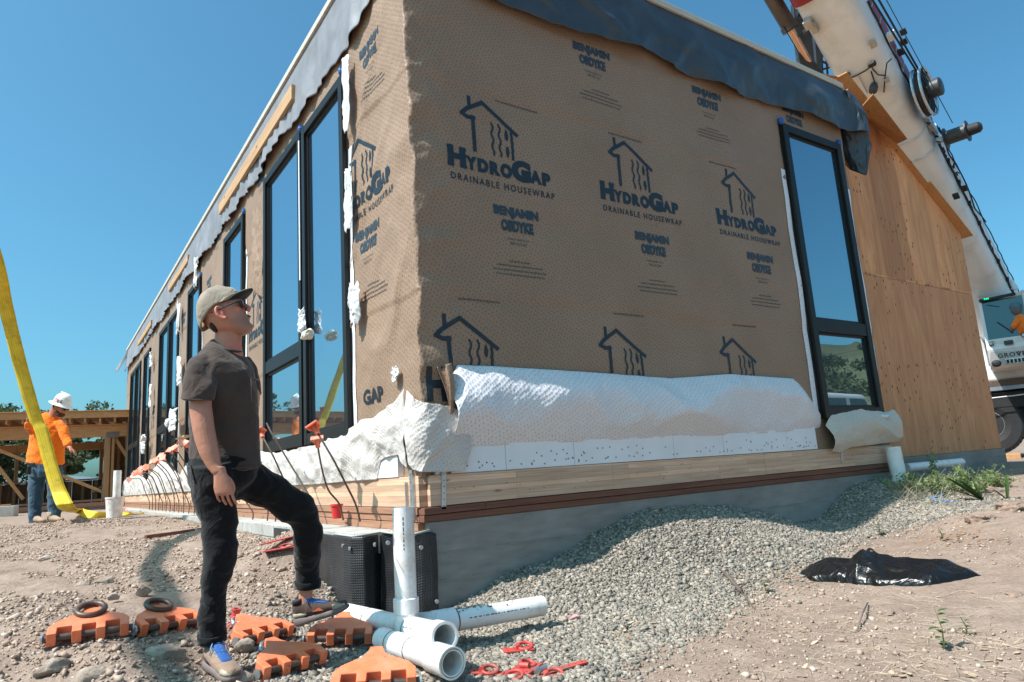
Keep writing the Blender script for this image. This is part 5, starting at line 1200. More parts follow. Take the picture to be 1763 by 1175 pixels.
plate((893, 1176), -.85, .15, .07, 'red plate with a ring cut by the bottom edge of the photo', -.1, z=.018)
plate((975, 1158), -.12, .22, .045, 'long narrow red plate pointing right at the edge of the pile', None, z=.02, tilt=.05)
plate((945, 1172), -.4, .14, .06, 'rust-stained red plate at the right end of the pile', .2, z=.012)
plate((488, 952), -.35, .30, .10, 'red plate lying on the soil between the man\'s legs', .1, tilt=.08, z=.03, rr=.05)
plate((478, 944), -.1, .28, .06, 'second red plate stacked behind the one between the man\'s legs', None, tilt=.15, z=.06)
mb = MB(); c = G(905, 1172); mb.lathe(c+[.06, -.02, .03], [(.012, 0), (.012, .05), (.001, .05)], (1, .2, .1), 10); mb.lathe(c+[.05, -.02, .03], [(.02, 0), (.02, .012), (.001, .012)], (1, .2, .1), 6); tag(mb.build('bolt', M['galv'], smooth=True, autos=40), 'loose grey bolt lying among the red plates', 'bolt')
# blue tag by the shoe
p = G(604, 1066)+[0, 0, .06]; mb = MB(); P = [p+_r*.018*math.cos(q)+_u*.022*math.sin(q) for q in np.linspace(0, 2*math.pi, 21)]; mb.tube(P, .007, 8, cap=False); mb.sphere(p, .008); tag(mb.build('shackle_pin', simple('blue_paint', (.02, .12, .32), .4), smooth=True), 'small blue eye fitting at the tip of the raised shoe', 'fitting')
# ---- PVC pipes
def pipe(mb, pts, r, n=28, hollow=None): mb.tube(pts, r, n, cap=(hollow is None))
def open_pipe(mb, a, b, r, end='b', th=.006):
    a = np.array(a, float); b = np.array(b, float); d = (b-a)/np.linalg.norm(b-a); L = np.linalg.norm(b-a)
    mb.lathe(a, [(.001, 0), (r, 0), (r, L), (r-th, L), (r-th, L-.22 if L > .3 else .02), (.001, L-.221 if L > .3 else .019)], d, 32, cap=False)
t = empty('drain_pipe', dep(694, 1045, 3.9), 'white plastic drain assembly with a tall riser beside the foundation corner', 'pipe')
D0 = 3.72; base = vp(694, 1050, D0); top = vp(699, 873, D0); base[0], base[1] = (base[0]*.5+top[0]*.5), (base[1]*.5+top[1]*.5); top[:2] = base[:2]; R0 = .056
mb = MB(); open_pipe(mb, base, top, R0); mb.build('riser', M['pvc'], t, smooth=True, autos=40)
mb = MB(); mb.lathe(base-[0, 0, .02], [(R0+.001, 0), (R0+.009, .004), (R0+.010, .075), (R0+.004, .08), (R0, .08)], (0, 0, 1), 32); mb.build('coupling', M['pvc'], t, smooth=True, autos=40)
ml = dep(598, 1056, 4.12); mm = dep(690, 1078, 3.62); me_ = dep(766, 1097, 3.12)
mb = MB(); mb.tube([ml, ml*.5+mm*.5, mm], R0, 28); mb.build('branch', M['pvc'], t, smooth=True, autos=40)
mb = MB(); open_pipe(mb, mm, me_, R0+.003); mb.build('branch', M['pvc'], t, smooth=True, autos=40)
dd = (me_-mm)/np.linalg.norm(me_-mm)
mb = MB(); mb.lathe(me_-dd*.10, [(R0+.003, 0), (R0+.011, .003), (R0+.011, .101), (R0+.002, .101), (R0, .01)], dd, 32, cap=False); mb.lathe(mm+dd*.10, [(R0+.003, 0), (R0+.010, .003), (R0+.010, .06), (R0+.003, .063)], dd, 32, cap=False); mb.build('socket', M['pvc'], t, smooth=True, autos=40)
mb = MB(); mb.tube([base-[0, 0, .0], base-[0, 0, .05], mm*.45+base*.55-[0, 0, .06], mm+dd*.08], [R0+.006, R0+.007, R0+.008, R0+.006], 28); mb.build('elbow', M['pvc'], t, smooth=True)
ra = dep(728, 1078, 3.62); rb = dep(934, 1043, 4.0)
rdir = (rb-ra)/np.linalg.norm(rb-ra); 
mb = MB(); mb.tube([ra, rb], R0, 28); mb.build('branch', M['pvc'], t, smooth=True, autos=40)
mb = MB(); mb.lathe(ra+rdir*.05, [(R0, 0), (R0+.012, .004), (R0+.012, .13), (R0+.002, .133)], rdir, 32, cap=False); mb.tube([mm+dd*.05, ra+rdir*.07], [R0+.008, R0+.008], 28); mb.build('socket', M['pvc'], t, smooth=True, autos=40)
mb = MB()
for c_, ax_, rr_ in ((mm+dd*.165, dd, R0+.0042), (ra+rdir*.188, rdir, R0+.0012), (ml*.55+mm*.45, (mm-ml)/np.linalg.norm(mm-ml), R0+.0012)): mb.lathe(c_, [(rr_, 0), (rr_+.0006, .001), (rr_+.0006, .005), (rr_, .006)], ax_, 32, cap=False)
mb.build('joint_line', M['cblack'], t)
def pipe_print(a, b, r, s0, s1, up, parent, seed):
    a = np.array(a); b = np.array(b); d = (b-a)/np.linalg.norm(b-a); sd = np.cross(d, up); sd /= np.linalg.norm(sd); n0 = np.cross(sd, d); rr = random.Random(seed); mb = MB(); x = s0
    while x < s1:
        w = rr.uniform(.006, .022); q = [a+d*(x+i*w)+n0*(r+.0006)*math.cos(j)+sd*(r+.0006)*math.sin(j) for i, j in ((0, -.05), (1, -.05), (1, .05), (0, .05))]; mb.add(q, [(0, 1, 2, 3)]); x += w+rr.uniform(.004, .012)
    o = mb.build('pipe_print', M['printf'], parent); o['kind'] = 'stuff'
vw = (CAM-ra)/np.linalg.norm(CAM-ra)
pipe_print(base, top, R0, .30, .46, vw, t, 3); pipe_print(ra, rb, R0, .25, .62, vw, t, 5); pipe_print(mm, me_, R0+.003, .20, .30, vw, t, 7)
t = empty('drain_pipe', dep(785, 1143, 2.95), 'white plastic pipe lying lowest with its round mouth towards the camera', 'pipe')
a_ = dep(658, 1100, 3.5); b_ = dep(775, 1141, 2.98); q = (b_-a_)/np.linalg.norm(b_-a_)
mb = MB(); open_pipe(mb, a_, b_+q*.02, R0); mb.build('pipe', M['pvc'], t, smooth=True, autos=40)
mb = MB(); mb.lathe(b_-q*.16, [(R0, 0), (R0+.009, .012), (R0+.012, .18), (R0+.004, .181), (R0-.002, .06)], q, 32, cap=False); mb.build('socket', M['pvc'], t, smooth=True, autos=40)
mb = MB()
for s in (.12, .32): mb.lathe(a_+q*s, [(R0+.001, 0), (R0+.0016, .001), (R0+.0016, .006), (R0+.001, .007)], q, 32, cap=False)
mb.build('joint_line', M['cblack'], t)
# a few stones spilled on top of the right-hand pipe
g_ = np.random.default_rng(77); n = 90; s_ = g_.beta(2, 3, n)*.75+.1; P = ra[None]+(rb-ra)[None]*s_[:, None]; side = np.cross(rdir, [0, 0, 1.]); ang = g_.normal(0, .35, n); P = P+np.sin(ang)[:, None]*side*R0+np.array([0, 0, 1])*(np.cos(ang)*R0)[:, None]
tag(stones('spilled_gravel', P, g_.uniform(.003, .007, n), M['gstone'], seed=12, sink=.2), 'gravel grains spilled on top of the white pipe', 'gravel', kind='stuff')
# standing pipe at the right end of the foundation
zb = vp(1554, 852, 7.75); zt_ = vp(1537, 770, 7.75); ax = zt_-zb
t = empty('drain_pipe', zb, 'white plastic pipe standing upright at the right end of the foundation', 'pipe')
mb = MB(); mb.lathe(zb-ax*.3, [(.001, 0), (.082, 0), (.078, np.linalg.norm(ax)*1.3), (.072, np.linalg.norm(ax)*1.3), (.072, .3)], ax, 32, cap=False); mb.build('riser', M['pvc'], t, smooth=True, autos=40)
a_ = onY(1560, 806, .12); b_ = onY(1655, 796, .12); t = empty('drain_pipe', a_, 'white plastic pipe lying on the ground below the plywood wall', 'pipe')
mb = MB(); open_pipe(mb, a_, b_, .052); mb.build('pipe', M['pvc'], t, smooth=True, autos=40)
# ---- rebars with orange caps
def square_cap(t, c, ax, ro=0.6, s=.048):
    ax = np.array(ax, float); ax /= np.linalg.norm(ax); u_ = np.cross(ax, [.3, .5, 1]); u_ /= np.linalg.norm(u_); v_ = np.cross(ax, u_); u2 = u_*math.cos(ro)+v_*math.sin(ro); v2 = np.cross(ax, u2)
    mb = MB(); mb.box(np.array(c)+ax*.01, (s*2, s*2, .016), np.array([u2, v2, ax]).T); mb.lathe(np.array(c)-ax*.065, [(.019, 0), (.021, .07)], ax, 14)
    for k in range(4): an = k*math.pi/2+math.pi/4; w_ = u2*math.cos(an)+v2*math.sin(an); mb.add([np.array(c)-ax*.05+w_*.018, np.array(c)+ax*.004+w_*.018, np.array(c)+ax*.004+w_*.055], [(0, 1, 2)])
    mb.build('safety_cap', M['cap'], t, bevel=.003)
def rebar(pts, lab, cap=True, r=.0075, group='bent rebars along the ledge', ro=.6):
    t = empty('rebar', pts[0], lab, 'rebar', group); P = [np.array(p, float) for p in pts]
    # smooth the polyline
    Q = []; n = len(P)
    for i in range(n-1):
        for s in np.linspace(0, 1, 7)[:-1]:
            p0 = P[max(i-1, 0)]; p1 = P[i]; p2 = P[i+1]; p3 = P[min(i+2, n-1)]
            Q.append(.5*((2*p1)+(-p0+p2)*s+(2*p0-5*p1+4*p2-p3)*s*s+(-p0+3*p1-3*p2+p3)*s**3))
    Q.append(P[-1]); mb = MB(); mb.tube(Q, r, 8); mb.build('bar', M['rebar'], t, smooth=True, autos=40)
    if cap: square_cap(t, Q[-1], Q[-1]-Q[-3], ro)
    return t
XB = -.17
def rp(*pp): return [onX(x, y, X) for (x, y, X) in pp]
rebar(rp((591, 896, -.17), (584, 868, -.20), (566, 845, -.28), (556, 815, -.33), (549, 780, -.36), (546, 757, -.38)), 'rebar with a wide T-shaped orange cap, bowed, standing in front of the red cup', ro=.2)
rebar(rp((620, 898, -.17), (612, 868, -.22), (596, 835, -.30), (573, 790, -.40), (540, 735, -.50)), 'rebar nearest the corner with a pale diamond-shaped orange cap turned to the camera', ro=.9)
rebar(rp((545, 884, -.16), (530, 850, -.20), (500, 800, -.30), (470, 750, -.42), (459, 729, -.45)), 'bare rebar without a cap to the right of the brown T-shirt', cap=False)
rebar(rp((512, 884, -.16), (505, 862, -.2), (486, 820, -.28), (470, 785, -.38), (448, 745, -.45)), 'rebar capped in orange directly against the right side of the T-shirt', ro=1.2)
rebar([(XB, 3.3, -.15), (XB, 3.3, .0), (-.3, 3.2, .2)], 'short stub of rebar in the gap between the man\'s legs', cap=False)
names = ['first', 'second', 'third', 'fourth', 'fifth', 'sixth', 'seventh', 'eighth', 'ninth', 'tenth', 'eleventh', 'twelfth', 'thirteenth', 'fourteenth', 'fifteenth', 'sixteenth', 'seventeenth']
bx = [338, 327, 318, 308, 299, 290, 281, 273, 264, 256, 248, 240, 233, 226, 219]
for i, x in enumerate(bx):
    yb = 878+ (338-x)*.03; B_ = onZ(x, yb, -.15); Y = 6.0+i*.48; B_ = np.array([XB, Y, -.15])
    j = random.uniform(-.05, .05); rebar([B_, B_+[0, 0, .16], B_+[-.06+j, -.06, .36], B_+[-.20+j, -.22+2*j, .66], B_+[-.42+j, -.42+3*j, 1.0+1.5*j-.022*i]], '%s capped rebar left of the standing man, counting away from him' % names[i], ro=random.uniform(0, 1.5))
for i, (x, y) in enumerate(((505, 884), (473, 884), (447, 884))):
    p = np.array([XB, (3.0, 3.9, 4.8)[i], -.15]); rebar([p, p+[0, 0, .08], p+[-.06, .05, .2], p+[-.12, .0, .34]], ['rebar stub, nearest the camera of the three seen between the man\'s legs', 'rebar stub, middle one of the three seen between the man\'s legs', 'rebar stub, farthest of the three seen between the man\'s legs'][i], cap=False)
# wooden batten and string lying over the caps
mb = MB(); a = np.array([XB-.42, 5.5, .90]); mb.bar(a, a+[-.02, .55, .0], .09, .02); tag(mb.build('wood_scrap', M['lumber'], bevel=.002), 'pale scrap of board resting on the orange rebar caps beside the man', 'board')
# red cup on the ledge, dropped caps, bucket
p = onX(580, 893, -.16); mb = MB(); mb.lathe(p, [(.034, 0), (.044, .095), (.052, .10), (.052, .112), (.042, .112), (.036, .02)], (0, 0, 1), 24); tag(mb.build('red_pot', simple('red_plastic', (.62, .03, .03), .4, .06), smooth=True, autos=40), 'small red plastic pot standing on the concrete ledge', 'pot')
for i, (x, y, l) in enumerate(((234, 873, 'orange cap fallen on the ledge beyond the end of the yellow strap'), (276, 880, 'orange cap lying on the ground at the tip of the yellow strap'), (221, 884, 'orange cap lying just past the white bucket'), (213, 877, 'orange cap lying against the foot of the ledge'))):
    p = G(x, y+2) + [0, 0, .03]; mb = MB(); mb.box(p, (.10, .10, .016), Matrix.Rotation(.7+i, 3, 'X')); mb.lathe(p, [(.022, -.07), (.022, 0)], (.5, .4, .7), 12); tag(mb.build('safety_cap', M['cap'], bevel=.003), l, 'rebar cap', 'dropped rebar caps')
p = dep(197, 884, 12.3); p[2] = float(gz0(p[0], p[1])); t = empty('bucket', p, 'white plastic bucket standing on the soil at the far end of the ledge', 'bucket')
mb = MB(); mb.lathe(p, [(.125, 0), (.15, .33), (.158, .335), (.158, .36), (.142, .36), (.118, .02)], (0, 0, 1), 28); mb.build('body', M['pvc'], t, smooth=True, autos=40)
mb = MB(); mb.tube([p+[.155*math.cos(q), .02, .33-.17*math.sin(q)] for q in np.linspace(0, math.pi, 15)], .004, 6); mb.build('handle', M['galv'], t)
p = dep(201, 850, 14.5); mb = MB(); open_pipe(mb, (p[0], p[1], -.2), (p[0], p[1], .72), .075); tag(mb.build('drain_pipe', M['pvc'], smooth=True, autos=40), 'white plastic pipe standing upright behind the white bucket', 'pipe')
# rusty bar on the ground, concrete block
a = G(250, 930); b = G(345, 917); mb = MB(); mb.bar(a+[0, 0, .03], b+[0, 0, .03], .05, .035); tag(mb.build('rusty_bar', M['rust'], bevel=.004), 'flat rusty steel bar lying on the soil left of the standing man', 'steel bar')
p = G(2, 893); q = G(27, 886); mb = MB(); mb.box((p+q)/2+[-.12, .1, .12], (.55, .3, .26), Matrix.Rotation(-.3, 3, 'Z')); o = mb.build('concrete_block', M['concl'], bevel=.01); tag(o, 'grey concrete block at the left edge beside the worker', 'block')
mb = MB(); mb.box((p+q)/2+[-.1, .1, .275], (.25, .05, .04), Matrix.Rotation(.5, 3, 'Z')); tag(mb.build('wood_scrap', M['lumberx'], bevel=.003), 'bit of wood lying on top of the grey concrete block', 'board')
# ---- black plastic bag
bagL = G(1382, 985); bagR = G(1688, 995); bc = (bagL+bagR)/2; ud = (bagR-bagL); LB = np.linalg.norm(ud[:2]); ud = np.array([ud[0], ud[1], 0])/LB; vd = np.array([-ud[1], ud[0], 0])
def fnBag(u, v):
    s = (u-.5)*LB; q = v*2-1
    prof = np.interp(u, [0, .04, .15, .33, .40, .46, .6, .8, .93, 1], [0, .03, .09, .11, .17, .13, .10, .085, .04, 0])*1.05
    wd = np.interp(u, [0, .1, .4, .8, .95, 1], [.02, .17, .26, .20, .08, .01])
    t_ = q*(1+.15*vn(u*5, v*0, 7))
    r1 = 1-np.abs(vn(u*5+v*2.0, v*2.4-u*2, 201)); r2 = 1-np.abs(vn(u*11-v*3, v*5+u*3, 203)); r3 = 1-np.abs(vn(u*3.2, v*5.5+u*4, 205))
    z = prof*np.sqrt(np.clip(1-q**2, 0, 1))**.8*(.66+.34*(r1-.2)*.9+.22*(r3-.4)+.05*(r2-.4))
    x = bc[0]+ud[0]*s+vd[0]*t_*wd+.02*vn(u*3, v*2, 207); y = bc[1]+ud[1]*s+vd[1]*t_*wd+.02*vn(u*3, v*2, 209)
    return np.stack([x, y, gz0(x, y)+.004+np.maximum(z, 0)], 1)
def bagmat():
    k = N('black_plastic', .27); k.col((.007, .0065, .0065)); k.b.inputs['Specular IOR Level'].default_value = .4; co = k.co(); k.bump(k.noise(co, 5, 3, .5, 1.4), .5, .06); k.bump(k.noise(co, 14, 2, .5, 2.), .15, .015); return k.m
o = grid('plastic_bag', fnBag, 170, 80, bagmat()); tag(o, 'crumpled glossy black plastic sheet bunched on the bare ground', 'plastic sheet')
# ---- plants, debris
M['leafb'] = leafmat('broad_green_leaf', (.06, .12, .035), (.12, .2, .07)); M['dry'] = simple('dry_leaf', (.50, .36, .24), .8, .25, 12, bump=.2); M['dry2'] = simple('dry_leaf_rusty', (.36, .16, .06), .8, .3, 12, bump=.2)
def blade(mb, base, d, L, w, bend, n=7):
    base = np.array(base, float); d = np.array(d, float); d /= np.linalg.norm(d); sd = np.cross(d, [0, 0, 1.]); sd = sd/np.linalg.norm(sd) if np.linalg.norm(sd) > 1e-4 else np.array([1., 0, 0]); V = []; p = base.copy()
    for i in range(n+1):
        t = i/n; ww = w*math.sin(math.pi*(.12+.88*t))**.8*.5 if t < 1 else .0005; V += [p-sd*ww, p+sd*ww]; d = d+np.array([0, 0, -bend/n]); d /= np.linalg.norm(d); p = p+d*L/n
    mb.add(V, [(2*i, 2*i+1, 2*i+3, 2*i+2) for i in range(n)])
def weed(px, w, h, lab, seed, n=500, ls=.018, name='weed', dry=.0, z=None):
    g = np.random.default_rng(seed); p = G(*px); t = empty(name, p, lab, 'weed', 'weeds on the bare ground'); mb = MB(); tips = []
    for i in range(max(4, int(n/22))):
        a = g.uniform(0, 6.28); r = g.uniform(0, w*.5); e = p+[math.cos(a)*r, math.sin(a)*r, h*g.uniform(.35, 1.)]; s = p+[math.cos(a)*r*.35, math.sin(a)*r*.35, 0]; m_ = (s+e)/2+g.normal(size=3)*.02; mb.tube([s, m_, e], [.0025, .002, .001], 4)
        for q in range(22): k = g.random(); tips.append((s*(1-k)+e*k)+g.normal(size=3)*[.02, .02, .014])
    mb.build('stem', simple('weed_stem', (.30, .33, .16), .8), t); leaves('foliage', np.array(tips), ls, M['leaf2'], t, seed, .45); return t
weed((1575, 848), .75, .22, 'low bushy green weed growing beside the upright white pipe', 3, 1300, .02)
weed((1610, 850), .6, .2, 'greyish tangled weed in the middle of the patch below the plywood', 4, 800, .016)
weed((1668, 848), .7, .30, 'tallest leafy weed below the right corner of the plywood wall', 5, 1300, .02)
weed((1715, 838), .5, .15, 'small weed at the right end of the patch near the crane', 6, 500, .02)
weed((1612, 832), .25, .4, 'thin upright weed with a curled tip in front of the grey footing', 16, 200, .02)
def bladeplant(px, items, lab):
    p = G(*px); t = empty('broad_leaf_plant', p, lab, 'plant', 'broad-leaved plants'); 
    for (dx, dz, L, w, bd_) in items: mb = MB(); blade(mb, p+[0, 0, .005], _r*dx+np.array([0, 0, dz]), L, w, bd_); o = mb.build('leaf', M['leafb'], t, smooth=True); md = o.modifiers.new('s', 'SOLIDIFY'); md.thickness = .002
bladeplant((1692, 862), [(-.9, .75, .42, .10, .2), (-1.2, .55, .36, .06, .2), (-.3, 1, .2, .05, .1), (-.8, 1.0, .3, .07, .3)], 'plant with one broad pale leaf leaning left')
bladeplant((1735, 862), [(.9, -.0+.15, .35, .05, .15), (.15, 1, .25, .05, .1), (-.8, .8, .18, .03, .2)], 'plant with strap leaves fallen to the right edge')
def sprig(px, h, lab, seed, n=9, lw=.035):
    g = np.random.default_rng(seed); p = G(*px); t = empty('seedling', p, lab, 'seedling', 'seedlings on the bare ground'); mb = MB(); mb.tube([p, p+[.01, 0, h*.5], p+[-.01, .01, h]], [.004, .003, .0015], 5); mb.build('stem', simple('stem_dry', (.35, .28, .15), .8), t)
    mb = MB()
    for i in range(n): a = g.uniform(0, 6.28); q = p+[0, 0, h*(.15+.85*i/n)]; blade(mb, q, (math.cos(a), math.sin(a), .5), g.uniform(.5, 1)*h*.42, lw*g.uniform(.5, 1), .8, 5)
    o = mb.build('leaves', M['leafb'], t, smooth=True)
sprig((1627, 1125), .19, 'upright green seedling on the bare ground in the lower right', 3)
sprig((1665, 1098), .09, 'small half-dry seedling just right of the upright green one', 5, 12, .02)
sprig((1515, 922), .14, 'small leafy sprig growing at the top edge of the black plastic', 7, 12)
sprig((1318, 1022), .09, 'small green tuft by the fallen stick on the gravel', 9, 10)
sprig((1622, 932), .10, 'green tuft just above the right part of the black plastic', 11, 14)
mb = MB(); mb.tube([onZ(1655, 812, -.18), G(1640, 835)+[0, 0, .05], G(1618, 858)+[0, 0, .02], G(1600, 862)+[0, 0, .02], G(1590, 860)+[0, 0, .01], G(1650, 868)+[0, 0, .01]], .009, 8); tag(mb.build('rope', simple('blue_rope', (.05, .25, .55), .6, .1), smooth=True), 'blue rope curving through the weeds', 'rope')
mb = MB(); mb.tube([G(1240, 985)+[0, 0, .02], G(1258, 1005)+[0, 0, .03], G(1276, 1024)+[0, 0, .02]], [.006, .011, .014], 8); mb.tube([G(1276, 1024)+[0, 0, .02], G(1300, 1052)+[0, 0, .01]], [.005, .003], 5); mb.tube([G(1270, 1020)+[0, 0, .02], G(1288, 1012)+[0, 0, .03]], [.006, .003], 5); tag(mb.build('stick', M['bark'], smooth=True), 'thick brown stick lying at the edge of the gravel', 'stick')
mb = MB(); mb.tube([G(1495, 1045)+[0, 0, .02], G(1488, 1065)+[0, 0, .035], G(1476, 1090)+[0, 0, .01]], [.004, .006, .003], 6); tag(mb.build('stick', simple('grey_twig', (.16, .12, .1), .9), smooth=True), 'thin dark curved twig on the bare ground', 'stick')
def dryleaves(name, lab, pts_, mat, seed, s0, curl=.5):
    g = np.random.default_rng(seed); mb = MB()
    for p in pts_:
        a = g.uniform(0, 6.28); d = np.array([math.cos(a), math.sin(a), g.uniform(0, .35)]); blade(mb, p+np.array([0, 0, .004]), d, s0*g.uniform(.6, 1.5), s0*.55*g.uniform(.6, 1.2), g.uniform(-.2, .7)*curl, 4)
    o = mb.build(name, mat, smooth=True); return tag(o, lab, 'leaf litter', kind='stuff')
g = np.random.default_rng(4); L_ = []
for i in range(150):
    x = g.uniform(1000, 1760); y = g.uniform(1000, 1174)
    L_.append(G(x, y))
for i in range(90): L_.append(G(g.normal(1080, 45), g.normal(1110, 35)))
for i in range(60): L_.append(G(g.normal(1330, 50), g.normal(1000, 12)))
dryleaves('dry_leaves', 'pale dry leaves scattered over the bare ground and gravel edge', L_, M['dry'], 5, .035)
L_ = [G(g.normal(1095, 30), g.normal(1105, 25)) for i in range(60)]+[G(g.normal(1640, 45), g.normal(925, 8)) for i in range(110)]+[G(g.normal(1345, 25), g.normal(992, 6)) for i in range(50)]+[G(g.normal(1600, 60), g.normal(880, 10)) for i in range(40)]
dryleaves('dry_leaves', 'rusty orange leaf litter in small drifts by the gravel and plastic', L_, M['dry2'], 6, .03, 1.2)
mb = MB(); g = np.random.default_rng(9)
for i in range(420):
    x, y = (g.uniform(1250, 1760), g.uniform(1020, 1174)) if i % 3 else (g.normal(1640, 50), g.normal(1090, 30))
    p = G(x, y)+[0, 0, .003]; a = g.uniform(0, 6.28); L = g.uniform(.03, .14); d = np.array([math.cos(a), math.sin(a), g.uniform(0, .35)]); mb.tube([p, p+d*L*.5+[0, 0, .004], p+d*L*[1, 1, .6]], .0011, 3)
tag(mb.build('dry_straw', simple('straw', (.48, .38, .27), .9, .25, 5)), 'thin dry straws and roots strewn on the bare ground', 'straw', kind='stuff')
mb = MB(); g = np.random.default_rng(19)
for i in range(500):
    x, y = g.normal(1590, 28), g.normal(852, 9)
    p = G(x, y)+[0, 0, .003]; a = g.uniform(0, 6.28); L = g.uniform(.05, .2); d = np.array([math.cos(a), math.sin(a), g.uniform(.1, 1.2)]); mb.tube([p, p+d*L*.5, p+d*L], .0016, 3)
tag(mb.build('dry_straw', simple('grey_straw', (.42, .38, .27), .9, .25, 5)), 'grey dry grass between the weeds below the plywood', 'grass', kind='stuff')
p = G(990, 1068); rag(p+[0, 0, .012], (.03, .022, .016), None, 41, 'pink_rag', simple('pink_cloth', (.66, .34, .35), .8, .1)); tag(bpy.data.objects['pink_rag'], 'scrap of pink cloth lying on the gravel', 'rag')
def clump(px, s, lab, seed):
    p = G(*px); rag(p+[0, 0, s*.1], (s*.8, s*.7, s*.35), None, seed, 'soil_clump', simple('dark_soil_clump', (.27, .19, .145), .98, .3, 30, bump=1., bd=.02, bs=40)); o = [o for o in COL.objects if o.name.startswith('soil_clump')][-1]; tag(o, lab, 'soil clump', 'dark soil clumps')
clump((1690, 900), .13, 'dark ragged soil clump above the right end of the black plastic', 51); clump((1745, 880), .16, 'dark soil clump at the right edge below the crane', 53); clump((1532, 1060), .04, 'small dark clod in the middle of the bare ground', 55)
clump((1748, 1030), .05, 'dark clod at the right edge of the bare ground', 57)

# ---- vehicle parked across the yard (mirrored in the end window)
v0 = np.array([15.5, -7.0, float(gz0(15.5, -7.0))]); van = empty('parked_van', v0, 'white van parked across the yard, mirrored in the end window', 'van')
mb = MB(); mb.prism([(-2.6, .45), (2.5, .45), (2.6, .95), (1.7, 1.15), (1.1, 2.0), (-2.5, 2.1), (-2.65, 1.9)], v0+[0, -.95, 0], (1, 0, 0), (0, 0, 1), (0, 1, 0), 1.9); mb.build('body', M['cwhite'], van, bevel=.12, seg=3)
mb = MB(); mb.prism([(.3, 1.2), (1.5, 1.2), (1.02, 1.85), (.3, 1.88)], v0+[0, .95, 0], (1, 0, 0), (0, 0, 1), (0, 1, 0), .01); mb.prism([(-2.3, 1.25), (.1, 1.22), (.1, 1.88), (-2.3, 1.9)], v0+[0, .95, 0], (1, 0, 0), (0, 0, 1), (0, 1, 0), .01); mb.build('window', M['cabglass'], van)
for s in (-1.6, 1.6):
    mb = MB(); mb.lathe(v0+[s, .75, .36], [(.2, 0), (.36, 0), (.36, .22), (.2, .24), (.001, .2)], (0, 1, 0), 28); mb.build('wheel', M['cblack'], van)
# ---- yellow lifting strap
def smoothpath(P, k=8):
    P = [np.array(p, float) for p in P]; n = len(P); Q = []
    for i in range(n-1):
        for s in np.linspace(0, 1, k+1)[:-1]:
            p0 = P[max(i-1, 0)]; p1 = P[i]; p2 = P[i+1]; p3 = P[min(i+2, n-1)]
            Q.append(.5*((2*p1)+(-p0+p2)*s+(2*p0-5*p1+4*p2-p3)*s*s+(-p0+3*p1-3*p2+p3)*s**3))
    return Q+[P[-1]]
# ================================================================ people
rh = np.array([_r[0], _r[1], 0]); rh /= np.linalg.norm(rh); Z3 = np.array([0, 0, 1.])
def ringloft(mb, rings, n=20, cap=True):
    V = []; 
    for c, a, b in rings:
        for k in range(n):
            t = 2*math.pi*k/n; V.append(np.array(c)+np.array(a)*math.cos(t)+np.array(b)*math.sin(t))
    m = len(rings); F = [(i*n+k, i*n+(k+1) % n, (i+1)*n+(k+1) % n, (i+1)*n+k) for i in range(m-1) for k in range(n)]
    if cap: F += [tuple(range(n))[::-1], tuple((m-1)*n+k for k in range(n))]
    mb.add(V, F)
def limb(mb, pts, D, n=20, ext=0):
    """pts: (px, py, depth offset, half width in px, half depth in m)"""
    C = [vp(p[0], p[1], D+p[2]) for p in pts]; R = []
    for i, p in enumerate(pts):
        a = np.array(pts[max(i-1, 0)][:2], float); b = np.array(pts[min(i+1, len(pts)-1)][:2], float); d = b-a; L = np.hypot(*d)
        nx_, ny_ = -d[1]/L, d[0]/L; z = (C[i]-CAM)@_f; s = p[3]*z/FPX
        R.append((C[i], (_r*nx_-_u*ny_)*s, _f*p[4]))
    ringloft(mb, R, n)
def fuse(mb, name, mat, parent, vox=.006, sm=3, disp=None, keep=None):
    me = bpy.data.meshes.new('tmp'); me.from_pydata(mb.v, [], mb.f); bm = bmesh.new(); bm.from_mesh(me); bmesh.ops.recalc_face_normals(bm, faces=bm.faces); bm.to_mesh(me); bm.free()
    ob = bpy.data.objects.new('tmp', me); COL.objects.link(ob); md = ob.modifiers.new('r', 'REMESH'); md.mode = 'VOXEL'; md.voxel_size = vox
    bpy.context.view_layer.update(); dg = bpy.context.evaluated_depsgraph_get(); m2 = bpy.data.meshes.new_from_object(ob.evaluated_get(dg)); bpy.data.objects.remove(ob); bpy.data.meshes.remove(me)
    bm = bmesh.new(); bm.from_mesh(m2)
    for i in range(sm): bmesh.ops.smooth_vert(bm, verts=bm.verts, factor=.5, use_axis_x=True, use_axis_y=True, use_axis_z=True)
    bm.normal_update()
    if disp is not None:
        co = np.array([v.co[:] for v in bm.verts]); no = np.array([v.normal[:] for v in bm.verts]); d = disp(co)
        for v, p in zip(bm.verts, co+no*d[:, None]): v.co = p
    bm.to_mesh(m2); bm.free(); m2.name = name; return link(name, m2, mat, parent, True)
def folds(ax, k1, k2, amp, seed, dirv=None):
    """cloth creases: ridges crossing the axis direction"""
    ax = np.array(ax, float); ax /= np.linalg.norm(ax); s = np.cross(ax, [.3, .4, .86]); s /= np.linalg.norm(s); q = np.cross(ax, s)
    def f(co):
        t = co@ax; u = co@s; v = co@q
        r = 1-np.abs(vn(t*k1+u*k2*.9+v*1.5, u*k2+v*k2*.6, seed)); r2 = 1-np.abs(vn(t*k1*1.9-u*k2, v*k2*1.3+t, seed+3))
        return amp*((r-.6)*1.3+(r2-.6)*.7+.35*fbm(t*k1*2, u*6+v*7, seed+5, 3))
    return f
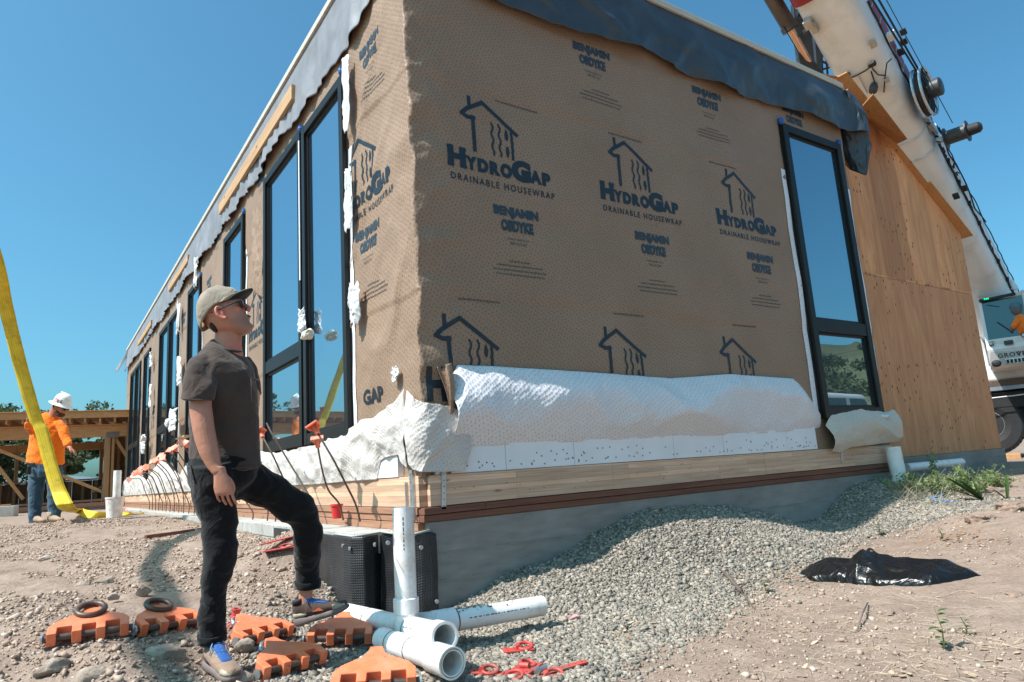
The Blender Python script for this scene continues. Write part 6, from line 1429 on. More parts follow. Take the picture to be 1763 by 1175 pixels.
def fabric(name, c, rough=.9, var=.12, weave=400, bump=.25):
    k = N(name, rough); co = k.co(); k.col(k.ramp(k.noise(co, 7, 5, .6), [(.3, tuple(x*(1-var) for x in c)), (.7, tuple(x*(1+var) for x in c))])); k.b.inputs['Specular IOR Level'].default_value = .15
    k.b.inputs['Sheen Weight'].default_value = .15; k.bump(k.noise(co, weave, 2), bump, .0015); k.bump(k.noise(co, 30, 4, .6), .3, .006); k.bump(k.noise(co, 7, 3, .5, 1.8), .55, .035); return k.m
def skinmat(name, c, red=(.60, .22, .15)):
    k = N(name, .48); co = k.co(); b_ = k.ramp(k.noise(co, 16, 5, .6), [(.35, c), (.7, red)]); b_ = k.mix(.32, b_, k.ramp(k.noise(co, 240, 4, .7), [(.3, tuple(x*.6 for x in c)), (.7, red)]))
    if name == 'tanned_skin':
        a1_ = k.n('ShaderNodeAttribute', attribute_name='flush'); b_ = k.mix(k.ramp(a1_.outputs['Fac'], [(0, 0.), (1, .75)]), b_, (.62, .17, .12))
        a2_ = k.n('ShaderNodeAttribute', attribute_name='stubble'); b_ = k.mix(k.ramp(a2_.outputs['Fac'], [(0, 0.), (1, .5)]), b_, k.ramp(k.noise(co, 420, 2), [(.35, (.10, .06, .045)), (.65, (.33, .19, .14))]))
    k.col(b_)
    k.b.inputs['Subsurface Weight'].default_value = .08; k.b.inputs['Subsurface Radius'].default_value = (.012, .005, .003); k.bump(k.noise(co, 300, 4), .45, .002); k.bump(k.noise(co, 45, 4), .35, .006); return k.m
M['skin1'] = skinmat('tanned_skin', (.46, .205, .125), (.58, .245, .165)); M['skin2'] = skinmat('sunburnt_skin', (.42, .16, .09), (.5, .18, .11))
def hand(mb, wr, d, w, n_, s=1., curl=.5, tin=0.):
    """wr wrist, d finger direction, w towards thumb, n_ palm normal"""
    d, w, n_ = [np.array(q, float)/np.linalg.norm(q) for q in (d, w, n_)]
    ringloft(mb, [(wr-d*.03*s, w*.027*s, n_*.019*s), (wr, w*.029*s, n_*.019*s), (wr+d*.03*s+w*.002, w*.036*s, n_*.018*s), (wr+d*.065*s, w*.042*s, n_*.016*s), (wr+d*.092*s, w*.041*s, n_*.013*s), (wr+d*.10*s, w*.036*s, n_*.009*s)], 18)
    for o, L, r, cc in ((.033, .070, .0082, 0), (.0112, .078, .0084, .05), (-.0112, .072, .0080, .1), (-.032, .056, .0072, .15)):
        p = wr+d*.088*s+w*o*s; q = d+w*o*1.2; q /= np.linalg.norm(q); P = [p-q*.02*s, p]; a = 0
        for k, f in enumerate((.42, .32, .26)):
            a += (curl+cc)*(.45, .8, .55)[k]; v = q*math.cos(a)+n_*math.sin(a); P.append(P[-1]+v*L*f*s)
        P2_ = smoothpath(P, 3); m = len(P2_); mb.tube(P2_, [r*s*(1-.22*i/(m-1)) for i in range(m)], 12); mb.sphere(P2_[-1], r*s*.78, 10, 8)
    P = [wr+d*.018*s+w*.018*s, wr+d*.045*s+w*(.045-.014*tin)*s+n_*(.008+.012*tin)*s, wr+d*.074*s+w*(.056-.026*tin)*s+n_*(.018+.022*tin)*s, wr+d*.098*s+w*(.052-.034*tin)*s+n_*(.028+.022*tin)*s]
    P2_ = smoothpath(P, 3); m = len(P2_); mb.tube(P2_, [(.015-.006*i/(m-1))*s for i in range(m)], 12); mb.sphere(P2_[-1], .0085*s, 10, 8)
def head(mb, O, f, u_, l, s=1.):
    """O chin-level origin (neck axis), f forward, u_ up, l lateral"""
    H = lambda a, t, c=0.: O+f*a*s+u_*t*s+l*c*s
    for t, c, hd, hw in (): pass
    prof = [(-.012, .052, .022, .022), (.0, .054, .036, .032), (.02, .040, .052, .044), (.045, .016, .076, .056), (.075, .000, .092, .066), (.105, -.006, .098, .071), (.135, -.010, .103, .075), (.165, -.012, .103, .077), (.195, -.014, .094, .072), (.22, -.014, .068, .055), (.236, -.012, .03, .027)]
    ringloft(mb, [(H(c, t), f*hd*s, l*hw*s) for t, c, hd, hw in prof], 28)
    mb.tube([H(.090, .142), H(.100, .125), H(.113, .104), H(.116, .094)], [.0075*s, .009*s, .0105*s, .0075*s], 12); mb.sphere(H(.106, .094, .010), .008*s, 10, 8); mb.sphere(H(.106, .094, -.010), .008*s, 10, 8)
    mb.sphere(H(.088, .149), .014*s, 14, 8, (.9, 2.6, .55), np.array([f, l, u_]).T); mb.sphere(H(.094, .068), .010*s, 14, 8, (.8, 2.2, .55), np.array([f, l, u_]).T); mb.sphere(H(.091, .055), .010*s, 14, 8, (.8, 2.0, .6), np.array([f, l, u_]).T)
    mb.sphere(H(.080, .014), .022*s, 14, 10, (.9, 1.2, .8), np.array([f, l, u_]).T)
    for q in (-1, 1):
        mb.sphere(H(.068, .108, .042*q), .020*s, 12, 8, (.8, .8, .7), np.array([f, l, u_]).T)
        P = [H(.0-.019*math.cos(a)-.004*math.sin(a), .106+.033*math.sin(a), q*(.080+.008*math.cos(a))) for a in np.linspace(-2.1, 2.5, 14)]; mb.tube(P, .0078*s, 8); mb.sphere(H(-.004, .102, .074*q), .019*s, 10, 8, (.9, .5, 1.5), np.array([f, l, u_]).T)
        mb.sphere(H(.002, .080, .075*q), .008*s, 8, 6)
    return H
# ---------------------------------------------------------------- the standing man
DM = 3.38
foot0 = vp(385, 1160, DM)
man = empty('person', foot0, 'man in a grey cap and brown T-shirt looking up, one shoe on an orange block', 'person')
yaw_h = rad(6); fw = rh*math.cos(yaw_h)+_fh*math.sin(yaw_h); lat = np.cross(fw, Z3)   # lat: his right, towards the camera
if lat@_fh > 0: lat = -lat
pit_h = rad(21); hf = fw*math.cos(pit_h)+Z3*math.sin(pit_h); hu = -fw*math.sin(pit_h)+Z3*math.cos(pit_h)
roll = rad(-3); 
HO = vp(410, 576, DM+.0)
H0_ = lambda a, t, c=0.: HO-hf*.02+(hf*a+hu*t+lat*c)*1.04
mb = MB(); Hh = head(mb, HO-hf*.02, hf, hu, lat, 1.04)
limb(mb, [(385, 640, .02, 40, .09), (389, 612, .02, 30, .062), (392, 592, .02, 23, .055), (394, 572, .02, 22, .054), (393, 555, .02, 22, .05)], DM)
# inner torso, arms, legs: one continuous body under the clothes
limb(mb, [(385, 800, .05, 44, .09), (383, 740, .04, 42, .08), (382, 680, .03, 40, .09), (382, 640, .02, 34, .10), (386, 615, .02, 24, .07)], DM)
limb(mb, [(362, 640, -.10, 14, .035), (348, 664, -.165, 15, .042), (345, 700, -.185, 18.5, .050), (350, 735, -.19, 18, .047), (354, 756, -.19, 17.5, .044), (360, 778, -.19, 16, .040), (368, 800, -.19, 12.0, .030), (375, 812, -.193, 9.6, .025)], DM)
dE = vp(379, 815, DM-.195); dD = vp(389, 866, DM-.19)-dE; hand(mb, dE, dD, rh+_fh*.12, _fh-rh*.12, 1.0, .48, .9)
limb(mb, [(428, 640, .17, 15, .05), (434, 680, .19, 13, .045), (432, 740, .2, 11, .04), (430, 770, .12, 9, .03)], DM)
limb(mb, [(372, 880, -.03, 26, .06), (376, 960, .0, 15, .045), (368, 1010, .0, 12, .04), (367, 1080, .0, 10.5, .036), (374, 1112, .005, 12.5, .036), (372, 1140, 0, 15, .04), (380, 1152, -.02, 16, .035)], DM)
DF = float(np.linalg.norm((G(583, 1116)-CAM)[:2]@_fh[:2]))+.02
print('front foot D', DF)
limb(mb, [(425, 832, .12, 16, .04), (500, 870, .29, 14, .04), (526, 912, .37, 12, .035), (530, 960, .43, 11, .036), (527, 1010, DF-DM, 11.5, .036), (526, 1036, DF-DM, 12, .036), (532, 1052, DF-DM, 18, .036)], DM)
body_ = fuse(mb, 'body', M['skin1'], man, .0036, 2)
co_ = np.array([v.co[:] for v in body_.data.vertices]); q_ = co_-(HO-hf*.02); ha, ht, hl = q_@hf/1.04, q_@hu/1.04, q_@lat/1.04
bd_ = np.clip((.078-ht)/.02, 0, 1)*np.clip((ha-.0)/.03, 0, 1)*np.clip((ht+.045)/.02, 0, 1); bd_ = np.maximum(bd_, .9*np.clip((.018-np.hypot(ha-.095, (ht-.078)*1.6))/.012, 0, 1))*np.clip(1.3-6*np.clip(np.hypot(ha-.1, ht-.062)-.0, 0, .02)*0, 0, 1)
rd_ = np.clip((.034-np.hypot(ha+.0, ht-.105))/.012, 0, 1)+.5*np.clip((.022-np.hypot(ha-.115, ht-.10))/.015, 0, 1)+.5*np.clip((.03-np.hypot(ha-.075, ht-.10))/.02, 0, 1)+.8*np.clip((ht+.02)/-.02, 0, 1)*(ht > -.09)
for nm_, vals in (('stubble', bd_), ('flush', np.clip(rd_, 0, 1))): a_t = body_.data.attributes.new(nm_, 'FLOAT', 'POINT'); a_t.data.foreach_set('value', vals.astype(np.float32))
mb = MB(); mb.sphere(H0_(.100, .0615), 1, 14, 8, (.006, .019, .0035), np.array([hf, lat, hu]).T); mb.build('mouth', simple('dark_lips', (.16, .045, .035), .6), man, smooth=True)  # darker lip colour for the mouth
# T-shirt
M['tee'] = fabric('brown_tshirt', (.070, .050, .042), .92, .12)
mb = MB()
limb(mb, [(387, 806, .03, 60.5, .134), (387, 797, .03, 60, .132), (386, 770, .03, 58, .13), (386, 735, .025, 55.5, .13), (386, 700, .02, 54, .135), (384, 665, .015, 53, .145), (383, 640, .01, 49.5, .158), (383, 620, .01, 41, .15), (386, 604, .01, 30, .10), (390, 596, .015, 24.5, .07)], DM, 32)
limb(mb, [(368, 622, -.07, 20, .08), (350, 632, -.13, 26, .078), (343, 655, -.165, 26, .074), (341, 672, -.18, 25.5, .070), (340, 688, -.185, 25.5, .069)], DM)
limb(mb, [(414, 620, .12, 14, .06), (424, 640, .165, 16, .062), (430, 668, .19, 17, .062), (433, 684, .2, 17, .062)], DM)
fuse(mb, 'tshirt', M['tee'], man, .006, 9, folds((.35, .1, 1), 4.5, 5.5, .0125, 301))
pk = vp(437, 668, DM+.02-.10)
mb = MB(); mb.tube([vp(446, 655, DM-.02), vp(440, 654, DM-.06), vp(432, 653, DM-.09)], .0035, 6); mb.tube([vp(432, 653, DM-.095), vp(434, 690, DM-.10), vp(440, 697, DM-.08), vp(446, 696, DM-.03)], .002, 6); mb.build('pocket', M['tee'], man, smooth=True)
for pts_ in (((348, 607, -.11), (338, 624, -.165), (346, 640, -.205), (362, 648, -.2)),):
    mb = MB(); mb.tube(smoothpath([vp(a, b, DM+c) for a, b, c in pts_], 5), .0028, 6)
def hemline(cx, cy, D, hw, hd, tilt, th, m, nm, dm=.0045, px=None):
    mb = MB(); c = vp(cx, cy, D); z = (c-CAM)@_f; ax_ = (_r*math.cos(tilt)-_u*math.sin(tilt))*hw*z/FPX; P = [c+ax_*math.cos(q)+_f*hd*math.sin(q) for q in np.linspace(0, 2*math.pi, 41)]; mb.tube(P, th, 8, cap=False); return mb.build(nm, m, man, smooth=True)
hemline(387, 799, DM+.03, 60.5, .136, .01, .0035, M['tee'], 'hem'); hemline(340, 686, DM-.185, 25, .068, .06, .0038, M['tee'], 'sleeve_hem'); 
c = vp(391, 600, DM+.015); P = [c+(_r*math.cos(.25)-_u*math.sin(.25))*.071*math.cos(q)+_f*.066*math.sin(q) for q in np.linspace(0, 2*math.pi, 33)]; mb = MB(); mb.tube(P, .006, 8, cap=False); mb.build('collar', M['tee'], man, smooth=True)
# trousers
M['black'] = fabric('black_trousers', (.0075, .0075, .0085), .85, .25, 500, .2)
mb = MB()
limb(mb, [(385, 778, .03, 57, .125), (384, 805, .03, 59, .13), (384, 828, .035, 56, .125), (386, 846, .04, 44, .10), (390, 858, .05, 30, .07)], DM, 28); mb.sphere(vp(408, 848, DM+.08), 1, 16, 10, (.06, .09, .05), np.array([rh, _fh, Z3]).T)
limb(mb, [(366, 800, -.06, 39, .088), (371, 850, -.05, 37, .086), (378, 900, -.04, 30, .078), (380, 945, -.03, 26, .072), (378, 975, -.02, 24, .068), (369, 1005, -.01, 21, .062), (366, 1050, .0, 20.5, .058), (365, 1098, .0, 20.5, .057)], DM, 24)
k1 = DF-DM
limb(mb, [(400, 815, .08, 38, .095), (435, 832, .14, 36, .092), (475, 853, .22, 31.5, .086), (508, 874, .30, 29.5, .082), (524, 890, .345, 28, .08), (530, 912, .375, 25.5, .074), (530, 945, .41, 22, .066), (529.5, 985, k1-.01, 20, .059), (530, 1008, k1, 20.5, .058)], DM, 24)
fuse(mb, 'trousers', M['black'], man, .006, 8, folds((.1, .1, 1), 7, 3.2, .0125, 311))
for (cx, cy, D_, hw, hd) in ((365, 1096, DM, 23, .063), (530, 1004, DF, 21.5, .061)):
    mb = MB(); c = vp(cx, cy, D_); z = (c-CAM)@_f; s_ = hw*z/FPX; ringloft(mb, [(c+_u*.016, _r*s_*.98, _f*hd*.98), (c+_u*.013, _r*s_*1.04, _f*hd*1.04), (c-_u*.018, _r*s_*1.05, _f*hd*1.05), (c-_u*.022, _r*s_*.98, _f*hd*.98)], 28, cap=False); o = mb.build('cuff', M['black'], man, smooth=True); md = o.modifiers.new('s', 'SOLIDIFY'); md.thickness = .003
mb = MB(); P = [vp(329, 802, DM-.125), vp(333, 822, DM-.135), vp(341, 838, DM-.13), vp(352, 846, DM-.135)]; mb.tube(smoothpath(P, 4), .0035, 6); mb.build('pocket_seam', M['black'], man)
# cap
M['capcloth'] = fabric('grey_cap_cloth', (.30, .25, .195), .9, .1); M['caplining'] = fabric('cap_underside', (.025, .025, .025), .9)
H0 = HO-hf*.02; HH = lambda a, t, c=0.: H0+(hf*a+hu*t+lat*c)*1.04
nu_, nv_ = 48, 22; V = []
for j in range(nv_):
    t = j/(nv_-1)*math.pi/2
    for i in range(nu_):
        a = 2*math.pi*i/nu_; rr = math.cos(t)**.85 if j < nv_-1 else 0; cx = math.cos(a)
        lo = .150+.014*cx-.055*(cx < 0)*abs(cx)**1.3; top = .262
        zz = lo+(top-lo)*math.sin(t)**.95; w_ = .004*math.sin(3*a+4*t)*math.sin(2*t)+.003*math.sin(7*a-3*t)*math.sin(2*t)
        V.append(HH(-.016+(.115+w_)*rr*cx-.006*math.sin(2*t)*(1-cx)*.5, zz+w_, (.089+w_)*rr*math.sin(a)))
F = [(j*nu_+i, j*nu_+(i+1) % nu_, (j+1)*nu_+(i+1) % nu_, (j+1)*nu_+i) for j in range(nv_-1) for i in range(nu_)]
mb = MB(); mb.add(V, F); cp_ = mb.build('cap', M['capcloth'], man, smooth=True); md = cp_.modifiers.new('s', 'SOLIDIFY'); md.thickness = .003
def brim(off, th):
    V = []; na, nb = 17, 9
    for b_ in range(nb):
        q = b_/(nb-1)
        for a_ in range(na):
            an = rad(-78+156*a_/(na-1)); inner = (-.016+.113*math.cos(an), .088*math.sin(an)); outl = .066*math.cos(an)**.55 if abs(an) < rad(80) else 0
            x = inner[0]+outl*q; y = inner[1]*(1-.10*q); V.append(HH(x, .160+off+.030*q-.020*(y/.08)**2*(.3+.7*q), y))
    return V, [(j*na+i, j*na+i+1, (j+1)*na+i+1, (j+1)*na+i) for j in range(nb-1) for i in range(na-1)]
mb = MB(); mb.add(*brim(0, 0)); o = mb.build('brim', M['capcloth'], cp_, smooth=True); md = o.modifiers.new('s', 'SOLIDIFY'); md.thickness = .003; md.offset = 1
mb = MB(); mb.add(*brim(-.005, 0)); o = mb.build('brim_lining', M['caplining'], cp_, smooth=True)
mb = MB(); mb.sphere(HH(-.016, .263), .007, 10, 6, (1, 1, .5)); mb.build('button', M['capcloth'], cp_, smooth=True)
mb = MB(); mb.box(HH(-.104, .092, .050), (.03, .008, .018), np.array([hf*.5+lat*.8, np.cross(hf*.5+lat*.8, hu), hu]).T); mb.build('strap', simple('tan_strap', (.50, .30, .10), .6), cp_, bevel=.002)
# hair, sunglasses
mb = MB(); mb.sphere(HH(-.060, .082), 1, 22, 14, (.030, .056, .040), np.array([hf, lat, hu]).T); mb.sphere(HH(-.030, .128), 1, 22, 14, (.060, .0765, .020), np.array([hf, lat, hu]).T); hr = fuse(mb, 'hair', simple('dark_hair', (.022, .014, .010), .7, .4, 60, bump=.8, bd=.004, bs=260), man, .004, 2)
M['lens'] = simple('dark_lens', (.01, .012, .013), .08, .1, bump=0); mb = MB()
for q in (-1, 1): mb.sphere(HH(.094, .122, .033*q), 1, 18, 10, (.010, .030, .021), np.array([hf*math.cos(.25*q)+lat*(-.25*q)*-1, lat, hu]).T)
sg = mb.build('sunglasses', M['lens'], man, smooth=True)
mb = MB()
for q in (-1, 1): mb.tube([HH(.088, .132, .060*q), HH(.075, .131, .072*q), HH(.03, .127, .079*q), HH(-.008, .122, .082*q)], [.0045, .004, .003, .0025], 8)
mb.tube([HH(.100, .128, -.012), HH(.104, .130, 0), HH(.100, .128, .012)], .003, 6); mb.build('frame', M['cblack'], sg, smooth=True)
mb = MB(); mb.sphere(HH(.020, .032, 0), 1, 20, 12, (.0765, .0525, .030), np.array([hf, lat, hu]).T); 
# shoes
M['shoebrown'] = fabric('shoe_brown', (.075, .048, .036), .85); M['shoetan'] = fabric('shoe_tan', (.30, .20, .14), .85); M['shoecream'] = simple('shoe_cream', (.42, .37, .28), .7, .12, 20, dirt=(.3, .24, .18), dsc=14)
M['shoeblue'] = fabric('shoe_blue', (.03, .11, .33), .8); M['sole'] = simple('shoe_sole', (.17, .13, .12), .75, .15, 20, dirt=(.17, .13, .11), dsc=12); M['shoeor'] = simple('shoe_orange', (.62, .13, .05), .6)
def shoe(heel, toe, upv, parent, tan=False, L=.29, cream=True, wid=1.):
    """heel/toe: sole contact points"""
    f = toe-heel; f /= np.linalg.norm(f); l = np.cross(f, upv); l /= np.linalg.norm(l); u_ = np.cross(l, f); P = lambda a, t, c=0.: heel+f*a*L+u_*t+l*c
    W_ = [(-.05, .010, .022, .040, .0), (.0, .002, .033, .044, .0), (.1, -.002, .037, .045, .0), (.3, .002, .035, .036, .0), (.5, .003, .037, .040, .0), (.7, .002, .044, .038, .0), (.85, .007, .042, .036, .0), (.95, .014, .032, .036, .0), (1.0, .022, .014, .038, .0)]
    mb = MB(); rings = []
    for a, b, w, t, _ in W_: rings.append((P(a, (b+t)/2), l*w*wid, u_*(t-b)/2))
    V = []; n = 16
    for c, aa, bb in rings:
        for k in range(n):
            q = 2*math.pi*k/n; cs, sn = math.cos(q), math.sin(q); V.append(c+aa*math.copysign(abs(cs)**.5, cs)+bb*math.copysign(abs(sn)**.45, sn))
    m = len(rings); mb.add(V, [(i*n+k, i*n+(k+1) % n, (i+1)*n+(k+1) % n, (i+1)*n+k) for i in range(m-1) for k in range(n)]+[tuple(range(n))[::-1], tuple((m-1)*n+k for k in range(n))])
    sh = mb.build('shoe', M['sole'], parent, smooth=True, autos=60)
    def up(nm, mt, secs, n=20, sc=1.):
        mb = MB(); ringloft(mb, [(P(a, t0), l*w*wid*sc, u_*h*sc+f*ff) for a, t0, w, h, ff in secs], n); return mb.build(nm, mt, sh, smooth=True)
    S_ = [(-.03, .072, .020, .036, 0), (.0, .076, .029, .046, 0), (.08, .077, .034, .050, 0), (.2, .074, .036, .048, 0), (.32, .070, .038, .045, 0), (.45, .062, .040, .038, 0), (.60, .053, .043, .030, 0), (.75, .048, .043, .024, 0), (.88, .047, .037, .020, 0), (.97, .048, .024, .012, 0)]
    up('upper', M['shoetan'] if tan else M['shoebrown'], S_)
    up('toe_cap', M['shoecream'], [(a, t-.002, w, h, ff) for a, t, w, h, ff in S_[-3:]], sc=1.05)
    up('heel_cap', M['shoecream'] if not tan else M['shoebrown'], [(-.04, .058, .018, .020, 0), (.0, .058, .033, .024, 0), (.12, .055, .038, .020, 0), (.24, .050, .038, .008, 0)])
    mb = MB(); ringloft(mb, [(P(.22, .128), l*.020, f*.012+u_*.006), (P(.32, .112), l*.023, f*.01+u_*.009), (P(.46, .096), l*.026, u_*.010), (P(.60, .080), l*.025, u_*.008), (P(.68, .071), l*.018, u_*.005)], 14); mb.build('tongue', M['shoeblue'], sh, smooth=True)
    mb = MB()
    for i in range(6):
        a = .28+.065*i; h = .126-.0095*i; mb.tube([P(a, h-.018, -.030), P(a+.02, h, 0), P(a+.045, h-.02, .030)], .0026, 6); mb.tube([P(a, h-.018, .030), P(a+.02, h+.002, 0), P(a+.045, h-.02, -.030)], .0026, 6)
    for s_ in (-1, 1): mb.tube([P(.28, .130, 0), P(.24, .137, .02*s_), P(.30, .118, .036*s_), P(.34, .090, .044*s_)], .0026, 6)
    mb.build('laces', simple('pale_blue_lace', (.28, .42, .62), .8) if tan else M['shoeblue'], sh, smooth=True)
    mb = MB(); mb.prism([(.36, .055), (.50, .066), (.58, .046)], P(0, 0, .0385), f*L, u_, l, .004); mb.prism([(.36, .055), (.50, .066), (.58, .046)], P(0, 0, -.0425), f*L, u_, l, .004); mb.build('side_mark', M['shoeor'], sh)
    mb = MB(); ringloft(mb, [(P(.11, .11), l*.034, f*.040), (P(.12, .130), l*.034, f*.040), (P(.125, .136), l*.031, f*.037)], 20); mb.build('sock', M['cblack'], sh, smooth=True)
    return P
hA = vp(516, 1078, DF-.005); tA = vp(604, 1052, DF-.03)
Z_ = Z3*1.
shoe(hA-(tA-hA)*.02, tA, Z_, man, False, L=float(np.linalg.norm(tA-hA)))
hB = vp(360, 1140, DM+.02); hB[2] = float(gz0(hB[0], hB[1]))+.012; tB = vp(424, 1186, DM-.22); tB[2] = float(gz0(tB[0], tB[1]))+.012
print('shoe len', np.linalg.norm(tA-hA), np.linalg.norm(tB-hB), hB, tB, 'blocktop', B4[1][2]+B4[5], 'soleA', hA, tA)
shoe(hB, tB, Z_, man, True, L=.27, wid=1.1)
# ---------------------------------------------------------------- the worker in orange
DW = 10.95
wk = empty('person', vp(80, 906, DW), 'worker in a white hard hat, orange shirt and jeans holding the yellow strap', 'person')
ya = rad(-12); fw2 = rh*math.cos(ya)+_fh*math.sin(ya); la2 = np.cross(fw2, Z3); la2 = la2 if la2@_fh < 0 else -la2
pi_ = rad(-24); hf2 = fw2*math.cos(pi_)+Z3*math.sin(pi_); hu2 = -fw2*math.sin(pi_)+Z3*math.cos(pi_)
mb = MB(); HO2 = vp(101, 715, DW-.05); head(mb, HO2-hf2*.02, hf2, hu2, la2, 1.1)
limb(mb, [(84, 735, 0, 14, .09), (90, 720, 0, 9, .07), (95, 708, 0, 8, .06), (98, 700, 0, 8, .06)], DW)
limb(mb, [(78, 800, 0, 22, .11), (80, 760, 0, 20, .11), (82, 725, 0, 18, .12)], DW)
limb(mb, [(107, 724, -.05, 6, .05), (111, 750, -.12, 6, .05), (116, 766, -.16, 5, .042), (121, 772, -.2, 3.6, .03)], DW)
w0 = vp(121, 772, DW-.2); hand(mb, w0, vp(130, 779, DW-.24)-w0, -_fh+Z3*.3, -Z3*.8+rh*-.3, 1.15, .4)
limb(mb, [(60, 724, .05, 6, .05), (52, 745, -.2, 6, .05), (49, 735, -.4, 5, .045), (50, 720, -.48, 4, .03)], DW)
w1 = vp(51, 719, DW-.5); hand(mb, w1, Z3*.9+rh*.15, -_fh*.5-rh*.3, rh*.8-_fh*.3, 1.15, 1.0)
limb(mb, [(66, 800, .05, 10, .07), (61, 850, .02, 9, .06), (60, 903, 0, 7, .05)], DW); limb(mb, [(92, 800, 0, 10, .07), (95, 850, -.05, 9, .06), (94, 898, -.05, 7, .05)], DW)
fuse(mb, 'body', M['skin2'], wk, .006, 3)
mb = MB()
limb(mb, [(78, 798, 0, 32.5, .15), (79, 780, 0, 31, .15), (81, 760, 0, 29, .15), (82, 740, 0, 27, .155), (83, 728, 0, 24, .15), (86, 719, 0, 16, .11), (88, 714, 0, 11, .075)], DW, 28)
limb(mb, [(102, 724, -.03, 9, .07), (108, 738, -.08, 8.5, .065), (112, 752, -.12, 8, .06), (116, 762, -.15, 7, .055), (118, 767, -.17, 6.5, .05)], DW)
limb(mb, [(66, 724, .03, 9, .07), (58, 734, -.06, 9, .065), (53, 743, -.2, 8.5, .06), (50, 738, -.36, 7.5, .055), (50, 727, -.44, 6, .048)], DW)
M['hivis'] = fabric('orange_shirt', (.86, .19, .012), .8, .06); fuse(mb, 'shirt', M['hivis'], wk, .010, 4, folds((.2, .1, 1), 4, 4, .012, 331))
mb = MB()
limb(mb, [(78, 792, 0, 28, .14), (78, 808, 0, 29, .14), (78, 820, 0, 27, .13)], DW, 24)
limb(mb, [(65, 808, .04, 14.5, .11), (63, 840, .03, 13, .1), (61, 870, .02, 10.5, .085), (60, 901, 0, 9.5, .075)], DW); limb(mb, [(92, 808, 0, 15.5, .11), (95, 840, -.03, 13.5, .1), (95, 870, -.05, 12, .085), (93, 895, -.06, 11, .075)], DW)
M['denim'] = fabric('blue_denim', (.045, .085, .125), .9, .35); fuse(mb, 'jeans', M['denim'], wk, .010, 3, folds((.1, .1, 1), 6, 3, .011, 341))
mb = MB(); mb.box(vp(50, 810, DW-.17), (.06, .04, .13)); mb.bar(vp(46, 798, DW-.1), vp(60, 799, DW-.15), .03, .04); mb.build('tool_pouch', M['cblack'], wk, bevel=.01)
for (a, b, dd_, nm) in (((56, 907), (76, 907), 0, 1), ((84, 901), (110, 899), -.08, 2)):
    hl = vp(*a, DW+dd_); tl_ = vp(*b, DW+dd_-.1); hl[2] = gz0(hl[0], hl[1])+.01; tl_[2] = gz0(tl_[0], tl_[1])+.01
    f = (tl_-hl); f /= np.linalg.norm(f); l = np.cross(f, Z3); mb = MB(); P = lambda a_, t, c=0.: hl+f*a_+Z3*t+l*c
    ringloft(mb, [(P(-.02, .05), l*.035, Z3*.045), (P(.05, .065), l*.045, Z3*.06), (P(.13, .055), l*.045, Z3*.05), (P(.2, .04), l*.05, Z3*.035), (P(.27, .035), l*.04, Z3*.03), (P(.30, .03), l*.015, Z3*.02)], 16)
    ringloft(mb, [(P(.03, .05), l*.045, f*.055), (P(.03, .16), l*.05, f*.058)], 16); mb.build('boot', simple('tan_boot', (.36, .25, .17), .8, .2, 20), wk, smooth=True)
HH2 = lambda a, t, c=0.: HO2-hf2*.02+(hf2*a+hu2*t+la2*c)*1.1
mb = MB(); mb.sphere(HH2(.045, .025), 1.1, 18, 12, (.056, .062, .048), np.array([hf2, la2, hu2]).T); mb.sphere(HH2(.015, .05), 1.1, 18, 12, (.060, .069, .05), np.array([hf2, la2, hu2]).T); mb.build('beard', simple('brown_beard', (.07, .028, .014), .9, .3, 80, bump=.8, bs=200), wk, smooth=True)
mb = MB(); mb.sphere(HH2(-.04, .11), 1.1, 18, 12, (.075, .079, .07), np.array([hf2, la2, hu2]).T); mb.build('hair', simple('brown_hair', (.05, .022, .012), .9), wk, smooth=True)
mb = MB(); mb.box(HH2(.098, .118), (.02, .12, .035), np.array([hf2, la2, hu2]).T); mb.bar(HH2(.09, .125, .075), HH2(0, .118, .082), .004, .008); mb.build('sunglasses', M['lens'], wk, bevel=.006)
mb = MB(); V = []; nn = 36
prof = [(1.42, .000), (1.40, .006), (1.06, .028), (1.0, .045), (.97, .085), (.88, .125), (.66, .158), (.36, .172), (.0, .176)]
for r_, t in prof:
    for k in range(nn):
        a = 2*math.pi*k/nn; V.append(HH2(-.008+.125*r_*math.cos(a)*(1.05 if r_ > 1.1 else 1), .142+t, .102*r_*math.sin(a)))
mb.add(V, [(i*nn+k, i*nn+(k+1) % nn, (i+1)*nn+(k+1) % nn, (i+1)*nn+k) for i in range(len(prof)-1) for k in range(nn)]); 
hh_ = mb.build('hard_hat', simple('white_hat', (.82, .82, .80), .3, .02), wk, smooth=True, autos=60); md = hh_.modifiers.new('s', 'SOLIDIFY'); md.thickness = .004
mb = MB(); mb.sphere(HH2(-.008, .318), 1, 16, 8, (.11, .012, .012), np.array([hf2, la2, hu2]).T); mb.build('hat_ridge', M['pvc'], hh_, smooth=True)
mb = MB(); 
def onhat(a, t, sx, sz, mi=0):
    an = a; c = HH2(-.008+.122*math.cos(an), .142+t, .100*math.sin(an)); n_ = hf2*math.cos(an)*.8+la2*math.sin(an); n_ /= np.linalg.norm(n_); tt = np.cross(hu2, n_); mb.box(c+n_*.004, (sx, .004, sz), np.array([tt, n_, hu2]).T)
onhat(rad(95), .062, .072, .062); mb.build('red_sticker', simple('red_sticker', (.42, .03, .035), .5), hh_)
mb = MB(); onhat(rad(60), .060, .03, .022); onhat(rad(62), .085, .03, .01); mb.build('dark_sticker', simple('dark_sticker', (.08, .05, .06), .5), hh_)
mb = MB()
for (da, dz, sx, sz) in ((0, .012, .05, .005), (0, -.012, .05, .005), (8, 0, .006, .05), (-8, 0, .006, .05), (0, 0, .02, .02)): onhat(rad(95+da), .062+dz, sx, sz)
for v in range(len(mb.v)): pass
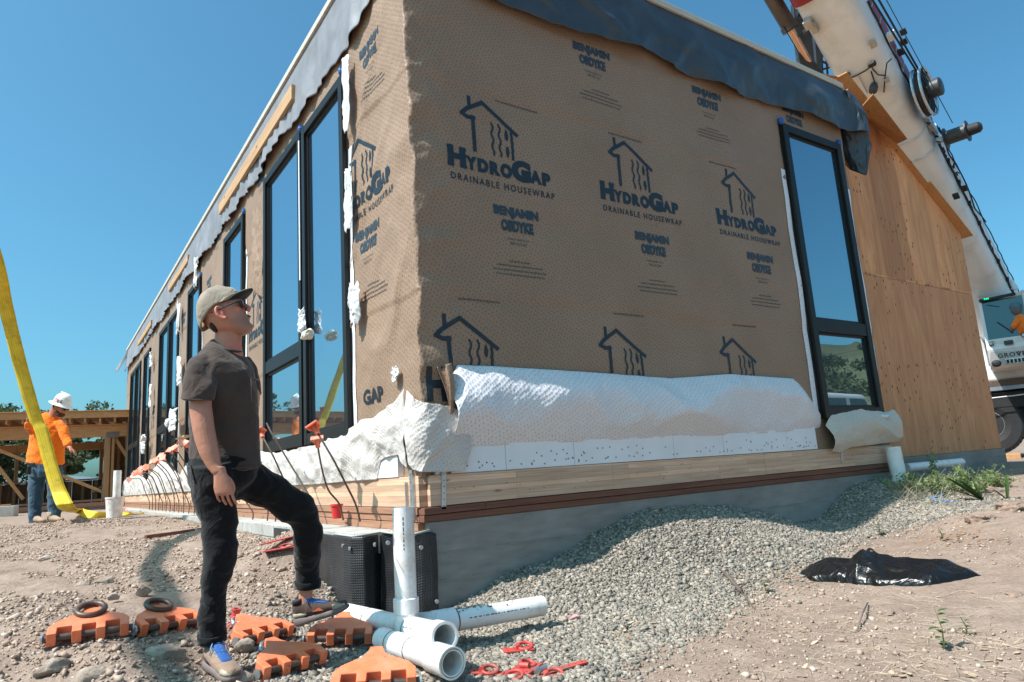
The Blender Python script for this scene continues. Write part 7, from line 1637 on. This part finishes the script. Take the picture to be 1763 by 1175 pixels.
o = mb.build('sticker_marks', M['pvc'], hh_); o.location = [float(q) for q in (la2*.0035)]
# ---------------------------------------------------------------- yellow strap
up_l = -Ldir/Ldir[2]*-1.; sh_ = lambda px, h: G(*px)+(-Ldir)/(-Ldir[2])*h
cs = [(-9.0, -6.0, 9.6), sh_((303, 1172), 7.6), sh_((292, 1100), 6.9), sh_((282, 1020), 6.1), sh_((272, 950), 5.5)]  # unseen overhead run, shaped so its shadow draws the stripe on the soil
ctl = [np.array(p, float) for p in cs]+[dep(-60, 300, 8.5), dep(-22, 400, 9.05), dep(-1, 470, 9.4), dep(11, 530, 9.8), dep(33, 620, 10.1), dep(60, 715, 10.25), dep(72, 742, 10.25), dep(87, 799, 10.2), dep(103, 850, 10.1), dep(117, 875, 9.9)]
g1 = [(136, 888), (155, 893), (188, 890), (222, 888), (250, 884), (274, 877)]
ctl += [G(*p)+[0, 0, z] for p, z in zip(g1, (.10, .06, .03, .02, .02, .03))]
wdir = [rh*.65-Ldir*.7]*5+[rh*.85-Ldir*.3]+[rh]*5+[rh, rh, rh*.95+_fh*.3, rh*.7+_fh*.7]+[rh*.15+_fh*.9+Z3*.35, _fh*.85+Z3*.6, _fh*.9+Z3*.5, _fh+Z3*.15, _fh-Z3*.1+rh*-.3, _fh-rh*.4+Z3*.3]  # overhead run turned towards edge-on to the sun to narrow its shadow
C_ = np.array(smoothpath(ctl, 10)); Wd = np.array(smoothpath(wdir, 10)); Wd /= np.linalg.norm(Wd, axis=1)[:, None]; mb = MB(); V = []
nw = 5
for i, (c, w) in enumerate(zip(C_, Wd)):
    for k in range(nw): V.append(c+w*(k/(nw-1)-.5)*.205+Z3*.004*math.sin(i*.9+k))
Fs = [(i*nw+k, i*nw+k+1, (i+1)*nw+k+1, (i+1)*nw+k) for i in range(len(C_)-1) for k in range(nw-1)]; arc = np.r_[0, np.cumsum(np.linalg.norm(np.diff(C_, axis=0), axis=1))]
k = N('yellow_webbing', .65); co = k.co(); c_ = k.ramp(k.noise(co, 6, 6, .65), [(.3, (.52, .36, .012)), (.5, (.72, .52, .02)), (.72, (.80, .60, .04))]); c_ = k.mix(k.ramp(k.noise(k.co('Object', (1, 1, 3)), 4.5, 6, .7), [(.58, 0.), (.72, .7)]), c_, (.22, .15, .03)); tc = k.n('ShaderNodeTexCoord'); mu = k.n('ShaderNodeMapping'); mu.inputs['Scale'].default_value = (9, .6, 1); k.l(tc.outputs['UV'], mu.inputs[0]); c_ = k.mix(k.ramp(k.noise(mu.outputs[0], 1.5, 5, .7), [(.45, 0.), (.7, .55)]), c_, (.36, .26, .02)); wv = k.n('ShaderNodeTexWave', bands_direction='X'); wv.inputs['Scale'].default_value = 2.; wv.inputs['Distortion'].default_value = .2; k.l(tc.outputs['UV'], wv.inputs['Vector']); c_ = k.mix(k.ramp(wv.outputs['Fac'], [(.0, .35), (.12, 0.)]), c_, (.15, .10, .01)); k.bump(wv.outputs['Fac'], .4, .004); k.col(c_); k.bump(k.noise(co, 160, 2), .3, .002)
o = bulk('lifting_strap', V, Fs, k.m, smooth=True); ul = o.data.uv_layers.new(name='UVMap'); ix = np.empty(len(o.data.loops), np.int32); o.data.loops.foreach_get('vertex_index', ix); ul.data.foreach_set('uv', np.stack([(ix % nw)/(nw-1), arc[ix//nw]*1.0], 1).astype(np.float32).ravel()); md = o.modifiers.new('s', 'SOLIDIFY'); md.thickness = .012; tag(o, 'wide yellow lifting strap hanging from above and trailing onto the ground', 'strap')
